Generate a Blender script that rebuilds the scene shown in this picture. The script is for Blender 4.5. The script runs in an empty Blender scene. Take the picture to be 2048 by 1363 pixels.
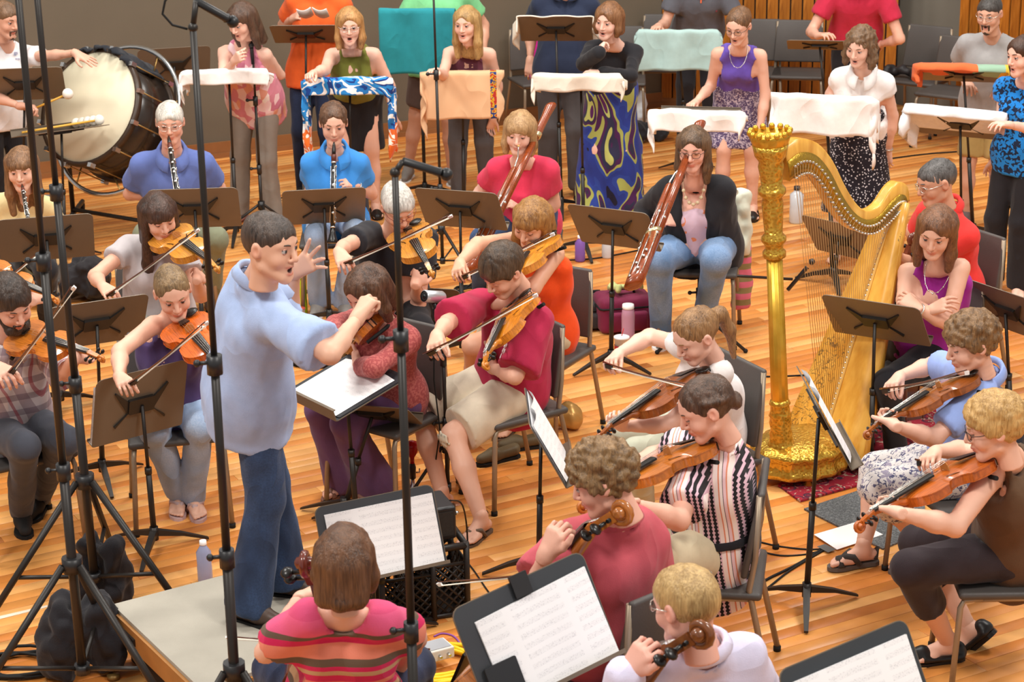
import bpy, bmesh, math, random
import numpy as np
from mathutils import Vector, Matrix
random.seed(7); RNG = np.random.default_rng(7)
SC = bpy.context.scene; COL = SC.collection

# ------------------------------------------------------------------ camera
FPX = 4100.0; TH = math.atan(1381/FPX); CAMH = 3.93; RO = math.asin(.01405)
A3 = lambda *v: np.array(v[0] if len(v) == 1 else v, dtype=float)
FW = A3(0, math.cos(TH), -math.sin(TH)); _u0 = A3(0, math.sin(TH), math.cos(TH)); _r0 = A3(1, 0, 0)
RT = math.cos(RO)*_r0 - math.sin(RO)*_u0; UPV = math.sin(RO)*_r0 + math.cos(RO)*_u0
CP = A3(0, 0, CAMH)
cd = bpy.data.cameras.new('camera'); cam = bpy.data.objects.new('camera', cd); COL.objects.link(cam)
cd.sensor_width = 36; cd.lens = FPX/2048*36; cd.clip_end = 200
cam.matrix_world = Matrix(((RT[0], UPV[0], -FW[0], 0), (RT[1], UPV[1], -FW[1], 0), (RT[2], UPV[2], -FW[2], CAMH), (0, 0, 0, 1)))
cd.dof.use_dof = True; cd.dof.focus_distance = 9.6; cd.dof.aperture_fstop = 7.0
SC.camera = cam
# ------------------------------------------------------------------ light
w = bpy.data.worlds.new('hall_air'); SC.world = w; w.use_nodes = True
w.node_tree.nodes['Background'].inputs[0].default_value = (1.0, .96, .91, 1)
w.node_tree.nodes['Background'].inputs[1].default_value = .38
def area(loc, tgt, size, power, col=(1, .96, .9)):
    l = bpy.data.lights.new('stage_light', 'AREA'); l.shape = 'DISK'; l.size = size; l.energy = power; l.color = col
    o = bpy.data.objects.new('stage_light', l); COL.objects.link(o); o.location = loc
    o.rotation_euler = (Vector(tgt)-Vector(loc)).to_track_quat('-Z', 'Y').to_euler()
for x, y, tx, ty, pw in ((-4, 3.5, -1.5, 9, 230), (3.5, 3.5, 1.5, 9, 230), (-4.5, 9.5, -2, 11.5, 190), (4.5, 9.5, 2, 11, 190), (0, 11, 0, 12, 180), (-2.5, 14.5, -1.5, 15, 110), (3, 14.5, 2, 15.2, 110)):
    area((x, y, 7.5), (tx, ty, 0), 1.6, pw)
SC.view_settings.view_transform = 'Standard'; SC.view_settings.look = 'None'; SC.view_settings.gamma = 1
SC.view_settings.exposure = .5; SC.view_settings.use_curve_mapping = False

# ------------------------------------------------------------------ pixel -> place
def ray(px, py):
    d = FW + RT*(px-1024)/FPX - UPV*(py-681.5)/FPX
    return d/np.linalg.norm(d)
def atZ(px, py, z=0.): d = ray(px, py); return CP + d*(z-CAMH)/d[2]
def atY(px, py, y): d = ray(px, py); return CP + d*y/d[1]
WARN = []
def solve(px, py, p0, L, s, who=''):
    d = ray(px, py); t0 = (p0-CP) @ d; q = CP+d*t0; h2 = L*L-((q-p0)**2).sum()
    if h2 < 0: WARN.append('%s stretch %.2f at %d,%d' % (who, np.linalg.norm(q-p0)/L, px, py))
    return CP + d*(t0 + s*math.sqrt(max(h2, 0)))
def nrm(v): v = np.asarray(v, float); return v/(np.linalg.norm(v)+1e-12)
def fwd(a, p=0): a = math.radians(a); p = math.radians(p); return A3(math.sin(a)*math.cos(p), -math.cos(a)*math.cos(p), -math.sin(p))

# ------------------------------------------------------------------ materials
def hx(s):
    s = s.lstrip('#'); s = s if len(s) == 6 else ''.join(q*2 for q in s); c = [int(s[i:i+2], 16)/255 for i in (0, 2, 4)]
    return tuple(((v+.055)/1.055)**2.4 if v > .04045 else v/12.92 for v in c)
MATS = {}
class NG:
    def __init__(s, name):
        s.m = bpy.data.materials.new(name); s.m.use_nodes = True; s.t = s.m.node_tree; s.n = s.t.nodes; s.b = s.n['Principled BSDF']
        s.tc = s.n.new('ShaderNodeTexCoord')
    def link(s, a, b): s.t.links.new(a, b)
    def set(s, inp, v):
        if hasattr(v, 'is_output'): s.link(v, inp)
        elif isinstance(v, (tuple, list)): inp.default_value = tuple(v)+((1,) if len(v) == 3 and len(inp.default_value) == 4 else ())
        else: inp.default_value = v
    def math(s, op, a, b=0., c=0.):
        n = s.n.new('ShaderNodeMath'); n.operation = op
        for i, v in enumerate((a, b, c)): s.set(n.inputs[i], v)
        return n.outputs[0]
    def vec(s, scale=(1, 1, 1), rot=(0, 0, 0), out='Object'):
        n = s.n.new('ShaderNodeMapping'); s.link(s.tc.outputs[out], n.inputs[0]); n.inputs['Scale'].default_value = scale; n.inputs['Rotation'].default_value = rot
        return n.outputs[0]
    def sep(s, v):
        n = s.n.new('ShaderNodeSeparateXYZ'); s.link(v, n.inputs[0]); return n.outputs
    def noise(s, v, scale=5, detail=2, dist=0.):
        n = s.n.new('ShaderNodeTexNoise'); s.link(v, n.inputs['Vector']); n.inputs['Scale'].default_value = scale; n.inputs['Detail'].default_value = detail; n.inputs['Distortion'].default_value = dist
        return n.outputs[0]
    def voro(s, v, scale=5, out=0, feat='F1'):
        n = s.n.new('ShaderNodeTexVoronoi'); n.feature = feat; s.link(v, n.inputs['Vector']); n.inputs['Scale'].default_value = scale
        return n.outputs[out]
    def mix(s, f, a, b, blend='MIX'):
        n = s.n.new('ShaderNodeMix'); n.data_type = 'RGBA'; n.blend_type = blend
        s.set(n.inputs[0], f); s.set(n.inputs[6], a); s.set(n.inputs[7], b); return n.outputs[2]
    def ramp(s, f, stops, const=False):
        n = s.n.new('ShaderNodeValToRGB'); s.link(f, n.inputs[0]); e = n.color_ramp
        if const: e.interpolation = 'CONSTANT'
        while len(e.elements) < len(stops): e.elements.new(1)
        for k, (p, c) in enumerate(stops): e.elements[k].position = p; e.elements[k].color = tuple(c)+(1,)
        return n.outputs[0]
    def bump(s, h, st=.3, dist=.01):
        n = s.n.new('ShaderNodeBump'); n.inputs['Strength'].default_value = st; n.inputs['Distance'].default_value = dist; s.link(h, n.inputs['Height']); s.link(n.outputs[0], s.b.inputs['Normal'])
    def fin(s, col=None, rough=.5, metal=0, spec=None, sheen=0):
        if col is not None: s.set(s.b.inputs['Base Color'], col)
        s.set(s.b.inputs['Roughness'], rough); s.b.inputs['Metallic'].default_value = metal
        if spec is not None: s.b.inputs['Specular IOR Level'].default_value = spec
        if sheen: s.b.inputs['Sheen Weight'].default_value = sheen
        return s.m
def plain(name, hexc, rough=.5, metal=0, spec=.4, var=.08, vs=18, bs=0, bst=.2):
    if name in MATS: return MATS[name]
    g = NG(name); c = hx(hexc) if isinstance(hexc, str) else hexc
    v = g.vec(); nz = g.noise(v, vs, 3)
    col = g.mix(nz, tuple(x*(1-var) for x in c), tuple(min(1, x*(1+var)) for x in c))
    if bs: g.bump(g.noise(v, bs, 3), bst, .004)
    MATS[name] = g.fin(col, rough, metal, spec); return MATS[name]
def cloth(name, hexc, rough=.85, fold=.4, pat=None, sheen=.1):
    """woven cloth: weave relief, soft creases, optional pattern builder pat(g) -> colour"""
    if name in MATS: return MATS[name]
    g = NG(name); v = g.vec()
    if pat: col = pat(g, v)
    else:
        c = hx(hexc); nz = g.noise(v, 30, 3)
        col = g.mix(nz, tuple(x*.9 for x in c), tuple(min(1, x*1.08) for x in c))
    n1 = g.noise(g.vec((1, 1, .6), (.3, .2, 0)), 5., 1, .5); cre = g.math('POWER', g.math('SUBTRACT', 1.0, g.math('ABSOLUTE', g.math('SUBTRACT', g.math('MULTIPLY', n1, 2.0), 1.0))), 2.0); fin = g.noise(v, 300, 1)
    g.bump(g.math('ADD', g.math('MULTIPLY', cre, .8), g.math('MULTIPLY', fin, .06)), fold, .03)
    MATS[name] = g.fin(col, rough, 0, .2, sheen); return MATS[name]
def attr_mat(name, rough=.5, spec=.4, sss=0, bs=0, bst=.1, grain=0):
    if name in MATS: return MATS[name]
    g = NG(name); a = g.n.new('ShaderNodeAttribute'); a.attribute_name = 'Col'; c = a.outputs['Color']
    if grain: c = g.mix(g.math('MULTIPLY', g.noise(g.vec(), grain, 4), .25), c, (.35, .12, .03), 'MULTIPLY')
    if bs: g.bump(g.noise(g.vec(), bs, 3), bst, .003)
    if sss: g.b.inputs['Subsurface Weight'].default_value = sss; g.b.inputs['Subsurface Radius'].default_value = (.012, .005, .003); g.b.inputs['Subsurface Scale'].default_value = .5
    MATS[name] = g.fin(c, rough, 0, spec); return MATS[name]
def hair_mat(hexc, hexd=None):
    name = 'hair_'+hexc.strip('#')+(hexd or '')
    if name in MATS: return MATS[name]
    g = NG(name); c = hx(hexc); d = hx(hexd) if hexd else tuple(x*.45 for x in c)
    s1 = g.noise(g.vec((1, 1, .08)), 170, 3, .6); s2 = g.noise(g.vec((1, 1, .3)), 22, 3, .8)
    f = g.math('ADD', g.math('MULTIPLY', s1, .6), g.math('MULTIPLY', s2, .5))
    col = g.ramp(f, ((.36, d), (.62, c), (.8, tuple(min(1, x*1.35+.02) for x in c))))
    g.bump(s1, .7, .006); MATS[name] = g.fin(col, .42, 0, .5); return MATS[name]
SKIN = attr_mat('skin', .47, .4, 0, 140, .06)
BLK = plain('black_steel', '#2b2724', .42, .3, .5, .15, 9)
DESK = plain('stand_desk', '#706252', .45, .1, .5, .1, 5)  # desk-back brown has the warm floor bounce put into the colour
DESKF = plain('stand_desk_front', '#393c40', .45, .1, .5, .1, 5)
BLKM = plain('black_plastic', '#1f1f21', .4, 0, .5, .15, 12)
PAD = plain('chair_plastic', '#4d4845', .5, 0, .45, .1, 7, 160, .15)
LEGM = plain('chair_tube', '#9a8a76', .4, .45, .5, .1, 6)
CHROME = plain('chrome', '#cfcfcf', .18, .95, .5, .05, 8)
SILVER = plain('silver_keys', '#dddcd6', .22, .9, .5, .05, 30)
RUBB = plain('rubber', '#191919', .7, 0, .3, .1, 20)
EBONY = plain('ebony', '#17120f', .3, 0, .5, .1, 40)
MAPLE = plain('maple_neck', '#b4763a', .35, 0, .5, .15, 30)
PAPER = plain('plain_paper', '#f3f1f0', .7, 0, .3, .02, 6)
def varnish(hexc):
    name = 'varnish_'+hexc.strip('#')
    if name in MATS: return MATS[name]
    g = NG(name); c = hx(hexc); s = g.noise(g.vec((.6, 9, 1)), 26, 3, .4)
    col = g.ramp(s, ((.3, tuple(x*.62 for x in c)), (.55, c), (.8, tuple(min(1, x*1.25) for x in c))))
    g.b.inputs['Coat Weight'].default_value = .4; MATS[name] = g.fin(col, .25, 0, .5); return MATS[name]
def music_mat():
    if 'music' in MATS: return MATS['music']
    g = NG('music'); v = g.vec(out='Object'); x, y, z = g.sep(v)
    fy = g.math('FRACT', g.math('MULTIPLY', y, 1/.034)); ins = g.math('LESS_THAN', fy, .52)
    ln = g.math('LESS_THAN', g.math('FRACT', g.math('MULTIPLY', fy, 9.6)), .3)
    nt = g.math('GREATER_THAN', g.noise(g.vec((1, 1, 1)), 240, 1), .6)
    mk = g.math('MULTIPLY', ins, g.math('MAXIMUM', g.math('MULTIPLY', ln, .55), nt))
    ed = g.math('LESS_THAN', g.math('ABSOLUTE', g.math('SUBTRACT', g.math('FRACT', g.math('ADD', g.math('MULTIPLY', x, 1/.22), .5)), .5)), .43)
    mk = g.math('MULTIPLY', mk, g.math('MULTIPLY', ed, .32))
    MATS['music'] = g.fin(g.mix(mk, (.9, .89, .9), (.2, .2, .24)), .65, 0, .3); return MATS['music']

# ------------------------------------------------------------------ objects
def tag(o, label=None, cat=None, group=None, kind=None):
    for k, v in (('label', label), ('category', cat), ('group', group), ('kind', kind)):
        if v: o[k] = v
    return o
def empty(name, loc, rz=0., label=None, cat=None, group=None):
    o = bpy.data.objects.new(name, None); COL.objects.link(o); o.location = tuple(float(c) for c in loc); o.rotation_euler = (0, 0, rz); o.empty_display_size = .1
    return tag(o, label, cat, group)
def fastmesh(name, V, Q, smooth=True, colr=None):
    """V (n,3), Q (m,4) quads"""
    me = bpy.data.meshes.new(name); V = np.ascontiguousarray(V, np.float32); Q = np.ascontiguousarray(Q, np.int32); m = len(Q)
    me.vertices.add(len(V)); me.vertices.foreach_set('co', V.ravel()); me.loops.add(4*m); me.loops.foreach_set('vertex_index', Q.ravel())
    me.polygons.add(m); me.polygons.foreach_set('loop_start', np.arange(0, 4*m, 4, dtype=np.int32))
    if smooth: me.polygons.foreach_set('use_smooth', np.ones(m, bool))
    me.update(calc_edges=True)
    if colr is not None:
        a = me.color_attributes.new('Col', 'FLOAT_COLOR', 'POINT'); c = np.ones((len(V), 4), np.float32); c[:, :3] = colr; a.data.foreach_set('color', c.ravel())
    return me
def link(name, me, mat=None, parent=None):
    o = bpy.data.objects.new(name, me); COL.objects.link(o)
    if mat is not None and not len(me.materials): me.materials.append(mat)
    if parent: o.parent = parent
    return o
class MB:
    """collects simple shapes into one mesh"""
    def __init__(s): s.v = []; s.f = []; s.sm = []
    def add(s, V, F, smooth=False):
        b = len(s.v); s.v += [tuple(float(c) for c in v) for v in V]; s.f += [tuple(i+b for i in f) for f in F]; s.sm += [smooth]*len(F); return s
    def box(s, c, size, R=None):
        c = A3(c); h = A3(size)/2; V = []
        for sx in (-1, 1):
            for sy in (-1, 1):
                for sz in (-1, 1):
                    p = A3(sx*h[0], sy*h[1], sz*h[2]); V.append(c+(R @ p if R is not None else p))
        return s.add(V, [(0, 1, 3, 2), (4, 6, 7, 5), (0, 4, 5, 1), (2, 3, 7, 6), (0, 2, 6, 4), (1, 5, 7, 3)])
    def tube(s, pts, r, n=8, cap=True, closed=False):
        pts = [A3(p) for p in pts]; k = len(pts); rr = r if hasattr(r, '__len__') else [r]*k
        V = []; pn = None
        for i, p in enumerate(pts):
            t = nrm((pts[(i+1) % k] if closed or i < k-1 else p)-(pts[i-1] if closed or i > 0 else p))
            if pn is None: a = A3(0, 0, 1) if abs(t[2]) < .9 else A3(1, 0, 0); pn = nrm(np.cross(t, a))
            pn = nrm(pn-t*(pn @ t)); b = np.cross(t, pn)
            for j in range(n): q = 2*math.pi*j/n; V.append(p+rr[i]*(math.cos(q)*pn+math.sin(q)*b))
        F = [(i*n+j, i*n+(j+1) % n, ((i+1) % k)*n+(j+1) % n, ((i+1) % k)*n+j) for i in range(k if closed else k-1) for j in range(n)]
        s.add(V, F, True)
        if cap and not closed:
            b = len(s.v)-len(V); s.f += [tuple(b+j for j in reversed(range(n))), tuple(b+(k-1)*n+j for j in range(n))]; s.sm += [False]*2
        return s
    def lathe(s, prof, n=16, o=(0, 0, 0), R=None, smooth=True, mod=None, cap=True):
        """prof [(r, z)] about local z; mod(angle, z) scales the radius"""
        V = []; o = A3(o)
        for r, z in prof:
            for j in range(n):
                q = 2*math.pi*j/n; m = mod(q, z) if mod else 1; p = A3(r*m*math.cos(q), r*m*math.sin(q), z); V.append(o+(R @ p if R is not None else p))
        k = len(prof); F = [(i*n+j, i*n+(j+1) % n, (i+1)*n+(j+1) % n, (i+1)*n+j) for i in range(k-1) for j in range(n)]
        s.add(V, F, smooth); b = len(s.v)-len(V)
        if cap: s.f += [tuple(b+j for j in reversed(range(n))), tuple(b+(k-1)*n+j for j in range(n))]; s.sm += [False]*2
        return s
    def ball(s, c, r, n=10, R=None):
        r = A3(r) if hasattr(r, '__len__') else A3(r, r, r); V = []; m = n//2+1; c = A3(c)
        for i in range(m+1):
            a = math.pi*i/m
            for j in range(n):
                q = 2*math.pi*j/n; p = A3(math.sin(a)*math.cos(q), math.sin(a)*math.sin(q), math.cos(a))*r; V.append(c+(R @ p if R is not None else p))
        return s.add(V, [(i*n+j, (i+1)*n+j, (i+1)*n+(j+1) % n, i*n+(j+1) % n) for i in range(m) for j in range(n)], True)
    def prism(s, poly, h0, h1, T):
        """poly 2-D outline, T(x, y, h) -> point"""
        n = len(poly); V = [T(x, y, h0) for x, y in poly]+[T(x, y, h1) for x, y in poly]
        return s.add(V, [tuple(reversed(range(n))), tuple(range(n, 2*n))]+[(i, (i+1) % n, n+(i+1) % n, n+i) for i in range(n)])
    def grid(s, P, smooth=True):
        P = np.asarray(P, float); a, b = P.shape[:2]
        return s.add(P.reshape(-1, 3), [(i*b+j, (i+1)*b+j, (i+1)*b+j+1, i*b+j+1) for i in range(a-1) for j in range(b-1)], smooth)
    def mesh(s, name):
        me = bpy.data.meshes.new(name); me.from_pydata(s.v, [], s.f); me.polygons.foreach_set('use_smooth', s.sm); me.update(); return me
    def build(s, name, mat, parent=None, off=None, thick=0):
        if off is not None: s.v = [tuple(A3(v)-off) for v in s.v]
        o = link(name, s.mesh(name), mat, parent)
        if thick: m = o.modifiers.new('thickness', 'SOLIDIFY'); m.thickness = thick; m.offset = 0
        return o
def rbox(size, r, seg=3):
    bm = bmesh.new(); bmesh.ops.create_cube(bm, size=1)
    for v in bm.verts: v.co = Vector((v.co.x*size[0], v.co.y*size[1], v.co.z*size[2]))
    bmesh.ops.bevel(bm, geom=list(bm.edges), offset=r, segments=seg, profile=.5, affect='EDGES')
    V = [tuple(v.co) for v in bm.verts]; F = [tuple(v.index for v in f.verts) for f in bm.faces]; bm.free(); return V, F
def frame(x, z):
    """rotation whose columns are x, y, z axes; x exact, z as near as can be"""
    x = nrm(x); z = nrm(np.asarray(z, float)-x*(np.asarray(z, float) @ x)); return np.stack([x, np.cross(z, x), z], 1)
def place(o, loc, R): o.matrix_world = Matrix([[float(R[i][j]) for j in range(3)]+[float(loc[i])] for i in range(3)]+[[0, 0, 0, 1]])
def copytree(o, parent=None):
    c = o.copy(); COL.objects.link(c)
    if parent: c.parent = parent
    for ch in list(o.children): copytree(ch, c)
    return c

# ------------------------------------------------------------------ signed-distance modelling
NOISE3 = RNG.uniform(-1, 1, (32, 32, 32)).astype(np.float32)
def vnoise(P):
    i = np.floor(P).astype(int); f = P-i; f = f*f*(3-2*f); i &= 31; j = (i+1) & 31
    g = lambda a, b, c: NOISE3[a[:, 0], b[:, 1], c[:, 2]]
    x, y, z = f[:, 0], f[:, 1], f[:, 2]; L = lambda a, b, t: a+(b-a)*t
    return L(L(L(g(i, i, i), g(j, i, i), x), L(g(i, j, i), g(j, j, i), x), y), L(L(g(i, i, j), g(j, i, j), x), L(g(i, j, j), g(j, j, j), x), y), z)
class Field:
    def __init__(s, lo, hi, vox):
        s.lo = A3(lo); s.vox = vox; s.n = np.maximum(4, np.ceil((A3(hi)-s.lo)/vox).astype(int)+1)
        s.ax = [(s.lo[i]+vox*np.arange(s.n[i])).astype(np.float32) for i in range(3)]
        s.D = np.full(tuple(s.n), .3, np.float32)
    def _sl(s, lo, hi):
        a = np.clip(np.floor((lo-s.lo)/s.vox).astype(int), 0, s.n); b = np.clip(np.ceil((hi-s.lo)/s.vox).astype(int)+1, 0, s.n)
        if (b <= a).any(): return None, None
        return tuple(slice(a[i], b[i]) for i in range(3)), (s.ax[0][a[0]:b[0], None, None], s.ax[1][None, a[1]:b[1], None], s.ax[2][None, None, a[2]:b[2]])
    def _op(s, sl, d, k, sub):
        D = s.D[sl]; k = max(k, 1e-4)
        if sub: d = -d; h = np.clip(.5-.5*(d-D)/k, 0, 1); s.D[sl] = d+(D-d)*h+k*h*(1-h)
        else: h = np.clip(.5+.5*(d-D)/k, 0, 1); s.D[sl] = d+(D-d)*h-k*h*(1-h)
    def cone(s, a, b, r1, r2, k=.02, sub=False):
        a = A3(a); b = A3(b); m = max(r1, r2)+k+3*s.vox; sl, g = s._sl(np.minimum(a, b)-m, np.maximum(a, b)+m)
        if sl is None: return s
        X, Y, Z = (g[i]-a[i] for i in range(3)); ba = b-a; L = max(ba @ ba, 1e-9)
        h = np.clip((X*ba[0]+Y*ba[1]+Z*ba[2])/L, 0, 1)
        d = np.sqrt((X-h*ba[0])**2+(Y-h*ba[1])**2+(Z-h*ba[2])**2)-(r1+(r2-r1)*h)
        s._op(sl, d, k, sub); return s
    def ell(s, c, r, k=.02, sub=False, R=None):
        c = A3(c); r = A3(r) if hasattr(r, '__len__') else A3(r, r, r); m = max(r)+k+3*s.vox; sl, g = s._sl(c-m, c+m)
        if sl is None: return s
        X, Y, Z = (g[i]-c[i] for i in range(3))
        if R is not None: X, Y, Z = (X*R[0][i]+Y*R[1][i]+Z*R[2][i] for i in range(3))
        k0 = np.sqrt((X/r[0])**2+(Y/r[1])**2+(Z/r[2])**2); k1 = np.sqrt((X/r[0]**2)**2+(Y/r[1]**2)**2+(Z/r[2]**2)**2)+1e-9
        s._op(sl, k0*(k0-1)/k1, k, sub); return s
    def clip(s, p, n, R, h=.3, k=.003):
        """remove a flat-ended cylinder that starts at p and runs along n"""
        p = A3(p); n = nrm(n); q = p+n*h; sl, g = s._sl(np.minimum(p, q)-R-.02, np.maximum(p, q)+R+.02)
        if sl is None: return s
        X, Y, Z = (g[i]-p[i] for i in range(3)); t = X*n[0]+Y*n[1]+Z*n[2]; rad = np.sqrt(np.maximum(X*X+Y*Y+Z*Z-t*t, 0))
        s._op(sl, np.maximum(np.maximum(-t, t-h), rad-R), k, True); return s
    def cut(s, p, n, k=.004):
        """remove the side n points to"""
        n = nrm(n); d = s.ax[0][:, None, None]*n[0]+s.ax[1][None, :, None]*n[1]+s.ax[2][None, None, :]*n[2]-float(A3(p) @ n)
        s._op((slice(None),)*3, -d, k, True); return s
    def net(s):
        D = s.D; I = D < 0
        for a in range(3):
            for e in (0, -1):
                q = [slice(None)]*3; q[a] = e; I[tuple(q)] = False; D[tuple(q)] = np.maximum(D[tuple(q)], .001)
        n = s.n; c = [I[i:n[0]-1+i, j:n[1]-1+j, k:n[2]-1+k] for i in (0, 1) for j in (0, 1) for k in (0, 1)]
        cnt = sum(x.astype(np.int8) for x in c); act = np.argwhere((cnt > 0) & (cnt < 8))
        if not len(act): return np.zeros((0, 3)), np.zeros((0, 4), int)
        offs = [(i, j, k) for i in (0, 1) for j in (0, 1) for k in (0, 1)]
        val = np.stack([D[act[:, 0]+o[0], act[:, 1]+o[1], act[:, 2]+o[2]] for o in offs], 1)
        S = np.zeros((len(act), 3)); N = np.zeros(len(act))
        for e0, e1 in ((0, 4), (1, 5), (2, 6), (3, 7), (0, 2), (1, 3), (4, 6), (5, 7), (0, 1), (2, 3), (4, 5), (6, 7)):
            a, b = val[:, e0], val[:, e1]; m = (a < 0) != (b < 0); t = np.where(m, a/np.where(m, a-b, 1), 0)[:, None]
            S += m[:, None]*(A3(offs[e0])+t*(A3(offs[e1])-A3(offs[e0]))); N += m
        V = s.lo+s.vox*(act+S/np.maximum(N, 1)[:, None])
        idx = np.full(tuple(n), -1, np.int32); idx[act[:, 0], act[:, 1], act[:, 2]] = np.arange(len(act))
        Q = []
        for a in range(3):
            b, cc = (a+1) % 3, (a+2) % 3; q0 = [slice(None)]*3; q1 = [slice(None)]*3; q0[a] = slice(0, n[a]-1); q1[a] = slice(1, n[a])
            i0 = I[tuple(q0)]; i1 = I[tuple(q1)]; E = np.argwhere(i0 != i1); E = E[(E[:, b] > 0) & (E[:, cc] > 0)]
            fl = i0[E[:, 0], E[:, 1], E[:, 2]]; db = np.zeros(3, int); db[b] = 1; dc = np.zeros(3, int); dc[cc] = 1
            G = lambda p: idx[p[:, 0], p[:, 1], p[:, 2]]
            q = np.stack([G(E-db-dc), G(E-dc), G(E), G(E-db)], 1); q[~fl] = q[~fl][:, ::-1]; Q.append(q)
        Q = np.concatenate(Q); return V, Q[(Q >= 0).all(1)]
def vnormals(V, Q):
    n = np.cross(V[Q[:, 2]]-V[Q[:, 0]], V[Q[:, 3]]-V[Q[:, 1]]); N = np.zeros_like(V)
    for i in range(4): np.add.at(N, Q[:, i], n)
    return N/(np.linalg.norm(N, axis=1, keepdims=True)+1e-12)
def joinnets(L):
    V = []; Q = []; C = []; b = 0
    for v, q, c in L:
        if len(v) == 0: continue
        V.append(v); Q.append(q+b); C.append(np.broadcast_to(c, v.shape)); b += len(v)
    return np.concatenate(V), np.concatenate(Q), np.concatenate(C)
# ------------------------------------------------------------------ people
def head_net(R, c, s, skin, mouth=0., jaw=1., lip=None, old=0, blush=.5, vx=.0048):
    """face modelled in head space: x right, y front, z up; origin between the ears"""
    F = Field((-.105, -.125, -.165), (.105, .14, .14), vx)
    F.ell((0, -.018, .035), (.074, .094, .086), .02).ell((0, .03, .03), (.066, .06, .07), .03)
    F.cone((0, .0, -.03), (0, .045, -.075), .064*jaw, .038*jaw, .03).ell((0, .035, -.02), (.062, .05, .06), .02)
    F.ell((0, .068, -.098-.012*mouth), (.021*jaw, .018, .016), .02)
    for sx in (-1, 1):
        F.ell((sx*.04, .058, -.028), (.022, .022, .024), .02)
        F.cone((sx*.012, .082, .032), (sx*.046, .066, .03), .011, .009, .012)
        F.cone((sx*.05*jaw, .005, -.06), (sx*.02*jaw, .065, -.093), .02, .016, .02)
    for sx in (-1, 1): F.ell((sx*.031, .101, .012), (.017, .017, .0135), .012, True)
    F.cone((0, .086, .022), (0, .106, -.022), .0075, .0115, .008)
    for sx in (-1, 1): F.ell((sx*.0125, .094, -.027), (.008, .01, .0075), .005)
    F.ell((0, .083, -.047), (.02, .011, .01), .012)
    mz = -.058; op = mouth*.016
    F.cone((-.021+.004*mouth, .078, mz), (0, .0915, mz+.004+.25*op), .0045, .0065, .006).cone((.021-.004*mouth, .078, mz), (0, .0915, mz+.004+.25*op), .0045, .0065, .006)
    F.cone((-.017, .078, mz-.006-op), (.017, .078, mz-.006-op), .006, .006, .005).ell((0, .086, mz-.0075-op), (.014, .0075, .0065), .006)
    if mouth > .2: F.ell((0, .093, mz-.001-op*.5), (.013, .02, .003+op*.62), .003, True)
    else: F.cone((-.02, .092, mz-.0015), (.02, .092, mz-.0015), .0022, .0022, .002, True)
    for sx in (-1, 1):
        F.ell((sx*.079, -.012, .002), (.011, .02, .03), .008, False).ell((sx*.092, -.006, .004), (.011, .012, .02), .004, True)
    F.cone((0, -.02, -.06), (0, -.03, -.16), .05*jaw, .05*jaw, .025)
    V, Q = F.net(); C = np.empty_like(V); C[:] = skin; sk = A3(skin)
    lipc = A3(lip) if lip is not None else sk*A3(.84, .5, .5)
    g = lambda p, r: np.clip(1.35-np.linalg.norm((V-A3(p))/A3(r), axis=1)*1.0, 0, 1)[:, None]
    for sx in (-1, 1):
        k = g((sx*.043, .07, -.03), (.03, .03, .024))*blush*.45; C = C*(1-k)+k*sk*A3(1.0, .74, .7)
        k = g((sx*.031, .085, .008), (.02, .014, .014))*.35; C = C*(1-k)+k*sk*A3(.72, .55, .5)
        k = g((sx*.082, -.012, 0), (.014, .024, .034))*.5; C = C*(1-k)+k*sk*A3(.98, .68, .62)
    k = g((0, .105, -.022), (.016, .02, .014))*.3; C = C*(1-k)+k*sk*A3(1, .74, .68)
    k = np.clip(g((0, .084, mz+.002+.2*op), (.0235, .02, .0062))*2.2, 0, 1)*.9; C = C*(1-k)+k*lipc
    k = np.clip(g((0, .082, mz-.0075-op), (.019, .02, .0065))*2.2, 0, 1)*.9; C = C*(1-k)+k*lipc
    if mouth > .2:
        k = np.clip(g((0, .078, mz-.001-op*.5), (.0135, .012, .003+op*.66))*2.4, 0, 1); C = C*(1-k)+k*A3(.06, .012, .01)
    if old:
        st = vnoise(V*A3(20, 20, 130))[:, None]; C = C*(1-old*.12*np.clip(st, 0, 1))
    return c+(V*s) @ R.T, Q, C
def eye_mesh(R, c, s, sx, skin, open_=1., iris=(.05, .09, .12), look=(0, 0)):
    n, m = 16, 14; V = []; C = []; sk = A3(skin)
    lx, lz = look; fd = nrm(A3(lx, 1, lz))
    for i in range(m+1):
        a = math.pi*i/m
        for j in range(n):
            q = 2*math.pi*j/n; p = A3(math.sin(a)*math.cos(q), math.cos(a), math.sin(a)*math.sin(q)); el = math.degrees(math.asin(max(-1, min(1, p[2]))))
            top = -24+42*open_; bot = -24; r = .0138
            if el > top or el < bot:
                r = .0149; C.append(A3(.05, .03, .025) if top < el < top+13 else sk*A3(.86, .68, .64))
            else:
                d = math.degrees(math.acos(max(-1, min(1, p @ fd)))); C.append(A3(.008, .008, .008) if d < 17 else A3(iris) if d < 38 else A3(.5, .46, .44))
            V.append(p*r+A3(sx*.031, .0742, .0105))
    Q = [(i*n+j, (i+1)*n+j, (i+1)*n+(j+1) % n, i*n+(j+1) % n) for i in range(m) for j in range(n)]
    return c+(np.array(V)*s) @ R.T, np.array(Q), np.array(C)
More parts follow.
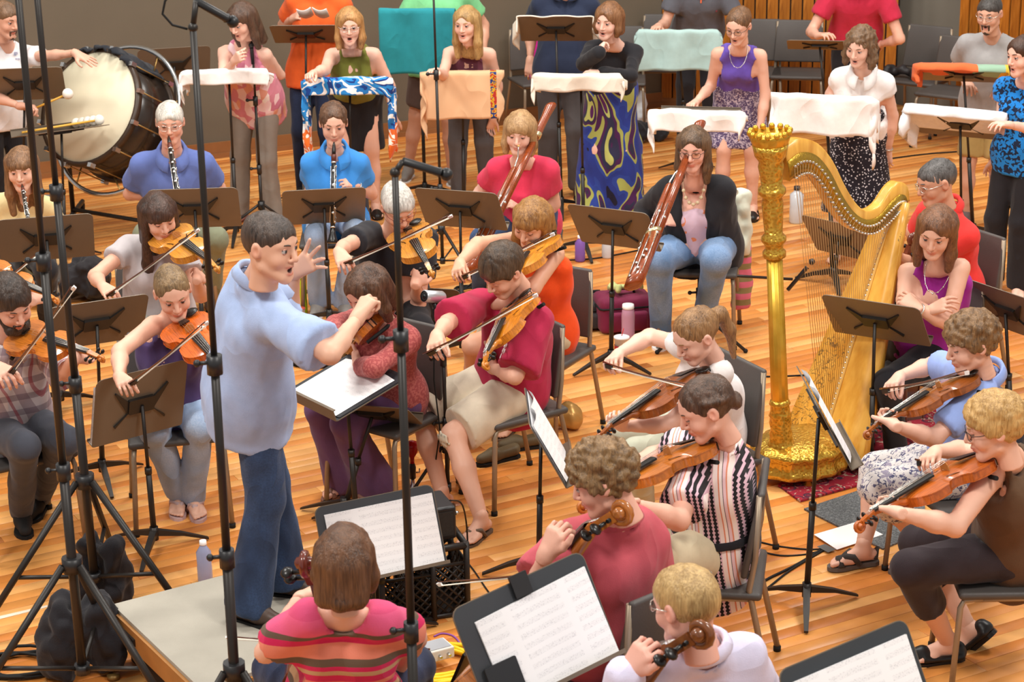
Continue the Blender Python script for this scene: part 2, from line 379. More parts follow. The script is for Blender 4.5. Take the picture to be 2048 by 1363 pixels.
POSE = {  # four fingers (index..little) of three bends, thumb (out, forward, under)
 'relax': ([(18, 28, 18), (24, 32, 20), (30, 36, 22), (34, 40, 24)], 7, (.55, .75, -.35)),
 'flat': ([(4, 6, 4)]*4, 9, (.75, .6, -.1)),
 'open': ([(-4, 8, 8), (2, 10, 8), (8, 14, 10), (4, 12, 10)], 22, (.95, .35, -.1)),
 'fist': ([(75, 95, 55)]*4, 3, (.45, .7, -.75)),
 'point': ([(5, 8, 5), (70, 90, 50), (78, 95, 55), (80, 95, 55)], 4, (.3, .8, -.8)),
 'baton': ([(35, 60, 35), (60, 85, 50), (72, 92, 52), (60, 80, 50)], 5, (.25, .95, -.55)),
 'bow': ([(34, 38, 22), (44, 46, 26), (46, 46, 26), (30, 50, 30)], 9, (.3, .8, -.75)),
 'finger': ([(28, 78, 48), (34, 82, 46), (40, 80, 44), (36, 70, 40)], 9, (.6, .75, .1)),
 'grip': ([(42, 58, 36), (46, 60, 36), (50, 60, 36), (52, 58, 36)], 5, (.35, .8, -.7)),
}
def hand_net(R, c, s, right, pose, skin, vx=.0048):
    g = 1 if right else -1; curls, spread, th = POSE[pose]; F = Field((-.03, -.1, -.12), (.2, .1, .06), vx)
    ys = (.03, .010, -.0105, -.029); ln = (.072, .08, .075, .06)
    for i in range(4):
        kn = A3(.088-.006*abs(i-1), ys[i]*g, -.002*i); F.cone((0, ys[i]*g*.35, 0), kn, .0185, .0125, .014)
    for i in range(4):
        p = A3(.088-.006*abs(i-1), ys[i]*g, 0); a = 0; sp = math.radians((1.4-i)*spread*.8)*g
        for j, fr in enumerate((.46, .3, .24)):
            a += math.radians(curls[i][j]); d = A3(math.cos(a)*math.cos(sp), math.cos(a)*math.sin(sp), -math.sin(a)); q = p+d*ln[i]*fr*1.02
            F.cone(p, q, .0092-.0009*j-(i == 3)*.0012, .0084-.0009*j-(i == 3)*.0012, .003); p = q
    o, f, u = th; p = A3(.022, .018*g, -.008); q = p+nrm(A3(f*.9, o*g, u*.6))*.045; r = q+nrm(A3(f*1.2, o*.6*g, u))*.032; t = r+nrm(A3(f*1.3, o*.25*g, u*.9))*.026
    F.cone(p, q, .016, .0125, .014).cone(q, r, .0115, .0105, .004).cone(r, t, .0105, .0085, .003)
    F.cone((-.03, 0, 0), (.01, 0, 0), .024, .022, .015)
    V, Q = F.net(); C = np.empty_like(V); C[:] = skin
    k = np.clip((V[:, 0:1]-.09)/.08, 0, 1)*.3; C = C*(1-k)+k*A3(skin)*A3(1, .72, .68)
    return c+(V*s) @ R.T, Q, C
def foot_net(R, c, s, right, skin, vx=.0055):
    g = 1 if right else -1; F = Field((-.09, -.07, -.085), (.2, .07, .06), vx)   # x toes, z up, origin ankle, sole z=-.075
    F.cone((-.045, 0, -.047), (.06, .006*g, -.05), .027, .022, .02).cone((0, 0, .012), (0, 0, -.02), .033, .034, .02).cone((0, 0, -.02), (.11, .01*g, -.055), .03, .017, .02)
    F.cone((.06, -.022*g, -.058), (.11, -.028*g, -.06), .018, .013, .02).cone((.06, .02*g, -.056), (.12, .024*g, -.06), .018, .014, .02)
    for i, (y, x, r) in enumerate(((.026, .158, .0115), (.008, .156, .0085), (-.008, .148, .008), (-.021, .138, .0078), (-.033, .126, .0075))):
        F.cone((x-.045, y*g, -.06), (x, y*g, -.065), r, r*.95, .004)
    F.cut((0, 0, -.075), (0, 0, -1))
    V, Q = F.net(); C = np.empty_like(V); C[:] = A3(skin)
    return c+(V*s) @ R.T, Q, C
def hair_net(style, R, c, s, o, vx=.0068):
    """hair in head space"""
    down = {'long': -.42, 'bob': -.2, 'mid': -.28, 'pony': -.3}.get(style, -.16); F = Field((-.15, -.24, down-.05), (.15, .15, .17), vx)
    tight = style in ('pony', 'bun', 'braid'); hl = o.get('hl', .05 if tight else 0. if o.get('fringe') or style == 'short' else .022); t = o.get('t', 0.); L = o.get('len', -.13)
    if style == 'short': t -= .003
    F.ell((0, -.02, .036), (.0815+t, max(.1035, .105+t), max(.0925, .093+t)), .01)
    if style in ('pony', 'bun', 'braid'): F.ell((0, .014, .05), (.073, .068, .07), .02)
    else: F.ell((0, .024, .045), (.074+t*.7, .07+t, .073+t), .02)
    if o.get('vol'): F.ell((0, -.01, .07), (.075, .085, .07+o['vol']), .03)
    if style in ('short', 'curly'):
        F.cut((0, -.02, o.get('nape', -.058)), (0, .25, -1), .01)
        F.cone((-.13, .04, -.09), (.13, .04, -.09), .088, .088, .01, True)
        F.cone((-.13, .09, -.01), (.13, .09, -.01), .052, .052, .012, True)
    if style in ('pony', 'bun', 'braid'):
        F.cut((0, -.04, -.075), (0, .5, -1), .01).cone((-.13, .045, -.1), (.13, .045, -.1), .092, .092, .01, True)
    if style in ('bob', 'mid', 'long'):
        w0 = o.get('wide', .0)
        for sx in (-1, 1):
            F.cone((sx*.066, -.01, .05), (sx*(.078+w0), .006, L*.55), .032, .03, .02).cone((sx*(.078+w0), .006, L*.55), (sx*(.074+w0*1.2), o.get('fy', .012), L), .029, .021, .02)
            F.cone((sx*.045, -.07, .02), (sx*.05, -.085, L*1.02), .05, .036, .03)
        F.cone((0, -.07, .0), (0, -.1, L*1.05), .06, .04, .03)
        F.cone((0, .02, -.4), (0, .012, -.09), .052, .048, .01, True)
    fy = o.get('fringe', 0.)       # how far the fringe comes down over the forehead
    F.ell((0, .135, -.05), (.066+o.get('open', 0), .088, .118-fy+hl), .012, True).ell((o.get('part', 0), .125, .012), (.05, .05, .062-fy+hl*1.1), .015, True)
    F.ell((0, .05, -.07), (.062+o.get('open', 0), .07, .085), .01, True)
    if fy: F.ell((0, .048, .055-fy*.35), (.066, .052, .038), .008); F.ell((0, .14, -.055), (.08, .1, .1-fy*.55), .004, True)
    if style == 'pony':
        z0 = o.get('pz', .03); F.cone((0, -.1, z0), (0, -.145, z0-.02), .022, .03, .02).cone((0, -.145, z0-.02), (0, -.15, z0-.12), .032, .028, .02).cone((0, -.15, z0-.12), (.01, -.115, z0-.26), .028, .012, .02)
    if style == 'bun': F.ell((0, -.12, o.get('bz', .01)), (.04, .032, .038), .012)
    if style == 'braid':
        for i in range(15):
            a = math.pi*(i/14)*1.1-.15; F.ell((.082*math.cos(a), -.015-.092*math.sin(a), .052-.035*math.sin(a)), (.017, .015, .016), .004)
        F.ell((.02, -.11, -.03), (.045, .03, .035), .015)
    V, Q = F.net()
    if len(V):
        N = vnormals(V, Q); cu = o.get('curl', 0.)
        V = V+N*((vnoise(V*A3(90, 90, 14)+7)*.0028+vnoise(V*A3(34, 34, 9))*.0032)+ (cu*vnoise(V*48)+cu*.6*vnoise(V*95) if cu else 0))[:, None]
    return c+(V*s) @ R.T, Q
def ik(a, b, l1, l2, pole):
    d = b-a; L = min(np.linalg.norm(d), (l1+l2)*.999); u = nrm(d); x = (l1*l1-l2*l2+L*L)/(2*L); h = math.sqrt(max(l1*l1-x*x, 0)); p = nrm(A3(pole)-u*(A3(pole) @ u)); return a+u*x+p*h

def person(label, hip, neck, yaw, head, hdir, skin='#e0a98c', s=1., fem=0, g=1., name='person', la=None, ra=None, ll=None, rl=None,
           top=None, bot=None, hair=None, hairc=('#4a3222', None), shoes=None, mouth=0., eyes=.85, brow=None, glasses=None, beard=None, collar=None,
           pyaw=None, jaw=1., old=0, extra=None, iris=(.06, .09, .1), look=(0, 0), blush=.5, shw=None, lip=None, group=None, torso=.5, bust=1.):
    """hip (px,py,z) or world point; neck (px,py,sign); head (px,py); arms/legs dicts with pixel joints"""
    who = label[:24]; sk = tuple(.84*a+.16*b for a, b in zip(hx(skin), (.93, .7, .6))); yl = math.radians(yaw)
    if hip[0] == 'w': P = A3(hip[1:])
    elif hip[0] == 'st':     # standing: feet pixel, floor height, hip pixel column
        ft = atZ(hip[1], hip[2], hip[3]); P = A3(0, ft[1]+(hip[5] if len(hip) > 5 else 0), hip[3]+.085+.838*s); v = P-CP
        kx = (hip[4]-1024)/FPX; a = (v[1]*RT[1]+v[2]*RT[2]); b = v @ FW; P[0] = (kx*b-a)/RT[0]
    else: P = atZ(*hip[:3])
    N = solve(neck[0], neck[1], P, torso*s, neck[2], who+' neck'); u = nrm(N-P); l = A3(math.cos(yl), math.sin(yl), 0); l = nrm(l-u*(l @ u)); f = np.cross(l, u)
    py_ = math.radians(pyaw if pyaw is not None else yaw); lp = A3(math.cos(py_), math.sin(py_), 0); fp = A3(math.sin(py_), -math.cos(py_), 0)
    HC = solve(head[0], head[1], N+u*.03, .185*s, head[2] if len(head) > 2 else -1, who+' head') if head else N+u*.2
    hy, hp, hr = hdir; hf = fwd(hy, hp); hl = A3(math.cos(math.radians(hy)), math.sin(math.radians(hy)), 0); hu = np.cross(hf, hl)
    hr = math.radians(hr); hx_ = -hl*math.cos(hr)+hu*math.sin(hr); HR = np.stack([hx_, hf, np.cross(hx_, hf)], 1)
    hs = s**.5*1.0
    base = A3(P[0], P[1], 0.); sw = (shw if shw else (.148 if fem else .174))*s
    SHc = N-u*.1*s; det = min(1.4, max(1., P[1]/9.2))
    J = {}
    for sd, D, sg in (('L', la or {}, 1), ('R', ra or {}, -1)):
        sh = SHc+l*sg*sw+A3(D.get('so', (0, 0, 0)))
        if 'sh' in D: sh = solve(D['sh'][0], D['sh'][1], SHc, sw, D['sh'][2], who+' sh'+sd)
        e = solve(*D['e'][:2], sh, .285*s, D['e'][2], who+' elbow'+sd) if 'e' in D else sh-u*.27*s+f*.02+l*sg*.06
        w_ = solve(*D['w'][:2], e, .25*s, D['w'][2], who+' wrist'+sd) if 'w' in D else e-A3(0, 0, .22)+f*.1
        t = solve(*D['t'][:2], w_, .15*s, D['t'][2], who+' tip'+sd) if 't' in D else w_+(w_-e)*.6
        J[sd] = dict(sh=sh, e=e, w=w_, t=t, n=A3(D.get('n', (0, 0, 1))), pose=D.get('p', 'relax'), hand=D.get('hand', 1))
    for sd, D, sg in (('l', ll or {}, 1), ('r', rl or {}, -1)):
        h = P+lp*sg*.082*s
        if 'fl' in D:         # foot on floor: ankle from the floor pixel, knee by IK
            an = atZ(D['fl'][0], D['fl'][1], D.get('fz', .085)-.085)+A3(0, 0, .085)
        elif 'an' in D and not hasattr(D['an'][0], '__len__') and len(D['an']) == 2: an = atZ(*D['an'], .09)
        else: an = None
        if 'k' in D: kn = solve(*D['k'][:2], h, .42*s, D['k'][2], who+' knee'+sd); an = an if an is not None else solve(*D['an'][:2], kn, .41*s, D['an'][2], who+' ankle'+sd)
        elif an is not None: kn = ik(h, an, .43*s, .42*s, D.get('pole', tuple(fp)))
        else: an = h-A3(0, 0, h[2]-.085)+fp*.02+lp*sg*.03; kn = ik(h, an, .43*s, .42*s, tuple(fp))
        J[sd] = dict(h=h, k=kn, a=an, yaw=D.get('yaw', (pyaw if pyaw is not None else yaw)+sg*8), pitch=D.get('pitch', 0), vis=D.get('vis', 1))
    root = empty(name, base, 0, label, 'person', group)
    tw = (.9 if fem else 1.)*g
    def torso_p(o, wa=1.):
        b = [(P+lp*.075*s-fp*.01, P-lp*.075*s-fp*.01, (.108*g+o)*s, (.108*g+o)*s)]
        for sg in (1, -1):
            b.append((P+u*.06*s+lp*sg*.05*tw*s, P+u*.24*s+l*sg*.045*tw*s*wa, (.1*g+o)*s, (.092*tw+o)*s)); b.append((P+u*.24*s+l*sg*.045*tw*s*wa, SHc-u*.1*s+l*sg*.068*tw*s, (.092*tw+o)*s, (.092*tw+o)*s))
            b.append((SHc-u*.1*s+l*sg*.07*tw*s, SHc-u*.015+l*sg*(sw-.05), (.09*tw+o)*s, (.052+o)*s))
            b.append((N-u*.03, J['L' if sg > 0 else 'R']['sh'], (.045+o)*s, (.042+o)*s))
            if fem: b.append((SHc-u*.115*s+l*sg*.062*s+f*(.062*tw)*s, SHc-u*.115*s+l*sg*.065*s+f*(.085*tw)*s*bust, (.062+o)*s*bust, (.048+o)*s*bust))
        if g > 1.08: b.append((P+u*.1*s+f*.04*g, P+u*.2*s+f*.04*g, .11*g+o, .1*g+o))
        return b
    def bounds(pts, m): pts = np.array(pts); return pts.min(0)-m, pts.max(0)+m
    nets = []
    # ---- body
    allp = [P-u*.1, N, HC]+[J[k][q] for k in 'LR' for q in ('sh', 'e', 'w')]+[J[k][q] for k in 'lr' for q in ('h', 'k', 'a')]
    lo, hi = bounds(allp, .16); F = Field(lo, hi, .0175*det)
    for a, b, r1, r2 in torso_p(-.008): F.cone(a, b, r1, r2, .045)
    F.cone(N-u*.04, HC-np.array(HR[:, 2])*.06*hs-hf*.02, .06*s*(.8 if fem else .98)*g**.4, .049*s*(.86 if fem else 1.03)*g**.4, .03)
    for k in 'LR':
        j = J[k]; F.cone(j['sh'], j['e'], .05*s*g*(.88 if fem else 1), .037*s*g**.7, .03).cone(j['e'], j['e']+(j['w']-j['e'])*.35, .037*s*g**.7, .038*s*g**.8, .02).cone(j['e']+(j['w']-j['e'])*.35, j['w'], .038*s*g**.8, .025*s, .02)
    for k in 'lr':
        j = J[k]; F.cone(j['h'], j['k'], .082*s*g, .052*s*g**.6, .04).cone(j['k'], j['k']+(j['a']-j['k'])*.4, .05*s*g**.6, .05*s*g**.6, .03).cone(j['k']+(j['a']-j['k'])*.4, j['a'], .05*s*g**.6, .034*s, .03)
    V, Q = F.net(); nets.append((V, Q, sk))
    if head:
        nets.append(head_net(HR, HC, hs, sk, mouth, jaw*(.88 if fem else 1.02), lip, old, blush, .0052*det))
    for k in 'LR':
        j = J[k]
        if not j['hand']: continue
        x = nrm(j['t']-j['w']); nets.append(hand_net(frame(x, j['n']), j['w']+x*.005, s*(.93 if fem else 1.03), k == 'R', j['pose'], sk, .0052*det))
    sh = shoes or {}
    FT = {}
    for k in 'lr':
        j = J[k]; d = fwd(j['yaw'], j['pitch']); FT[k] = frame(d, A3(0, 0, 1))
        if j['vis'] and sh.get('kind') in ('bare', 'flip', 'sandal', 'flat'): nets.append(foot_net(FT[k], j['a'], s*1.0, k == 'r', sk, .006*det))
    V, Q, C = joinnets(nets); link('body', fastmesh('body', V-base, Q, True, C), SKIN, root)
    if head:
        for sx in (-1, 1): v, q, c_ = eye_mesh(HR, HC, hs, sx, sk, eyes, iris, look); link('eye', fastmesh('eye', v-base, q, True, c_), attr_mat('eye', .3, .5), root)
        bc = brow or hairc[0]
        for sx in (-1, 1):
            m = MB(); m.tube([HC+hs*(HR @ A3(sx*a, b, z)) for a, b, z in ((.014, .0925, .0305), (.026, .0905, .0345), (.038, .0825, .0345), (.049, .0705, .0285))], [.0028, .0034, .003, .0016], 6); m.build('eyebrow', hair_mat(bc), root, base)
    # ---- clothes
    def put(nm, F, mat, wr=.004, fr=9.):
        V, Q = F.net()
        if not len(V): return None
        if wr:
            Nn = vnormals(V, Q); d = V-base
            V = V+Nn*((vnoise(d*A3(fr, fr, fr*.6))*wr+vnoise(d*A3(fr*2.6, fr*2.6, fr*1.3)+5)*wr*.55)[:, None])
        return link(nm, fastmesh(nm, V-base, Q), mat, root)
    T = top or {}; B = bot or {}
    hemv = T.get('hem', -.06)
    if B and B['kind'] in ('trousers', 'shorts', 'capri'):
        o = B.get('o', .01); pts = [P]+[J[k][q] for k in 'lr' for q in ('h', 'k', 'a')]; lo, hi = bounds(pts, .2); F = Field(lo, hi, .0135*det)
        F.cone(P+lp*.075*s-fp*.01, P-lp*.075*s-fp*.01, (.108*g+o)*s, (.108*g+o)*s, .03).cone(P, P+u*.12*s, .104*g+o, .09*g+o, .04)
        fr = {'trousers': 1., 'shorts': B.get('len', .75), 'capri': .5}[B['kind']]
        for k in 'lr':
            j = J[k]; fl = B.get('flare', .0)
            if B['kind'] == 'shorts':
                e = j['h']+(j['k']-j['h'])*fr; F.cone(j['h'], e, (.09*g+o)*s, (.068*g**.7+o*2.2)*s, .03); 
            else:
                F.cone(j['h'], j['k'], (.088*g+o)*s, (.058*g**.6+o)*s, .035); e = j['k']+(j['a']-A3(0, 0, .02)-j['k'])*fr*.985; F.cone(j['k'], e, (.056*g**.6+o)*s, (.046+o+fl)*s if fr > .9 else (.054+o)*s, .03)
        for k in 'lr':
            j = J[k]; pa, pb = (j['h'], j['k']) if B['kind'] == 'shorts' else (j['k'], j['a']); d = nrm(pb-pa)
            if B['kind'] == 'trousers': F.clip(j['a']+d*.035, d, .12+fl, .2)
            else: F.clip(pa+(pb-pa)*fr, d, .13*g if B['kind'] == 'shorts' else .1*g, .1)
        F.clip(P+u*B.get('waist', .1)*s-fp*.02, u, .165*g, .2)
        put({'trousers': 'trousers', 'shorts': 'shorts', 'capri': 'trousers'}[B['kind']], F, B['mat'], B.get('wr', .006), 8)
    elif B and B['kind'] in ('skirt',):
        hw = B.get('w', .2); zh = B.get('z', .5); pts = [P+A3(hw, hw, 0), P-A3(hw, hw, 0), A3(P[0], P[1], zh)]+[J[k]['k'] for k in 'lr']; lo, hi = bounds(pts, .16); F = Field(lo, hi, .0135)
        if B.get('sit'):
            for k in 'lr': F.cone(J[k]['h'], J[k]['k']+(J[k]['k']-J[k]['h'])*.02, .1*g, .078, .05)
            F.cone((J['l']['h']+J['r']['h'])/2, (J['l']['k']+J['r']['k'])/2, .1*g, .08, .06)
            for k in 'lr': F.cone(J[k]['k'], J[k]['k']+(J[k]['a']-J[k]['k'])*B['sit'], .078, .085, .05)
            F.cone(P, P+u*.13, .12*g, .1*g, .04)
            F.clip(P+u*.13*s-fp*.02, u, .165*g, .2)
        else:
            lo[2] = zh-.05; F = Field(lo, hi, .0135)
            F.cone(P+lp*.06, P-lp*.06, .118*g, .118*g, .03).cone(P+u*.13, P, .105*g, .12*g, .04)
            for sg in (1, -1): F.cone(P+lp*sg*.055, A3(P[0], P[1], zh-.03)+lp*sg*hw*.5+fp*B.get('fo', 0), .118*g, hw*.62, .06)
            F.cut(P+u*.14*s, u).cut(A3(0, 0, zh), A3(0, 0, -1))
        put('skirt', F, B['mat'], B.get('wr', .012), 7)
    if T:
        o = T.get('o', .014); pts = [P-u*.3, N]+[J[k][q] for k in 'LR' for q in ('sh', 'e', 'w')]; lo, hi = bounds(pts, .2); F = Field(lo, hi, T.get('vox', .0125)*det)
        for a, b, r1, r2 in torso_p(o): F.cone(a, b, r1, r2, .045)
        if T.get('loose'):
            for sg in (1, -1): F.cone(P+u*.3*s+l*sg*.06, P-u*.02+lp*sg*.06, .1*g+o, .11*g+o+T['loose'], .04)
        if hemv < -.05:
            for sg in (1, -1): F.cone(P+u*.04+lp*sg*.055, P+u*hemv+lp*sg*.06, .108*g+o, .108*g+o+T.get('loose', 0), .05)
        sl = T.get('sl', .55); fl = T.get('flare', .012)
        for k in 'LR':
            j = J[k]; sg = 1 if k == 'L' else -1; dn = nrm(j['e']-j['sh'])
            if sl > 0:
                e1 = j['sh']+(j['e']-j['sh'])*min(sl, 1); F.cone(j['sh'], e1, (.052*g*(.86 if fem else 1)+o)*s, ((.044 if sl < 1 else .04)*(.86 if fem else 1)*g**.8+o+(fl if sl <= 1 else 0))*s, .035)
                if sl > 1: F.cone(j['e'], j['e']+(j['w']-j['e'])*min(sl-1, .97), (.04*g**.8+o)*s, (.03+o*.8+(fl if sl < 2 else 0))*s, .025)
                else:
                    F.clip(e1+dn*.012, dn, .1+o+fl, .2)
            else:
                st = T.get('strap', .075); F.cone(j['sh']+l*sg*(.015), j['sh']+dn*.12, st, .085, .006, True).cone(j['sh']+l*sg*.02-u*.02, j['sh']+l*sg*.05+u*.14, st, st+.05, .006, True)
        nd = T.get('nd', .02); nr = T.get('nr', .066); n2 = T.get('n2', nr); nb = T.get('nb', 0)
        F.cone(N+u*.13, N+u*(.012-nb)-f*.01, nr*1.25, nr*s, .006, True).cone(N+u*.05+f*.04, N+f*.1-u*(nd+.03)*.5, nr*s, (nr+n2)/2, .006, True).cone(N+f*.1-u*(nd+.03)*.5, N+f*(.125+.02*fem)-u*(nd+.03), (nr+n2)/2, n2, .006, True)
        if T.get('vopen'): F.cone(N+f*.15*g-u*.04, N+f*.2*g-u*.3, T['vopen'], T['vopen'], .01, True).cone(N+f*.2*g-u*.3, N+f*.22*g-u*.65, T['vopen'], T['vopen']*1.1, .01, True)
        F.cut(P+u*hemv*s, -u, .01)
        if T.get('collar'):
            W = []; cr = .064*s*g**.35
            for q in np.linspace(math.radians(14), math.radians(346), 25):
                cq = (1+math.cos(q))/2; fl_ = max(0, cq-.55)/.45; d_ = f*math.cos(q)+l*math.sin(q); b0 = N+u*(.042-.055*cq)+f*(.012*cq)
                W.append([b0-u*.02+d_*(cr+.002)+f*.03*cq*0, b0+d_*(cr+.004), b0+u*.004+d_*(cr+.012), b0-u*(.03+.03*fl_)+d_*(cr+.03+.035*fl_), b0-u*(.034+.034*fl_)+d_*(cr+.026+.035*fl_)])
            mcol = MB(); mcol.grid(W); mcol.build('collar', T['mat'], root, base, .005)
            cr = .066*s*g**.4; pts = [N+u*(.03-.05*(1+math.cos(q))/2*1.)+(f*math.cos(q)*(cr+.02*max(0, math.cos(q)))+l*math.sin(q)*cr) for q in np.linspace(math.radians(18), math.radians(342), 13)]
            for a, b in zip(pts[:-1], pts[1:]): F.cone(a-u*.03, b-u*.03, .008, .008, .008)
        put(T.get('name', 'shirt'), F, T['mat'], T.get('wr', .006), T.get('fr', 9))
        if T.get('under'):
            F = Field(lo, hi, .014)
            for a, b, r1, r2 in torso_p(.003): F.cone(a, b, r1, r2, .045)
            F.cone(N+u*.05+f*.04, N+f*.12-u*T['under'][1], .075, .06, .006, True).cut(SHc-u*T['under'][1]*.6, u, .02).cut(P-u*.03, -u); put('undershirt', F, T['under'][0], .003)
        if T.get('belt'):
            F = Field(lo, hi, .012); o2 = o+.008+T.get('loose', 0)*.9; bz, bh, bm = T['belt']
            for a, b, r1, r2 in torso_p(o2): F.cone(a, b, r1, r2, .045)
            F.cut(P+u*(bz+bh), u).cut(P+u*(bz-bh), -u); put('belt', F, bm, .0)
    # ---- feet
    for k in 'lr':
        j = J[k]
        if not j['vis'] or not sh: continue
        Rf = FT[k]; a = j['a']; W = lambda x, y, z: a+s*(Rf @ A3(x, y, z)); gg = 1 if k == 'r' else -1
        kd = sh['kind']
        if kd == 'shoe':
            F = Field(a-.2, a+.2, .0098*det); F.cone(W(-.045, 0, -.043), W(.07, .004*gg, -.045), .036, .036, .02).cone(W(.07, .004*gg, -.045), W(.15, .008*gg, -.055), .038, .027, .02).cone(W(0, 0, .0), W(.05, 0, -.03), .044, .036, .03)
            F.cut(W(0, 0, -.084), -Rf[:, 2]).cut(W(0, 0, .03), Rf[:, 2]); put('shoe', F, sh['mat'], .001)
            m = MB(); n = 20; m.prism([(x, y*gg) for x, y in _sole(1.03)], -.088, -.072, W); m.build('sole', sh.get('sole', RUBB), root, base)
        else:
            if kd in ('flip', 'sandal', 'flat'):
                m = MB(); m.prism([(x, y*gg) for x, y in _sole(1.0)], -.094, -.076, W); m.build('sole', sh['mat'], root, base)
            if kd in ('flip', 'sandal'):
                m = MB(); wd = .011 if kd == 'flip' else .016
                for ya, xa in ((.038, .03), (-.038, .02)): m.tube([W(xa, ya*gg, -.075), W(xa+.03, ya*.85*gg, -.035), W(.09, .012*gg+ya*.2, -.035), W(.118, (.016 if kd == 'flip' else -ya*.6)*gg, -.055)], [wd*.8, wd, wd, wd*.6], 6)
                if kd == 'sandal': m.tube([W(.12, .042*gg, -.075), W(.118, .01*gg, -.042), W(.105, -.042*gg, -.075)], wd, 6); m.tube([W(-.05, .03*gg, -.06), W(-.07, 0, -.02), W(-.05, -.03*gg, -.06)], wd*.6, 6)
                m.build('strap', sh.get('smat', sh['mat']), root, base)
            if kd == 'flat':
                F = Field(a-.25, a+.25, .008); F.cone(W(.1, .006*gg, -.055), W(.15, .006*gg, -.06), .04, .03, .02).cone(W(-.05, 0, -.055), W(-.045, 0, -.04), .034, .033, .02); F.cone(W(-.05, .036*gg, -.062), W(.1, .04*gg, -.062), .012, .012, .02).cone(W(-.05, -.036*gg, -.062), W(.1, -.034*gg, -.062), .012, .012, .02)
                F.cut(W(0, 0, -.084), -Rf[:, 2]); put('shoe', F, sh['mat'], .0)
    # ---- hair, beard, glasses
    if hair and head:
        st, o = (hair, {}) if isinstance(hair, str) else hair
        v, q = hair_net(st, HR, HC, hs, o, .0068*det)
        if len(v): link('hair', fastmesh('hair', v-base, q), hair_mat(*hairc), root)
        if st == 'pony': m = MB(); m.lathe([(.018, -.012), (.026, -.008), (.026, .008), (.018, .012)], 12, HC+hs*(HR @ A3(0, -.125, o.get('pz', .03)-.01)), HR @ np.array([[1, 0, 0], [0, 0, 1], [0, -1, 0]], float)); m.build('hair_tie', o.get('tie', PAPER), root, base)
    if beard and head:
        F = Field((-.1, -.05, -.14), (.1, .14, .0), .0055); full = beard[0] == 'full'
        F.ell((0, .066, -.098-.012*mouth), (.027, .022, .024), .02)
        if full: 
            for sx in (-1, 1): F.cone((sx*.064, .012, -.03), (sx*.034, .058, -.088), .014, .022, .02)
            F.cone((-.03, .062, -.092), (.03, .062, -.092), .024, .024, .02)
        for sx in (-1, 1): F.cone((0, .095, -.0475), (sx*.024, .083, -.052), .005, .0045, .005); F.cone((sx*.025, .082, -.052), (sx*.02, .078, -.09), .005, .008, .008)
        F.ell((0, .1, -.062-.006*mouth), (.018, .03, .0085+.008*mouth), .003, True)
        V, Q = F.net(); V = V+vnormals(V, Q)*(vnoise(V*160)*.0025)[:, None]; link('beard', fastmesh('beard', HC+(V*hs) @ HR.T-base, Q), hair_mat(beard[1]), root)
    if glasses and head:
        m = MB(); W = lambda x, y, z: HC+hs*(HR @ A3(x, y, z)); rw, rh = (.023, .0165)
        for sx in (-1, 1):
            m.tube([W(sx*.0325+rw*math.copysign(abs(math.cos(q))**.7, math.cos(q)), .1-.012*abs(math.cos(q)) if sx*math.cos(q) > 0 else .1, .006+rh*math.copysign(abs(math.sin(q))**.7, math.sin(q))) for q in np.linspace(0, 2*math.pi, 15)[:-1]], .0014, 5, closed=True)
            m.tube([W(sx*.0555, .088, .01), W(sx*.076, .06, .012), W(sx*.083, -.005, .012)], .0016, 5)
        m.tube([W(-.01, .1, .01), W(0, .106, .013), W(.01, .1, .01)], .0014, 5); m.build('glasses', glasses, root, base)
        for sx in (-1, 1):
            m = MB(); m.prism([(sx*.0325+rw*.95*math.copysign(abs(math.cos(q))**.7, math.cos(q)), .006+rh*.95*math.copysign(abs(math.sin(q))**.7, math.sin(q))) for q in np.linspace(0, 2*math.pi, 13)[:-1]], .0965, .0975, lambda x, z, h: W(x, h, z)); m.build('lens', LENS, root, base)
    if extra: extra(root, base, dict(N=N, P=P, u=u, l=l, f=f, HC=HC, HR=HR, hs=hs, J=J, SHc=SHc, s=s))
    return dict(root=root, base=base, N=N, P=P, u=u, l=l, f=f, HC=HC, HR=HR, J=J)
def _sole(k):
    return [(x*k, y*k) for x, y in ((-.078, 0), (-.072, .022), (-.05, .032), (0, .031), (.05, .034), (.1, .044), (.14, .043), (.166, .03), (.176, .012), (.168, -.01), (.14, -.032), (.1, -.042), (.05, -.036), (0, -.031), (-.05, -.031), (-.072, -.02))]
LENS = None
def _lens():
    g = NG('lens_glass'); t = g.n.new('ShaderNodeBsdfTransparent'); gl = g.n.new('ShaderNodeBsdfGlossy'); gl.inputs['Roughness'].default_value = .05; mx = g.n.new('ShaderNodeMixShader'); mx.inputs[0].default_value = .1
    g.link(t.outputs[0], mx.inputs[1]); g.link(gl.outputs[0], mx.inputs[2]); g.link(mx.outputs[0], g.n['Material Output'].inputs[0]); return g.m
LENS = _lens()
def necklace(mat, drop=.09, bead=.006, n=17):
    def go(root, base, k):
        m = MB(); N, u, l, f = k['N'], k['u'], k['l'], k['f']; pts = [N+l*.062*math.sin(q)+f*(.02+.085*math.cos(q)+.03*(math.cos(q)+1)/2)+u*(.02-(drop+.02)*((1+math.cos(q))/2)**1.6) for q in np.linspace(-math.pi, math.pi, n)]
        m.tube(pts, .0018, 5)
        for p in pts[n//2-3:n//2+4]: m.ball(p, bead, 6)
        m.build('necklace', mat, root, base)
    return go
def bracelet(mat, side='R', r=.031):
    def go(root, base, k):
        j = k['J'][side]; d = nrm(j['w']-j['e']); p = j['w']-d*.012; R = frame(np.cross(d, A3(.3, .2, .9)), d); m = MB(); m.tube([p+R @ A3(r*math.cos(q), r*math.sin(q), 0) for q in np.linspace(0, 2*math.pi, 13)[:-1]], .004, 6, closed=True); m.build('bracelet', mat, root, base)
    return go
def both(*fs):
    def go(root, base, k):
        for f in fs: f(root, base, k)
    return go
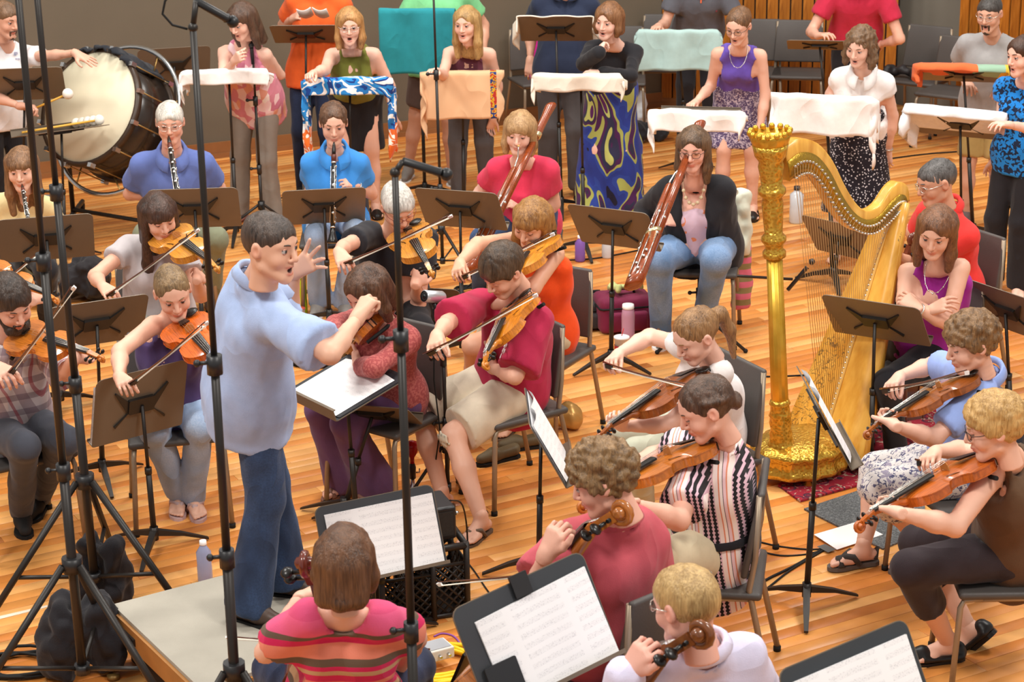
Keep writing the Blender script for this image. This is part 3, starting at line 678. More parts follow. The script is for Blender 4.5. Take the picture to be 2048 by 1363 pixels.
# ------------------------------------------------------------------ furniture
def rpoly(w, h, r, n=4, bot=None):
    P = []
    for cx, cy, a0, rr in ((w/2, h/2, 0, r), (-w/2, h/2, 90, r), (-w/2, -h/2, 180, r if bot is None else bot), (w/2, -h/2, 270, r if bot is None else bot)):
        sx = 1 if cx > 0 else -1; sy = 1 if cy > 0 else -1
        for i in range(n+1): a = math.radians(a0+90*i/n); P.append((cx-sx*rr+rr*math.cos(a), cy-sy*rr+rr*math.sin(a)))
    return P
SHARED = {}
def shared(key, fn):
    if key not in SHARED: SHARED[key] = fn()
    return SHARED[key]
STANDS = []
def stand(label, desk, yaw, h=None, base=None, tilt=30, w=.5, hh=.335, roll=0, legrot=0, simple=0, front=None, pole2=None, bx=None, group=None):
    """orchestral music stand; desk (px,py) centre, yaw the way its paper side faces, h height of the desk centre or base floor pixel"""
    if base is not None:
        B = atZ(*base); D = atY(desk[0], desk[1], B[1])
    else:
        D = atZ(desk[0], desk[1], h); B = A3(D[0], D[1], 0)
    if bx is not None: B[0] = bx
    hz = D[2]; ry = math.radians(yaw); root = empty('music_stand', B, 0, label, 'music stand', group or 'orchestra music stands')
    f = A3(math.sin(ry), -math.cos(ry), 0); x = A3(math.cos(ry), math.sin(ry), 0); t = math.radians(tilt)
    v = -f*math.sin(t)+A3(0, 0, math.cos(t)); n = f*math.cos(t)+A3(0, 0, math.sin(t))
    if roll: c, s_ = math.cos(math.radians(roll)), math.sin(math.radians(roll)); x, v = x*c+v*s_, v*c-x*s_
    L = D-B; off = B
    T = lambda a, b, c: D+x*a+v*b+n*c
    m = MB(); m.prism(rpoly(w, hh, .035, 4, .012), -.002, .002, T); m.build('desk', DESK, root, off)
    if front: m = MB(); m.prism(rpoly(w-.006, hh-.006, .033, 4, .01), .002, .0032, T); m.build('desk_face', DESKF, root, off)
    m = MB(); m.prism([(-w/2+.004, -hh/2), (w/2-.004, -hh/2), (w/2-.004, -hh/2+.004), (-w/2+.004, -hh/2+.004)], .002, .055, T); m.prism([(-w/2+.004, -hh/2+.004), (w/2-.004, -hh/2+.004), (w/2-.004, -hh/2+.014), (-w/2+.004, -hh/2+.014)], .051, .055, T); m.build('lip', DESK, root, off)
    m = MB(); m.prism(rpoly(.13, .075, .008), -.02, -.002, T)
    for sx in (-1, 1): m.prism([(sx*.065, .03), (sx*.13, .09), (sx*.135, .085), (sx*.065, -.035), (sx*.13, -.09), (sx*.125, -.1), (sx*.05, -.02), (sx*.05, .03)][::sx], -.012, -.0015, T)
    m.build('bracket', BLK, root, off)
    top = D-n*.02; bs = A3(B[0], B[1], .09); mid = bs+(top-bs)*(.5 if hz < 1.1 else .46)
    m = MB(); m.tube([mid-(top-bs)*.02, top], .0085, 10); m.build('upper_pole', BLK, root, off)
    m = MB(); m.tube([bs-A3(0, 0, .03), mid], .0135, 10); m.tube([mid-A3(0, 0, .02), mid+A3(0, 0, .012)], .0165, 10); m.build('lower_pole', BLK, root, off)
    if not simple:
        m = MB(); m.tube([bs-A3(0, 0, .035), bs+A3(0, 0, .03)], .02, 10); m.build('hub', BLK, root, off)
        for i in range(3):
            a = math.radians(legrot+120*i); d = A3(math.sin(a), -math.cos(a), 0); q = A3(-d[1], d[0], 0)
            m = MB(); p0 = bs+d*.015; p1 = A3(B[0], B[1], .012)+d*.255
            V = []
            for p, hw, th in ((p0, .015, .03), (p0+(p1-p0)*.5+A3(0, 0, .008), .014, .016), (p1, .009, .01)): V += [p+q*hw+A3(0, 0, th/2), p-q*hw+A3(0, 0, th/2), p-q*hw-A3(0, 0, th/2), p+q*hw-A3(0, 0, th/2)]
            m.add(V, [(0, 1, 2, 3), (8, 11, 10, 9)]+[(k*4+j, k*4+4+j, k*4+4+(j+1) % 4, k*4+(j+1) % 4) for k in (0, 1) for j in range(4)]); m.build('leg', BLK, root, off)
    st = dict(D=D, x=x, v=v, n=n, T=T, w=w, hh=hh, B=B, root=root); return st
def sheet(st, label, w=.46, h=.3, a=0, b=0, mat=None, rot=0, curl=.0, group=None, thick=.003):
    x, v, n = st['x'], st['v'], st['n']
    if rot: c, s_ = math.cos(math.radians(rot)), math.sin(math.radians(rot)); x, v = x*c+v*s_, v*c-x*s_
    m = MB(); P = []; k = 9
    for i in range(k):
        q = -1+2*i/(k-1); z = .004+curl*(1-abs(2*abs(q)-1)**2); P.append([(q*w/2, -h/2, z+thick), (q*w/2, h/2, z+thick)])
    m.grid(np.array(P)); Pb = np.array(P); Pb[:, :, 2] = 0; m.grid(Pb[::-1])
    for i in (0, -1): pass
    o = m.build('sheet_music', mat or music_mat()); tag(o, label, 'sheet music', group or 'sheet music on the stands'); place(o, st['T'](a, b, .0035), np.stack([x, v, n], 1)); return o
def chair(label, c, yaw, group=None, back=1, tall=0., rec=10):
    """c (x, y) on the floor below the seat"""
    def pads():
        V, F = rbox((.45, .43, .035), .016); m = MB(); m.add([(x*(1-.06*(y/.43)), y, z-.012*(1-(2*x/.45)**2)*(1 if z > 0 else .3)) for x, y, z in V], F, True); seat = m.mesh('seat')
        V, F = rbox((.43, .028, .36), .013); m = MB(); m.add([(x*(1-.1*max(0, z)/.18), y-.03*(2*x/.43)**2, z) for x, y, z in V], F, True); bk = m.mesh('backrest')
        legs = []
        for sx in (-1, 1):
            m = MB(); m.tube([(sx*.2, -.12, .425), (sx*.205, -.19, .42), (sx*.21, -.205, .39), (sx*.225, -.225, .02)], .0125, 8); fl = m.mesh('leg')
            m = MB(); m.tube([(sx*.19, .195, .86), (sx*.195, .185, .6), (sx*.2, .165, .47), (sx*.205, .18, .4), (sx*.225, .265, .02)], .0125, 8); bl = m.mesh('leg'); legs += [fl, bl]
        m = MB(); m.tube([(-.2, -.14, .42), (.2, -.14, .42)], .01, 6); m.tube([(-.2, .15, .43), (.2, .15, .43)], .01, 6)
        for sx in (-1, 1): m.tube([(sx*.2, -.15, .42), (sx*.2, .17, .43)], .011, 6)
        fr = m.mesh('seat_frame'); m = MB(); m.tube([(0, 0, 0), (0, 0, .022)], .016, 8); ft = m.mesh('foot_cap'); return seat, bk, legs, fr, ft
    seat, bk, legs, fr, ft = shared('chair', pads); root = empty('orchestra_chair', (c[0], c[1], 0), math.radians(yaw), label, 'chair', group or 'orchestra chairs')
    o = link('seat', seat, PAD, root); o.location = (0, 0, .445)
    if back: o = link('backrest', bk, PAD, root); o.location = (0, .2, .69); o.rotation_euler = (-math.radians(rec), 0, 0)
    for i, l in enumerate(legs):
        o = link('leg', l if back or i % 2 == 0 else legs[2-(i-1)], LEGM, root)
        if not back and i % 2: o.rotation_euler = (0, 0, math.pi)
        q = link('foot_cap', ft, RUBB, o); q.location = ((-1, -1, 1, 1)[i]*.225, (-.225, .265 if back else .225)[i % 2], 0)
        if not back and i % 2: q.location = (-q.location.x, -.225, 0)
    link('seat_frame', fr, LEGM, root); return root
def towel(st, label, mat, w=.56, front=.2, drop=.25, lside=0., rside=0., wav=.012, tip=None, thick=.008, seed=0, group=None, over=.03, mats=None, jag=.0):
    """towel lying on the desk, folded over its top edge and hanging behind it; side overhangs hang at the desk ends"""
    nx, ny = 41, 29; hw = st['w']/2+.012; tot = front+drop; P = np.zeros((nx, ny, 3)); D, x, v, n = st['D'], st['x'], st['v'], st['n']; g = A3(0, 0, -1); hh = st['hh']/2
    out = nrm(-(n-g*(n @ g))*1.)                      # horizontal away from the player
    for i in range(nx):
        U = -(w/2+lside)+(w+lside+rside)*i/(nx-1)
        for j in range(ny):
            s_ = tot*j/(ny-1); k = s_-front
            dr = k*(1+jag*math.sin(U*9+seed)) if k > 0 else 0
            if k <= 0: p = D+x*max(-hw, min(hw, U))+v*(hh+k)+n*.01
            else:
                a = min(1, k/.04); p = D+x*max(-hw, min(hw, U))+v*hh+n*.01+out*(.012+over*a+.02*math.sin(U*21+seed)*min(1, k/.15))+g*(dr-.02*a)
                p = p+v*.008*math.sin(math.pi*a)
            e = abs(U)-hw
            if e > 0:
                sg = 1 if U > 0 else -1; p = p+x*sg*(.015+.02*math.sin(s_*26+seed))+g*e*.97+out*.03*math.sin(e*30+seed)*min(1, e/.1)
            p = p+out*wav*vnoise(np.array([[U*9+seed, s_*5, seed]]))[0]*(.3 if k <= 0 else 1)+A3(0, 0, 1)*wav*.5*vnoise(np.array([[U*12+seed, s_*9, seed+3]]))[0]
            P[i, j] = p
    off = A3(st['B']); m = MB(); m.grid(P-off); o = m.build('towel', mat, None, None, thick); o.location = tuple(off); tag(o, label, 'towel', group or 'towels draped on the stands'); return o
def mic_stand(label, B, T, hub=.55, r=.35, leg0=0, rp=(.015, .012), boom=None, mic=None, base='tripod', sections=(.35, .68), name='microphone_stand', spread=1, cable=None, cat='microphone stand', micmat=None):
    """B floor point, T top point"""
    B = A3(B); T = A3(T); root = empty(name, B, 0, label, cat, 'microphone stands'); d = T-B; at = lambda t: B+d*t; k0 = hub/d[2]
    m = MB(); m.tube([at(.05 if base == 'tripod' else .0), at(sections[0])], rp[0], 10); m.build('lower_tube', BLK, root, B)
    m = MB(); m.tube([at(sections[0]), at(sections[1])], (rp[0]+rp[1])/2*.93, 10); m.build('middle_tube', BLK, root, B)
    m = MB(); m.tube([at(sections[1]), at(1)], rp[1]*.85, 10); m.build('upper_tube', BLK, root, B)
    for s_ in sections:
        m = MB(); m.tube([at(s_)-A3(0, 0, .04), at(s_)+A3(0, 0, .025)], rp[0]*1.45, 10); m.tube([at(s_)+A3(-.05, -.01, 0), at(s_)], .007, 6); m.ball(at(s_)+A3(-.055, -.01, 0), .013, 8); m.build('clamp', BLKM, root, B)
    if base == 'tripod':
        h = at(k0); m = MB(); m.tube([h-A3(0, 0, .03), h+A3(0, 0, .03)], rp[0]*2.1, 10); m.build('hub', BLKM, root, B)
        for i in range(3):
            a = math.radians(leg0+120*i); q = A3(math.sin(a), -math.cos(a), 0); foot = A3(B[0], B[1], .012)+q*r; m = MB(); m.tube([h+q*rp[0]*2, foot], rp[0]*.8, 8); l = m.build('leg', BLK, root, B)
            m = MB(); m.ball(foot, rp[0]*1.1, 8); m.build('foot', RUBB, l, B)
            if spread: m = MB(); m.tube([at(k0*.28), h+(foot-h)*.6], rp[0]*.5, 6); m.build('brace', BLK, l, B)
        m = MB(); m.tube([at(k0*.28)-A3(0, 0, .02), at(k0*.28)+A3(0, 0, .02)], rp[0]*1.6, 10); m.build('spreader_collar', BLKM, root, B)
    else:
        m = MB(); m.lathe([(.14, 0), (.14, .012), (.05, .03), (.02, .05)], 20, B); m.build('round_base', BLK, root, B)
    if boom:
        a, b = A3(boom[0]), A3(boom[1]); m = MB(); m.tube([a, b], .009, 8); m.ball(at(1), .016, 8); m.build('boom', BLK, root, B)
    if mic:
        a, b = A3(mic[0]), A3(mic[1]); u = nrm(b-a); m = MB(); m.tube([a, a+(b-a)*.72, a+(b-a)*.74], [.012, .013, .016], 10); o = m.build('microphone', micmat or BLKM, root, B); m = MB(); m.ball(b-u*.02, .02, 10); m.build('grille', BLKM, o, B)
    if cable:
        m = MB(); m.tube(cable, .004, 6); m.build('cable', RUBB, root, B)
    return root
def cable(label, pts, r=.005, mat=None, name='cable', cat='cable', sm=6, group=None):
    """floor cable through (px,py[,z]) pixels, smoothed"""
    P = [atZ(p[0], p[1], p[2] if len(p) > 2 else r) for p in pts]; Q = []
    for i in range(len(P)-1):
        a, b, c, d = P[max(i-1, 0)], P[i], P[i+1], P[min(i+2, len(P)-1)]
        for j in range(sm):
            t = j/sm; Q.append(.5*((2*b)+(-a+c)*t+(2*a-5*b+4*c-d)*t*t+(-a+3*b-3*c+d)*t**3))
    Q.append(P[-1]); o = A3(Q[0]); m = MB(); m.tube(Q, r, 6); c = m.build(name, mat or RUBB, None, o); c.location = tuple(o); return tag(c, label, cat, group)
def coil(label, c, R, n=5, r=.006, mat=None, name='cable_coil', seed=0, group=None, flat=.7, z0=0.):
    rg = random.Random(seed); P = []; c = A3(c)
    for i in range(n*20+1):
        q = 2*math.pi*i/20; k = i/20; rr = R*(1-.12*math.sin(k*1.7+seed))*(1+.05*math.sin(q*3+k)); P.append(c+A3(rr*math.cos(q+.2*math.sin(k)), rr*flat*math.sin(q)+.012*math.sin(k*2.3), z0+r+r*1.1*(k*.9 % 3)+.004*math.sin(q*2+k)))
    m = MB(); m.tube(P, r, 6); o = m.build(name, mat or RUBB, None, c); o.location = tuple(c); return tag(o, label, 'cable', group)
# ------------------------------------------------------------------ bowed strings
_out = [(0, 0), (2, 30), (8, 56), (20, 77), (45, 97), (75, 104), (100, 102), (122, 96), (138, 93), (141, 90), (146, 78), (158, 64), (176, 57), (195, 56), (210, 60), (222, 70), (228, 78), (231, 79), (250, 82), (275, 84), (300, 80), (322, 69), (338, 53), (349, 33), (354, 17), (356, 0)]
def strings_proto(kind):
    k = {'violin': 1., 'viola': 1.14, 'cello': 2.12}[kind]; rib = {'violin': .031, 'viola': .037, 'cello': .115}[kind]; wd = k*(1.0 if kind != 'cello' else 1.02)
    O = [(x*.001*k, y*.001*wd) for x, y in _out]; bl = .356*k; ar = .015*k; ov = .0028*k**.6
    M = {}; m = MB(); S = np.linspace(-1, 1, 11)
    def plate(z0, sg, e):
        P = []
        for x, y in O:
            pr = math.sin(math.pi*min(1, max(0, x/bl)))**.5*min(1, y/(.05*k)) if y > 0 else 0
            P.append([(x, s_*(y+e*(y > 0)), z0+sg*ar*pr*(1-s_*s_)**1.3) for s_ in S])
        m.grid(np.array(P)[:, ::(1 if sg > 0 else -1)])
    th = .004*k**.5
    plate(rib, 1, ov); plate(0, -1, ov); plate(rib-th, -.001, ov); plate(th, .001, ov)
    for sg in (1, -1):
        for e, za, zb in ((ov, rib-th, rib), (ov, 0, th), (0, th, rib-th)): m.grid(np.array([[(x, sg*(y+e*(y > 0)), za), (x, sg*(y+e*(y > 0)), zb)] for x, y in O])[::-sg])
    M['body'] = m.mesh('body'); nl = .135*k*(1.0 if kind != 'cello' else 1.0); nx = bl+nl; hb = rib+ar
    m = MB(); zn = rib+.006*k; m.tube([(bl-.02*k, 0, rib*.55), (bl+.012*k, 0, rib*.72), (bl+.03*k, 0, zn-.006*k), (nx+.005*k, 0, zn+.004*k)], [.016*k, .014*k, .0115*k, .0105*k], 10)
    # peg box and scroll
    m.prism([(nx, .011*k), (nx+.055*k, .0085*k), (nx+.055*k, -.0085*k), (nx, -.011*k)], 0, .02*k, lambda x, y, z: (x, y, zn-.008*k-(x-nx)*.22+z))
    sp = []; c0 = A3(nx+.068*k, 0, zn-.014*k)
    for i in range(26):
        q = i/25*2.1*2*math.pi; r_ = .019*k*(1-i/25*.8); sp.append(c0+A3(-r_*math.cos(q), 0, -r_*math.sin(q)*1.0+.0))
    m.tube(sp, [.0075*k*(1-.45*i/25) for i in range(26)], 8); m.lathe([(.004*k, -.016*k), (.009*k, -.013*k), (.012*k, 0), (.009*k, .013*k), (.004*k, .016*k)], 10, c0, np.array([[1, 0, 0], [0, 0, 1], [0, -1, 0]], float)); M['neck_and_scroll'] = m.mesh('neck_and_scroll')
    fb0 = bl-.125*k; m = MB(); zt = lambda x: rib+ar*.55+.012*k+(bl+nl-x)*.035
    P = [[(x, w_*s_, zt(x)+.004*k*(1-s_*s_)) for s_ in (-1, -.5, 0, .5, 1)] for x, w_ in ((fb0, .021*k), ((fb0+nx)/2, .0165*k), (nx, .012*k))]; m.grid(np.array(P)); Pb = np.array(P); Pb[:, :, 2] -= .007*k; m.grid(Pb[:, ::-1])
    for s_ in (0, -1): m.grid(np.array([[P[i][s_], Pb[i][s_]] for i in range(3)]))
    m.grid(np.array([P[0], list(Pb[0])])); M['fingerboard'] = m.mesh('fingerboard')
    bx = .165*k; bz = .034*k; m = MB(); m.prism([(-.02*k, 0), (-.012*k, .004*k), (0, .002*k), (.012*k, .004*k), (.02*k, 0), (.018*k, .02*k), (.012*k, bz-.004*k), (0, bz), (-.012*k, bz-.004*k), (-.018*k, .02*k)], -.002*k, .002*k, lambda y, z, h: (bx+h, y, rib+ar*.9+z)); M['bridge'] = m.mesh('bridge')
    m = MB(); tz = rib+ar+.012*k
    m.prism([(.012*k, -.008*k), (.012*k, .008*k), (.06*k, .013*k), (.118*k, .021*k), (.118*k, -.021*k), (.06*k, -.013*k)], 0, .006*k, lambda x, y, h: (x, y, rib+.008*k+(x/(.118*k))*(ar+.006*k)+h)); m.tube([(-.004*k, 0, rib*.5), (-.004*k, 0, rib+.004*k), (.014*k, 0, rib+.012*k)], .003*k, 6); M['tailpiece'] = m.mesh('tailpiece')
    m = MB(); top = rib+ar*.9+bz
    for i in range(4):
        y = (i-1.5)*.0105*k; m.tube([(.116*k, y*.9, rib+ar+.02*k), (bx, y, top+.001*k-abs(y)*.2), (nx, y*.5, zt(nx)+.0055*k), (nx+.035*k, y*.3, zn)], .0007*k**.5, 4)
    M['strings'] = m.mesh('strings'); m = MB(); pg = m
    pegs = []
    for i in range(4):
        sg = 1 if i % 2 else -1; x = nx+.012*k+i*.0115*k; z = zn-(x-nx)*.22; m = MB(); m.tube([(x, -sg*.016*k, z), (x, sg*.026*k, z)], .0036*k, 6); m.ball((x, sg*.036*k, z), (.0055*k, .011*k, .011*k), 8); pegs.append(m.mesh('peg'))
    M['peg'] = pegs; fh = []
    for sg in (1, -1):
        m = MB(); pts = []
        for i in range(9):
            q = -1+i/4; x = .162*k+q*.036*k; y = sg*(.047*k-.010*k*math.sin(q*1.5)); pts.append((x, y))
        w_ = [.0035*k if i in (0, 8) else .0016*k+.001*k*(1-abs(i-4)/4) for i in range(9)]
        P = [[(x, y-e, rib+ar*math.sin(math.pi*x/bl)**.5*(1-min(1, abs(y)/(.066*k))**2)**1.3+.0014) for e in (w_[i], -w_[i])] for i, (x, y) in enumerate(pts)]; m.grid(np.array(P)[:, ::1]); fh.append(m.mesh('f_hole'))
    M['f_hole'] = fh
    if kind != 'cello':
        m = MB(); m.ball((.03*k, .05*k, rib+.018*k), (.03*k, .034*k, .007*k), 10); m.tube([(.002, .04*k, -.002), (.002, .04*k, rib+.018*k)], .003, 6); m.tube([(.002, .06*k, -.002), (.002, .06*k, rib+.018*k)], .003, 6); M['chin_rest'] = m.mesh('chin_rest')
        m = MB(); m.tube([(.06*k, -.1*k, -.03), (.04*k, -.04*k, -.034), (.035*k, .04*k, -.034), (.055*k, .1*k, -.028)], .009, 8); M['shoulder_rest'] = m.mesh('shoulder_rest')
    else:
        m = MB(); m.tube([(.0, 0, rib/2), (-.3, 0, rib/2)], .005, 8); m.ball((0, 0, rib/2), .018, 8); M['end_pin'] = m.mesh('end_pin')
    return M
SLEN = {'violin': .59, 'viola': .672, 'cello': 1.19}
def strings_inst(kind, label, tail, scroll, normal, hexc, group=None):
    M = shared(kind, lambda: strings_proto(kind)); vm = varnish(hexc); root = empty(kind, tail, 0, label, kind, group or 'bowed string instruments')
    def ln(nm, me, mat): o = link(nm, me, None, root); (me.materials.append(mat) if not len(me.materials) else None); o.material_slots[0].link = 'OBJECT'; o.material_slots[0].material = mat
    for nm, me in M.items():
        mat = {'body': vm, 'neck_and_scroll': vm, 'fingerboard': EBONY, 'bridge': MAPLE, 'tailpiece': EBONY, 'strings': SILVER, 'chin_rest': EBONY, 'shoulder_rest': RUBB, 'peg': EBONY, 'f_hole': EBONY, 'end_pin': CHROME}[nm]
        for q in (me if isinstance(me, list) else [me]): ln(nm, q, mat)
    R = frame(A3(scroll)-A3(tail), normal); place(root, A3(tail)-R[:, 2]*(.128 if kind == 'cello' else .016), R); return root
def bow(label, frog, tip, normal, group=None, dark='#5a2c18'):
    """normal: side the hair is on"""
    def mk():
        L = .74; m = MB(); m.tube([(x, 0, .012-.012*math.sin(math.pi*min(1, x/.7))) for x in np.linspace(-.02, L, 9)], [.0045]*3+[.004]*4+[.003, .0026], 7); st = m.mesh('stick')
        m = MB(); m.box((L*.5+.015, 0, -.0065), (L-.05, .009, .0012)); hr = m.mesh('bow_hair')
        m = MB(); m.prism([(.0, .008), (.055, .006), (.05, -.012), (.0, -.012)], -.006, .006, lambda x, z, h: (x, h, z)); fg = m.mesh('frog')
        m = MB(); m.prism([(L-.015, .008), (L+.012, .006), (L+.004, -.009), (L-.018, -.008)], -.004, .004, lambda x, z, h: (x, h, z)); tp = m.mesh('tip'); return st, hr, fg, tp
    st, hr, fg, tp = shared('bow', mk); root = empty('bow', frog, 0, label, 'bow', group or 'bows of the string players')
    link('stick', st, varnish(dark), root); link('bow_hair', hr, plain('bow_hair_m', '#e9e2d2', .6), root); link('frog', fg, EBONY, root); link('tip', tp, PAPER, root)
    place(root, frog, frame(A3(tip)-A3(frog), -A3(normal))); return root
# ------------------------------------------------------------------ woodwinds
def clarinet(label, a, b, kind='clarinet', group=None):
    """a mouthpiece tip, b bell end"""
    a = A3(a); b = A3(b); L = np.linalg.norm(b-a); R = frame(np.cross(b-a, A3(1, 0, .1)), b-a); root = empty(kind, a, 0, label, kind, group)
    Rz = np.stack([R[:, 0], R[:, 1], nrm(b-a)], 1); Rz[:, 1] = np.cross(Rz[:, 2], Rz[:, 0]); k = 1. if kind == 'clarinet' else .72
    mk = lambda prof, nm, mat: MB().lathe([(r*k, z*L) for r, z in prof], 14, a, Rz).build(nm, mat, root, a)
    mk([(.004, 0), (.009, .03), (.0125, .09), (.0125, .12)], 'mouthpiece', EBONY); mk([(.0145, .12), (.016, .15), (.0145, .2)], 'barrel', plain('reddish_wood', '#5a2a20', .35))
    mk([(.0135, .2), (.0135, .48), (.014, .84)], 'tube_body', EBONY); mk([(.015, .84), (.018, .9), (.028, .96), (.037, .995), (.034, 1.)], 'bell', EBONY)
    for z in (.2, .5, .84): mk([(.0158, z-.008), (.0168, z), (.0158, z+.008)], 'ring', SILVER)
    m = MB(); P = lambda x, y, z: a+Rz @ A3(x*k, y*k, z*L); f = A3(0, -1, .3); 
    for i in range(13):
        z = .24+i*.046; q = 1.3*math.sin(i*2.1)-1.2; c = P(.0165*math.cos(q), .0165*math.sin(q), z); m.lathe([(.0085*k, -.002), (.0085*k, .003), (.004*k, .004)], 10, c, frame(np.cross(Rz[:, 2], Rz @ A3(math.cos(q), math.sin(q), 0)), Rz @ A3(math.cos(q), math.sin(q), 0)))
    for q in (-2.4, -.5, .9): m.tube([P(.019*math.cos(q), .019*math.sin(q), .24), P(.019*math.cos(q), .019*math.sin(q), .8)], .0023*k, 5)
    m.build('keywork', SILVER, root, a); return root
def bassoon(label, top, bottom, side, mouth, group=None):
    top = A3(top); bot = A3(bottom); L = np.linalg.norm(top-bot); u = nrm(top-bot); R = frame(side, u); Rz = np.stack([R[:, 0], np.cross(u, R[:, 0]), u], 1); root = empty('bassoon', bot, 0, label, 'bassoon', group); wood = varnish('#8a3d16'); a = bot
    P = lambda x, y, z: bot+Rz @ A3(x*1.3, y*1.3, z*L)
    m = MB(); m.lathe([(.026, 0), (.042, .004*L), (.044, .05*L), (.043, .3*L)], 16, P(0, 0, 0), Rz, mod=lambda q, z: 1+.25*abs(math.cos(q))); m.build('boot_joint', wood, root, a)
    m = MB(); m.lathe([(.028, .29*L), (.027, .6*L), (.025, .8*L)], 14, P(.018, 0, 0), Rz); m.build('long_joint', wood, root, a)
    m = MB(); m.lathe([(.024, .29*L), (.022, .45*L), (.019, .62*L), (.012, .63*L)], 14, P(-.02, 0, 0), Rz); m.build('wing_joint', wood, root, a)
    m = MB(); m.lathe([(.031, .8*L), (.03, .81*L), (.028, .86*L), (.028, .93*L), (.035, .985*L), (.036, L), (.024, L), (.018, .97*L)], 16, P(.018, 0, 0), Rz); m.build('bell', wood, root, a)
    for z, x in ((.3, .0), (.795, .018)): m = MB(); m.lathe([(.031 if x else .04, z*L), (.034 if x else .05, z*L+.004), (.034 if x else .05, z*L+.028), (.031 if x else .04, z*L+.032)], 14, P(x, 0, 0), Rz); m.build('metal_band', plain('brass_band', '#d9c79a', .25, .85), root, a)
    m = MB(); mo = A3(mouth); s0 = P(-.02, 0, .62); m.tube([s0, s0+u*.03, s0+u*.06+(mo-s0)*.2, s0+(mo-s0)*.6+u*.03, mo], [.005, .005, .0045, .004, .003], 7); m.build('bocal', SILVER, root, a); m = MB(); m.box(mo, (.012, .03, .004)); m.build('reed', plain('cane_reed', '#d9b36a', .6), root, a)
    m = MB(); rg = random.Random(3)
    for i in range(12):
        z = .04+.42*i/12; q = rg.uniform(-2.6, -.4); rr = .042 if z < .3 else .034; c = P(.0+rr*math.cos(q), rr*math.sin(q), z); d = Rz @ A3(math.cos(q), math.sin(q), 0); m.lathe([(.009, -.003), (.009, .003), (.004, .005)], 8, c, frame(u, d))
    for q in (-2.2, -1.5, -.8): m.tube([P(.043*math.cos(q), .043*math.sin(q), .05), P(.043*math.cos(q), .043*math.sin(q), .29)], .003, 5); m.tube([P(.036*math.cos(q), .036*math.sin(q), .31), P(.036*math.cos(q), .036*math.sin(q), .47)], .0024, 5)
    m.build('keywork', SILVER, root, a); return root
def bottle(label, p, h=.22, r=.035, mat=None, cap=None, neck=.4, cat='bottle', name='bottle', shoulder=.72):
    p = A3(p); root = empty(name, p, 0, label, cat); m = MB(); m.lathe([(r*.9, 0), (r, .01), (r, h*shoulder*.5), (r*.96, h*shoulder*.55), (r, h*shoulder), (r*neck*1.2, h*.86), (r*neck, h*.9), (r*neck, h*.93)], 16); m.build('vessel', mat, root)
    m = MB(); m.lathe([(r*neck*1.15, h*.9), (r*neck*1.2, h*.91), (r*neck*1.15, h), (r*neck*.6, h)], 14); m.build('cap', cap or PAPER, root); return root
def softbag(label, c, size, mat, name='bag', cat='bag', seed=0, rz=0., amp=.02, k=.05, parts=None, vox=.014):
    c = A3(c); sx, sy, sz = size; F = Field((-sx*.6-.05, -sy*.6-.05, -.03), (sx*.6+.05, sy*.6+.05, sz+.06), vox); r = min(size)*.32
    for ix in (-1, 1):
        for iy in (-1, 1): F.cone((ix*(sx/2-r), iy*(sy/2-r), r), (ix*(sx/2-r)*.9, iy*(sy/2-r)*.8, sz-r), r, r*.85, k)
    F.cone((-(sx/2-r), 0, sz*.45), (sx/2-r, 0, sz*.45), min(sz, sy)*.34, min(sz, sy)*.34, k); F.cut((0, 0, 0), (0, 0, -1))
    V, Q = F.net(); N = vnormals(V, Q); V = V+N*(vnoise(V*13+seed)*amp+vnoise(V*30+seed)*amp*.4)[:, None]; V[:, 2] = np.maximum(V[:, 2], .001); root = empty(name, c, rz, label, cat)
    link('shell', fastmesh('shell', V, Q), mat, root)
    return root
def casebag(label, c, size, mat, name='instrument_case', cat='case', rz=0.):
    sx, sy, sz = size; root = empty(name, c, rz, label, cat); V, F = rbox(size, min(size)*.18, 4); m = MB(); m.add([(x, y*(1+.06*math.cos(3*x/sx)), z+sz/2) for x, y, z in V], F, True); m.build('shell', mat, root)
    V, F = rbox((sx*.7, .05, sz*.55), .02, 3); m = MB(); m.add([(x, y-sy/2-.015, z+sz*.38) for x, y, z in V], F, True); m.build('front_pocket', mat, root)
    m = MB(); m.tube([(x*sx*.51, -sy*.2, sz*.72) for x in (-1, 1)], .004, 5); k = sz*.74; m.tube([(sx*.508*a, sy*.515*b, k) for a, b in ((-.9, -1), (.9, -1), (1, -.85), (1, .85), (.9, 1), (-.9, 1), (-1, .85), (-1, -.85))], .006, 6, closed=True); m.build('zip', RUBB, root)
    m = MB(); m.tube([(-.07, 0, sz-.005), (-.06, 0, sz+.03), (.06, 0, sz+.03), (.07, 0, sz-.005)], .009, 8); m.build('handle', RUBB, root); return root
def flatobj(name, label, cat, pts, z0, z1, mat, group=None, kind=None):
    """flat thing on the floor outlined by pixels"""
    P = [atZ(x, y, z1) for x, y in pts]; c = sum(P)/len(P); c[2] = 0; m = MB(); n = len(P)
    area2 = sum(P[i][0]*P[(i+1) % n][1]-P[(i+1) % n][0]*P[i][1] for i in range(n)); P = P if area2 > 0 else P[::-1]
    m.prism([(p[0]-c[0], p[1]-c[1]) for p in P], z0, z1, lambda x, y, h: (x, y, h)); o = m.build(name, mat); o.location = tuple(c); return tag(o, label, cat, group, kind)
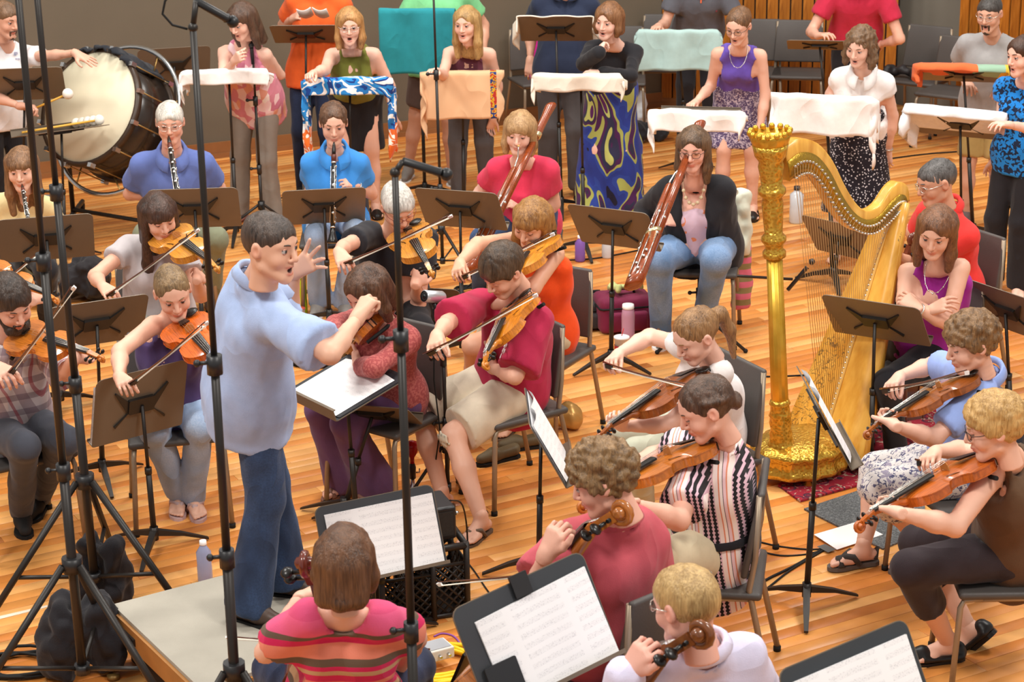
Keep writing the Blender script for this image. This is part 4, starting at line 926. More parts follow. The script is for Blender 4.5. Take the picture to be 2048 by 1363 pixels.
# ------------------------------------------------------------------ the hall: floor, walls
FLM = attr_mat('floor_oak', .33, .5, 0, 0, 0, 14)
_g = FLM.node_tree
def build_floor():
    ang = math.radians(29); d = A3(math.cos(ang), math.sin(ang), 0); q = A3(-d[1], d[0], 0); wd = .072; rg = random.Random(11)
    m = MB(); m.box((1, 12, -.03), (26, 26, .03)); fl = m.build('floor', plain('floor_base', '#4a2a12', .6)); tag(fl, None, None, None, 'structure')
    cols = ['#e39a50', '#eba75c', '#d88a40', '#edae64', '#d4853e', '#de9248', '#e69e53', '#c97b39', '#eeb16a']
    P = []
    for r in range(-150, 190):
        o = A3(0, 12, 0)+q*r*wd; t = -9+rg.random()*2
        while t < 9:
            L = rg.uniform(.7, 2.3); c = o+d*(t+L/2); P.append((c, L, rg.choice(cols), rg.uniform(.9, 1.08))); t += L
    vis = []
    rest_v = []; rest_q = []; rest_c = []
    def vispx(p):
        v = p-CP; k = v @ FW
        return k > 1 and -.02 < (1024+FPX*(v @ RT)/k)/2048 < 1.02 and -.02 < (681.5-FPX*(v @ UPV)/k)/1363 < 1.02
    for i, (c, L, h, b) in enumerate(P):
        pts = [c+d*L*e for e in (-.45, -.2, 0, .2, .45)]; n = sum(vispx(p) for p in pts)
        if n: vis.append((-n*L/(c[1]**3), i))
    keep = set(i for _, i in sorted(vis)[:300])
    for i, (c, L, h, b) in enumerate(P):
        e = .0009; V = []
        if abs(c[0]) > 7.5 or c[1] < 4 or c[1] > 20.5: continue
        hz = .0 + rg.uniform(-.0006, .0004)
        for z, k in ((hz-.012, 0), (hz-.0007, 0), (hz, .0012)):
            for sx, sy in ((-1, -1), (1, -1), (1, 1), (-1, 1)): V.append(d*sx*(L/2-e-k)+q*sy*(wd/2-e-k)+A3(0, 0, z))
        Q = [(4+j, 4+(j+1) % 4, 8+(j+1) % 4, 8+j) for j in range(4)]+[(j, (j+1) % 4, 4+(j+1) % 4, 4+j) for j in range(4)]+[(8, 9, 10, 11)]
        cc = A3(hx(h))*b
        if i in keep:
            me = fastmesh('plank', np.array(V), np.array(Q), False, np.tile(cc, (12, 1))); o = link('plank', me, FLM, fl); o.location = tuple(c)
        else:
            k = len(rest_v)*12; rest_v.append(np.array(V)+c); rest_q.append(np.array(Q)+k); rest_c.append(np.tile(cc, (12, 1)))
    o = link('planks_beyond', fastmesh('planks_beyond', np.concatenate(rest_v), np.concatenate(rest_q), False, np.concatenate(rest_c)), FLM, fl); o['kind'] = 'stuff'
build_floor()
WALLM = plain('wall_plaster', '#695f51', .9, 0, .2, .06, 3, 60, .15); WOODT = plain('brown_trim', '#8a5a34', .45, 0, .4, .15, 14)
def wall(name, a, b, h, mat, th=.12, kind='structure'):
    a = A3(a[0], a[1], 0); b = A3(b[0], b[1], 0); u = nrm(b-a); n = A3(-u[1], u[0], 0); m = MB(); L = np.linalg.norm(b-a); R = np.stack([u, n, A3(0, 0, 1)], 1); m.box((a+b)/2+n*th/2+A3(0, 0, h/2), (L, th, h), R); return tag(m.build(name, mat), None, None, None, kind), u, n, L
def skirting(name, a, b, h=.13):
    a = A3(a[0], a[1], 0); b = A3(b[0], b[1], 0); u = nrm(b-a); n = A3(-u[1], u[0], 0); m = MB(); L = np.linalg.norm(b-a); R = np.stack([u, n, A3(0, 0, 1)], 1); m.box((a+b)/2-n*.012+A3(0, 0, h/2), (L, .024, h), R); m.box((a+b)/2-n*.022+A3(0, 0, .02), (L, .03, .04), R); return tag(m.build(name, WOODT), None, None, None, 'structure')
_wl = atZ(431, 315); _wr = atZ(1322, 212); _wd = nrm(_wr-_wl)
wall('wall_back', _wl-_wd*5, _wr, 5.5, WALLM); skirting('baseboard_back', _wl-_wd*5, _wr)
_b = atZ(1322, 212); _c = atZ(1788, 230); _d2 = atZ(1908, 256); _e = atZ(2130, 305)
BOARD = None
def board_mat():
    g = NG('panel_board'); c = hx('#a8651f'); i = g.n.new('ShaderNodeObjectInfo'); s = g.noise(g.vec((3, 3, .35)), 9, 4, 1.0)
    col = g.ramp(s, ((.3, hx('#864a16')), (.55, c), (.8, hx('#be7a32')))); k = g.math('ADD', g.math('MULTIPLY', i.outputs['Random'], .35), .78)
    n = g.n.new('ShaderNodeVectorMath'); n.operation = 'SCALE'; g.link(col, n.inputs[0]); g.link(k, n.inputs['Scale']); return g.fin(n.outputs[0], .4, 0, .4)
BOARD = board_mat(); DARKW = plain('panel_backing', '#24160d', .8)
def panelled(name, a, b, h=5.5, pitch=.1):
    w_, u, n, L = wall(name, a, b, h, DARKW); k = int(L/pitch); me = None
    m = MB(); m.box((0, 0, h/2), (pitch*.9, .018, h)); me = m.mesh('panel_board')
    for i in range(k):
        o = link('panel_board', me, BOARD, w_); o.location = tuple(A3(a[0], a[1], 0)+u*(i+.5)*L/k-n*.008); o.rotation_euler = (0, 0, math.atan2(u[1], u[0]))
panelled('wall_right', _b, _c); skirting('baseboard_right', _b, _c, .08)
_c2 = _c+A3(.05, .5, 0); wall('wall_recess', _c2, _d2+A3(.3, .35, 0), 5.5, plain('grey_wall', '#7d776c', .9, 0, .2, .06, 3)); panelled('wall_far', _d2, _e); skirting('baseboard_far', _d2, _e, .08)
# wall vent
def vent():
    c = atY(1275, 81, _wr[1]-.3); u = _wd; n = A3(-u[1], u[0], 0); t = ((_wl-c) @ n); c = c+n*(t-.02); root = empty('wall_vent', c, 0, 'grey slotted vent high on the wall beside wood panelling', 'vent'); R = np.stack([u, n, A3(0, 0, 1)], 1); mt = plain('vent_grey', '#9d968b', .6)
    m = MB(); m.box((0, .01, 0), (.13, .012, .15), R); m.build('back_plate', plain('vent_dark', '#2c2926', .8), root)
    for i in range(6): m = MB(); m.box((0, -.004, -.06+i*.024), (.12, .012, .01), R); m.build('slat', mt, root)
    for sx in (-1, 1): m = MB(); m.box(u*sx*.065, (.012, .02, .15), R); m.build('frame', mt, root)
vent()
# ------------------------------------------------------------------ podium
def podium():
    z = .25; a, b, d = atZ(215, 1207, z), atZ(577, 1112, z), atZ(400, 1378, z); u = nrm(b-a); v = nrm(d-a); v = nrm(v-u*(u @ v)); L, W_ = np.linalg.norm(b-a), np.linalg.norm(d-a); c = a; c = A3(c[0], c[1], 0); root = empty('conductor_podium', c, 0, 'grey carpeted conductor podium with wooden edge under the blue shirted man', 'podium'); R = np.stack([u, v, A3(0, 0, 1)], 1)
    g = NG('podium_carpet'); vv = g.vec(); col = g.mix(g.noise(vv, 5, 4), hx('#a09a8e'), hx('#b9b3a6')); g.bump(g.noise(vv, 260, 2), .4, .004); cm = g.fin(col, .95, 0, .1)
    ctr = (u*L+v*W_)/2; m = MB(); m.box(ctr+A3(0, 0, z-.008), (L-.03, W_-.03, .016), R); m.build('carpet_top', cm, root)
    m = MB(); m.box(ctr+A3(0, 0, z-.06), (L, W_, .09), R); m.build('wooden_edge', plain('podium_wood', '#a9743c', .5, 0, .4, .2, 12), root)
    m = MB(); m.box(ctr+A3(0, 0, (z-.105)/2), (L-.12, W_-.12, z-.105), R); m.build('base_frame', plain('podium_dark', '#2a1c12', .8), root)
    m = MB(); q = v*W_*.25-u*.003+A3(0, 0, z-.06); m.box(q, (.012, .12, .03), R); m.build('handle', BLKM, root)
podium()
# ------------------------------------------------------------------ rug, mat, papers, tape
def rug_mat():
    g = NG('oriental_rug'); v = g.vec((1, 1, 0)); e = g.voro(v, 11); f = g.voro(v, 34, 0); x = g.noise(v, 26, 3, 1.5)
    col = g.ramp(e, ((.0, hx('#c9b9a0')), (.16, hx('#7a2030')), (.3, hx('#a8313c')), (.44, hx('#3a3040')), (.5, hx('#9c2c3a')))); col = g.mix(g.math('GREATER_THAN', x, .6), col, hx('#b8a08a')); col = g.mix(g.math('LESS_THAN', f, .1), col, hx('#47304a')); g.bump(g.noise(v, 300, 1), .4, .003); return g.fin(col, .95, 0, .1)
flatobj('rug', 'red patterned oriental rug under the golden harp', 'rug', [(1556, 968), (1600, 1000), (1735, 963), (1900, 905), (1900, 830), (1830, 800), (1680, 860)], .002, .012, rug_mat())
def mat_mat():
    g = NG('ribbed_mat'); v = g.vec((1, 1, 0)); s = g.voro(v, 120); col = g.mix(s, hx('#3a3c3e'), hx('#7d7f80')); g.bump(s, .6, .005); return g.fin(col, .9, 0, .2)
flatobj('floor_mat', 'dark grey ribbed floor mat in front of the floral skirt', 'mat', [(1608, 1016), (1740, 972), (1850, 1010), (1850, 1060), (1766, 1096)], .001, .009, mat_mat())
flatobj('paper_sheet', 'blank white paper lying on the grey floor mat', 'paper', [(1628, 1068), (1716, 1042), (1766, 1068), (1674, 1098)], .0095, .0115, PAPER)
TAPE = plain('gaffer_tape', '#5b5957', .8)
flatobj('tape_strip', 'grey gaffer tape holding cables beside the white paper', 'tape', [(1634, 1092), (1650, 1087), (1672, 1098), (1656, 1104)], .0105, .0115, TAPE)
flatobj('tape_strip', 'grey gaffer tape over a cable below the striped knit dress', 'tape', [(1444, 1197), (1462, 1193), (1473, 1206), (1454, 1209)], .0105, .0115, TAPE)
WT = plain('white_tape', '#e8dcc8', .7)
flatobj('tape_strip', 'long white tape line on the floor left of the sandbags', 'tape', [(0, 1231), (95, 1209), (95, 1213), (0, 1237)], .0005, .0012, WT)
# ------------------------------------------------------------------ bass drum
def bass_drum():
    C = atZ(180, 214, .96); a = nrm(A3(.46, .74, -.48)); R = frame(np.cross(A3(0, 0, 1), a), a); Rz = np.stack([R[:, 0], np.cross(a, R[:, 0]), a], 1); root = empty('bass_drum', A3(C[0]+.15, C[1]+.2, 0), 0, 'large tilted concert bass drum with cream head in a chrome hoop stand', 'drum'); off = A3(root.location); r = .405; dp = .42
    g = NG('drum_skin'); v = g.vec(); col = g.mix(g.noise(v, 2.5, 4), hx('#cfc4a6'), hx('#e2dac2')); hm = g.fin(col, .55, 0, .3); sh = plain('drum_shell', '#2a211b', .25, 0, .5, .2, 5); hp = plain('drum_hoop', '#3a2a1e', .35); rod = plain('brass_rod', '#a98a54', .3, .8)
    m = MB(); m.lathe([(r*.985, .0), (r*.985, -.006), (.001, -.008)], 48, C, Rz); m.build('drum_head', hm, root, off); m = MB(); m.lathe([(.001, dp+.008), (r*.985, dp+.006), (r*.985, dp)], 48, C, Rz); m.build('drum_head', hm, root, off)
    m = MB(); m.lathe([(r, .0), (r, dp)], 48, C, Rz); m.build('shell', sh, root, off)
    for z in (-.012, dp-.035): m = MB(); m.lathe([(r*.985, z), (r+.022, z), (r+.022, z+.045), (r*.985, z+.045), (r*.985, z)], 48, C, Rz, cap=False); m.build('hoop', hp, root, off)
    for i in range(12):
        q = 2*math.pi*(i+.3)/12; P = lambda z, e=.03: C+Rz @ A3((r+e)*math.cos(q), (r+e)*math.sin(q), z); m = MB(); m.tube([P(-.02), P(dp+.02)], .005, 6); o = m.build('tension_rod', rod, root, off); 
        for zz in (.0, dp): m = MB(); m.box(P(zz), (.03, .03, .05), Rz); m.build('claw', CHROME, o, off)
    rr = .545; c2 = C+a*.3; m = MB(); m.tube([c2+Rz @ A3(rr*math.cos(q), rr*math.sin(q), 0) for q in np.linspace(0, 2*math.pi, 61)[:-1]], .017, 10, closed=True); m.build('ring_frame', CHROME, root, off)
    for i in range(8):
        q = 2*math.pi*(i+.5)/8; m = MB(); m.tube([c2+Rz @ A3((r+.02)*math.cos(q+.12), (r+.02)*math.sin(q+.12), 0), c2+Rz @ A3(rr*math.cos(q), rr*math.sin(q), 0)], .006, 6); m.build('strap', rod, root, off)
    bz = c2-A3(0, 0, .0); ft = A3(C[0]+.25, C[1]+.25, 0)
    for sx in (-1, 1):
        e = nrm(A3(a[1], -a[0], 0))*sx; m = MB(); p = A3(c2[0], c2[1], 0)+e*.5; m.tube([p+A3(0, 0, .07), p-e*.0+A3(0, 0, c2[2]*.55), c2+e*rr], .018, 8); m.build('upright', BLK, root, off)
        m = MB(); m.tube([p+A3(0, -.35, .07), p+A3(0, .35, .07)], .018, 8); o = m.build('foot_bar', BLK, root, off)
        for y in (-.33, .33):
            m = MB(); m.lathe([(.03, -.014), (.035, -.008), (.035, .008), (.03, .014)], 14, p+A3(0, y, .035), np.array([[0, 0, 1], [0, 1, 0], [-1, 0, 0]], float)); m.build('caster', RUBB, o, off)
    m = MB(); e = nrm(A3(a[1], -a[0], 0)); p = A3(c2[0], c2[1], .1); m.tube([p-e*.5, p+e*.5], .016, 8); m.build('cross_bar', BLK, root, off)
    # black cloth draped over the rim
    P = []
    for i in range(25):
        q = math.radians(205+80*i/24-0); P.append([C+Rz @ A3((r+.03+.015*math.sin(i*1.3)+.02*math.sin(j*2+i*.7))*math.cos(-q), (r+.03+.015*math.sin(i*1.9+j))*math.sin(-q), -.05+.36*j/8) for j in range(9)])
    # pick the rim sector that is uppermost
    up = Rz.T @ A3(0, 0, 1); q0 = math.atan2(up[1], up[0]); P = []
    for i in range(33):
        q = q0+math.radians(-38+76*i/32); row = []
        for j in range(11):
            t = j/10; e = .028+.022*math.sin(i*.9+j*.5)*math.sin(math.pi*t)+.012*math.sin(i*2.1); z = -.04+.4*t
            if j == 0: e -= .02
            row.append(C+Rz @ A3((r+e)*math.cos(q), (r+e)*math.sin(q), z+.03*math.sin(i*.8)))
        P.append(row)
    m = MB(); m.grid(P); o = m.build('drum_cloth', cloth('black_felt', '#26282e'), None, C, .014); o.location = tuple(C); tag(o, 'black cloth folded over the top of the bass drum', 'cloth')
    return C, Rz, a
DRUM = bass_drum()
# ------------------------------------------------------------------ harp
def harp():
    B = atZ(1566, 958); ea = math.radians(40); e1 = A3(math.cos(ea), math.sin(ea), 0); nrmal = np.cross(e1, A3(0, 0, 1)); 
    def pl(px, py): d = ray(px, py); t = ((B-CP) @ nrmal)/(d @ nrmal); return CP+d*t
    root = empty('concert_harp', B, 0, 'golden concert harp with carved column and floral soundboard', 'harp'); off = B
    g = NG('gold_leaf'); v = g.vec(); nz = g.noise(v, 14, 3); col = g.mix(nz, hx('#c08a1c'), hx('#e2b84a')); gold = g.fin(col, .3, .72, .5)
    gb = NG('gold_carved'); v = gb.vec(); vo = gb.voro(v, 75, 0, 'SMOOTH_F1'); gb.bump(vo, .5, .009); goldc = gb.fin(gb.mix(vo, hx('#a87818'), hx('#e9c155')), .28, .72, .5)
    gw = NG('harp_maple'); v = gw.vec((1, 1, .2)); s = gw.noise(v, 18, 4, .5); hw = gw.fin(gw.ramp(s, ((.3, hx('#c08226')), (.6, hx('#dda543')), (.8, hx('#e9ba5c')))), .28, 0, .5)
    gs = NG('harp_soundboard'); v = gs.vec(); s = gs.noise(gs.vec((1, 1, .15)), 22, 3); base = gs.ramp(s, ((.3, hx('#d0912e')), (.7, hx('#e8b24f'))))
    wv = gs.noise(v, 14, 4, 2.2); msk = gs.math('MULTIPLY', gs.math('GREATER_THAN', gs.noise(v, 3.2, 1), .55), gs.math('LESS_THAN', gs.math('ABSOLUTE', gs.math('SUBTRACT', wv, .5)), .016)); sb = gs.fin(gs.mix(gs.math('MULTIPLY', msk, .85), base, (.06, .04, .02)), .28, 0, .5)
    top = pl(1541, 300); bot = pl(1563, 900); cu = nrm(top-bot); H = np.linalg.norm(top-bot); R = frame(np.cross(A3(0, 1, 0), cu), cu); Rz = np.stack([R[:, 0], np.cross(cu, R[:, 0]), cu], 1)
    fl = lambda q, z: 1+.05*abs(math.sin(q*8))
    m = MB(); m.lathe([(.042, .12*H), (.04, .25*H), (.037, .66*H)], 48, bot, Rz, mod=fl); m.build('fluted_column', gold, root, off)
    m = MB(); m.lathe([(.075, -.0*H), (.085, .01*H), (.06, .03*H), (.055, .05*H), (.058, .06*H), (.05, .075*H), (.056, .1*H), (.05, .12*H), (.057, .125*H), (.05, .135*H), (.046, .16*H), (.053, .165*H), (.044, .18*H)], 32, bot, Rz); m.build('column_foot', goldc, root, off)
    m = MB(); m.lathe([(.04, .655*H), (.056, .66*H), (.056, .675*H), (.042, .685*H), (.046, .7*H), (.06, .712*H), (.06, .722*H), (.043, .735*H), (.048, .78*H), (.052, .83*H), (.045, .85*H), (.066, .865*H), (.066, .878*H), (.05, .89*H), (.054, .92*H), (.062, .95*H), (.056, .965*H), (.076, .985*H), (.08, 1.0*H), (.086, 1.02*H)], 32, bot, Rz); m.build('carved_capital', goldc, root, off)
    m = MB(); m.lathe([(.07, 1.0*H), (.09, 1.03*H), (.097, 1.05*H), (.092, 1.055*H), (.08, 1.04*H), (.0, 1.035*H)], 48, bot, Rz, mod=lambda q, z: 1+(.05 if z > 1.04*H else 0)*math.cos(q*14))
    for i in range(14): q = 2*math.pi*i/14; m.ball(bot+Rz @ A3(.094*math.cos(q), .094*math.sin(q), 1.058*H), (.015, .015, .016), 8)
    m.build('crown', gold, root, off)
    # neck: S curve in the plane of the strings
    N1 = [(1560, 296), (1590, 276), (1625, 284), (1655, 318), (1682, 372), (1706, 408), (1728, 420), (1752, 408), (1775, 375), (1792, 362), (1806, 372), (1810, 400)]
    N2 = [(1570, 360), (1590, 345), (1612, 345), (1636, 372), (1660, 415), (1685, 446), (1712, 462), (1738, 462), (1760, 446), (1778, 428), (1788, 415), (1795, 405)]
    def sm(L, k=4):
        Q = []
        for i in range(len(L)-1):
            a, b, c, d = (A3(*L[max(i-1, 0)]), A3(*L[i]), A3(*L[i+1]), A3(*L[min(i+2, len(L)-1)]))
            for j in range(k): t = j/k; Q.append(.5*(2*b+(-a+c)*t+(2*a-5*b+4*c-d)*t*t+(-a+3*b-3*c+d)*t**3))
        return Q+[A3(*L[-1])]
    U, D_ = [pl(*p) for p in sm(N1)], [pl(*p) for p in sm(N2)]; nn = nrmal; th = .03
    m = MB(); rows = []
    for a, b in zip(U, D_):
        c = (a+b)/2; rows.append([a+nn*th*.5, a+nn*th, c+nn*th*1.05, b+nn*th, b+nn*th*.5, b-nn*th*.5, b-nn*th, c-nn*th*1.05, a-nn*th, a-nn*th*.5, a+nn*th*.5])
    m.grid(rows); n = 10
    m.f += [tuple(range(n)), tuple(len(m.v)-11+i for i in reversed(range(n)))]; m.sm += [False]*2; m.build('neck', hw, root, off)
    m = MB(); pins = MB(); strs = MB()
    sidev = nn if (nn @ (CP-B)) > 0 else -nn
    rows = [[b+(a-b)*k+sidev*(th*1.05+.004) for k in (.12, .62)] for a, b in zip(U, D_)]; m.grid(rows); m.build('brass_plate', plain('harp_plate', '#b08a2c', .3, .7, .5, .3, 60, 90, .8), root, off, .004)
    # sound box
    St, Sb = pl(1792, 400), pl(1640, 905); f_ = nrm(Sb-St); toward = nrm((bot-Sb)-f_*((bot-Sb) @ f_)); L = np.linalg.norm(Sb-St)
    rows = []; brd = []
    for i in range(13):
        t = i/12; w_ = .07+.2*t; dp = .07+.13*t; c = St+f_*L*t; rows.append([c+nn*w_*math.cos(q)-toward*dp*math.sin(q) for q in np.linspace(0, math.pi, 13)]); brd.append([c+nn*w_, c+nn*w_*.5+toward*.004, c+toward*.006, c-nn*w_*.5+toward*.004, c-nn*w_])
    m = MB(); m.grid(rows); m.build('sound_box', hw, root, off, .008); m = MB(); m.grid(brd); m.build('soundboard', sb, root, off, .006)
    m = MB(); m.grid([[St+f_*L*t+nn*e+toward*.012 for e in (-.014, .014)] for t in np.linspace(.03, .97, 9)]); m.build('string_rib', plain('rib_maple', '#e0b060', .35), root, off, .006)
    m = MB(); m.add(np.array(rows[0]), [tuple(range(13))]); m.build('shoulder_cap', hw, root, off)
    k = 44; iD = D_
    for i in range(k):
        t = i/(k-1); a = St+f_*L*(.07+.88*t)+toward*.014; j = (1-t)*(len(iD)-6)+2; j0 = int(j); b = iD[j0]+(iD[min(j0+1, len(iD)-1)]-iD[j0])*(j-j0)+sidev*(th+.008); b2 = b+(U[j0]-D_[j0])*.35
        strs.tube([a, b, b2], .0011 if t < .5 else .0014, 4); pins.tube([b-sidev*.01, b+sidev*.014], .005, 6); pins.tube([b2-sidev*.01, b2+sidev*.012], .006, 6); pins.ball(a+toward*.0, .0055, 6)
    o = strs.build('strings', plain('harp_gut', '#c9a877', .4, .2), root, off); o['kind'] = 'stuff'; pins.build('tuning_pins', SILVER, root, off)['kind'] = 'stuff'
    # base with scalloped edge, feet and pedals
    bc = (bot+Sb)/2; bc = A3(bc[0], bc[1], 0); ax = nrm(A3(*(Sb-bot)[:2], 0)); ay = A3(-ax[1], ax[0], 0); Rb = np.stack([ax, ay, A3(0, 0, 1)], 1); hl = np.linalg.norm((Sb-bot)[:2])/2
    md = lambda q, z: (1+.035*math.cos(q*12))*(1/math.sqrt((math.cos(q)/(hl+.12))**2+(math.sin(q)/.215)**2))
    m = MB(); m.lathe([(.93, .04), (1., .05), (1.02, .07), (.96, .085), (.95, .13), (1.02, .15), (1.03, .165), (.9, .18), (.7, .2), (.4, .205)], 72, bc, Rb, mod=md); m.build('scalloped_base', goldc, root, off)
    for sx, sy in ((-1, -1), (-1, 1), (1, -1), (1, 1)): p = bc+ax*sx*hl*.75+ay*sy*.15; m = MB(); m.lathe([(.016, 0), (.022, .012), (.012, .03), (.024, .05)], 12, p); m.build('lion_foot', gold, root, off)
    for i in range(7):
        q = math.radians(-70+140*i/6); d = ax*math.cos(q)+ay*math.sin(q); p = bc+ax*hl*.9; m = MB(); m.tube([p+d*.05+A3(0, 0, .07), p+d*.26+A3(0, 0, .045)], .008, 6); m.box(p+d*.27+A3(0, 0, .046), (.05, .022, .008), frame(d, A3(0, 0, 1))); m.build('pedal', gold, root, off)
harp()
# ------------------------------------------------------------------ helpers for players
def near(p, px, py): d = ray(px, py); return CP+d*((A3(p)-CP) @ d)
def fiddle(p, kind, label, tail, scroll, sg, normal, hexc, bowl=None, frog=None, tip=None, bs=-1, hairn=None, group=None):
    T = near(p['N']+p['f']*.09+p['l']*.06+p['u']*.0, *tail); S = solve(scroll[0], scroll[1], T, SLEN[kind], sg, label[:20]+' scroll'); strings_inst(kind, label, T, S, normal, hexc, group)
    if bowl:
        j = p['J']['R']; F = near(j['w']+(j['t']-j['w'])*.6, *frog); E = solve(tip[0], tip[1], F, .74, bs, label[:20]+' bow'); bow(bowl, F, E, hairn if hairn is not None else -A3(normal))
    return T, S
def seat(p, label, yaw, dy=.02, group=None, rec=10, back=1):
    f = fwd(yaw); return chair(label, (p['P'][0]+f[0]*dy, p['P'][1]+f[1]*dy), yaw, group, rec=rec, back=back)
DN = (.0, .0, -1.)
def denim(nm, a, b): return cloth(nm, a, pat=lambda g, v: g.mix(g.noise(v, 130, 2), g.ramp(g.noise(g.vec((1, 1, .5)), 4.5, 3, .4), ((.36, hx(a)), (.62, hx(b)))), hx(a)), fold=.55)
JEAN_L = denim('jeans_light', '#8aa3c6', '#c3d2e6'); JEAN_M = denim('jeans_mid', '#57779f', '#93add0'); JEAN_D = denim('jeans_dark', '#28344c', '#4a648f'); JEAN_N = denim('jeans_navy', '#20283f', '#37466a'); GREYP = cloth('grey_denim', '#5a5657'); BLACKC = cloth('black_cloth', '#232226'); KHAKI = cloth('khaki', '#cfc2a4')
OLIVEP = cloth('olive_khaki', '#7d8068'); BARE = dict(kind='bare'); SH_BLK = dict(kind='shoe', mat=plain('black_leather', '#1d1a1a', .4)); SH_BRN = dict(kind='shoe', mat=plain('brown_leather', '#4a382e', .45)); SH_GRY = dict(kind='shoe', mat=cloth('grey_sneaker', '#8a8580'), sole=PAPER); SH_FLAT = dict(kind='flat', mat=plain('black_flat', '#1c1a1a', .4)); FLIP_B = dict(kind='flip', mat=plain('brown_flip', '#6a5646', .7)); FLIP_P = dict(kind='flip', mat=plain('pink_flip', '#c3a6a4', .7))
# ---------------- patterns
def p_pink(g, v):
    n = g.voro(g.vec((1, 1, .6)), 22, 1); s = g.sep(n); return g.ramp(s[0], ((0, hx('#d98a9c')), (.3, hx('#f0cfd2')), (.55, hx('#e9a58f')), (.75, hx('#c9788f')), (.9, hx('#f3e3dc'))), True)
def p_stripe(g, v):
    z = g.math('MULTIPLY', g.math('SUBTRACT', g.sep(v)[2], .5), 1/.58); z = g.math('ADD', z, g.math('MULTIPLY', g.noise(v, 3, 1), .03)); P = '#e8608a'; M = '#d3285e'; B = '#6a5748'; O = '#e88a72'; T = '#c9a27a'
    return g.ramp(z, [(p, hx(c)) for p, c in ((0, M), (.1, T), (.16, B), (.2, O), (.25, M), (.31, B), (.34, T), (.38, M), (.42, O), (.45, M), (.5, T), (.53, M), (.56, B), (.61, O), (.7, M), (.745, B), (.78, P), (.9, '#e05580'))], True)
def p_knit(g, v):
    x = g.sep(g.vec((1, 1, 1), (0, .1, .3))); f = g.math('FRACT', g.math('MULTIPLY', x[0], 1/.125)); dz = g.math('ABSOLUTE', g.math('SUBTRACT', g.math('FRACT', g.math('MULTIPLY', x[2], 1/.017)), .5)); bd = g.math('ABSOLUTE', g.math('SUBTRACT', g.math('FRACT', g.math('MULTIPLY', x[0], 1/.0208)), .5))
    st = g.ramp(f, [(p, hx(c)) for p, c in ((0, '#eadbd8'), (.12, '#d98a6c'), (.16, '#f0e4de'), (.24, '#5d4a4e'), (.26, '#e5c4cb'), (.34, '#d98a6c'), (.38, '#efe2dc'), (.5, '#d8b5c4'), (.98, '#c9a0b0'))], True)
    ch = g.math('MULTIPLY', g.math('LESS_THAN', g.math('ADD', bd, g.math('MULTIPLY', dz, .5)), .42), g.math('GREATER_THAN', f, .5)); return g.mix(ch, st, hx('#1f1c20'))
def p_plaid(g, v):
    x = g.sep(g.vec((1, 1, 1), (0, 0, .5))); a = g.math('PINGPONG', x[0], .035); b = g.math('PINGPONG', x[2], .04); fa = g.math('GREATER_THAN', a, .02); fb = g.math('GREATER_THAN', b, .024)
    c = g.mix(g.math('MULTIPLY', fa, .55), hx('#d3c7c7'), hx('#7d5a66')); c = g.mix(g.math('MULTIPLY', fb, .55), c, hx('#6a5360')); return g.mix(g.math('MULTIPLY', g.math('LESS_THAN', a, .004), .7), c, hx('#a03c4a'))
def p_dots(g, v): return g.mix(g.math('LESS_THAN', g.voro(v, 62), .3), hx('#26222a'), hx('#d8d4da'))
def p_swirl(g, v):
    n = g.noise(g.vec((1, 1, .55)), 3.4, 1, 2.0); return g.ramp(n, [(p, hx(c)) for p, c in ((0, '#211f33'), (.32, '#2b3a8a'), (.42, '#2f4496'), (.47, '#a3a85a'), (.52, '#4a2350'), (.58, '#30304a'), (.63, '#b4b96a'), (.68, '#56265a'))], True)
def p_print(g, v):
    n = g.noise(v, 55, 3, 1.5); return g.mix(g.math('GREATER_THAN', n, .53), hx('#5a4c72'), hx('#c9bfcf'))
def p_hound(g, v):
    n = g.noise(g.vec((1, 1, 1), (.7, 0, .7)), 42, 1, .6); return g.mix(g.math('GREATER_THAN', n, .52), hx('#1f7fd0'), hx('#16233c'))
def p_floral(g, v):
    n = g.noise(v, 48, 3, 1.2); c = g.mix(g.math('GREATER_THAN', n, .56), hx('#d9d4d2'), hx('#5a5a78')); return g.mix(g.math('GREATER_THAN', g.noise(v, 30, 2, .5), .62), c, hx('#9a92a4'))
def p_orangeprint(g, v): return g.mix(g.math('GREATER_THAN', g.noise(v, 14, 2, .8), .58), hx('#d9bccd'), hx('#e58a62'))
def p_lace(g, v): return g.mix(g.math('GREATER_THAN', g.noise(v, 80, 2), .52), hx('#a04c4c'), hx('#b8645f'))
# ---------------- conductor
pc = person('conductor in light blue short sleeved shirt and dark jeans, mouth open, fist raised', ('st', 530, 1222, .25, 497), (515, 552, -1), 112, (543, 494), (60, 6, 0), '#d9a283', s=1.04, mouth=.9, torso=.53, eyes=1.,
  ra=dict(sh=(552, 640, -1), e=(660, 708, -1), w=(712, 640, 1), t=(752, 572, 1), p='baton', n=(-.6, -.5, .3)), la=dict(sh=(500, 590, 1), e=(575, 640, 1), w=(588, 545, -1), t=(640, 505, -1), p='open', n=(.3, .9, .2)),
  rl=dict(fl=(495, 1240), fz=.335, yaw=60), ll=dict(fl=(575, 1188), fz=.335, yaw=75),
  top=dict(mat=cloth('blue_oxford', '#a9bde4', fold=.5), o=.02, loose=.04, hem=-.15, sl=.78, flare=.03, collar=1, wr=.009), bot=dict(kind='trousers', mat=JEAN_D, o=.012, flare=.03, wr=.01),
  shoes=SH_BRN, hair=('short', dict(t=-.002)), hairc=('#4f4037', '#1e1714'), jaw=1.04)
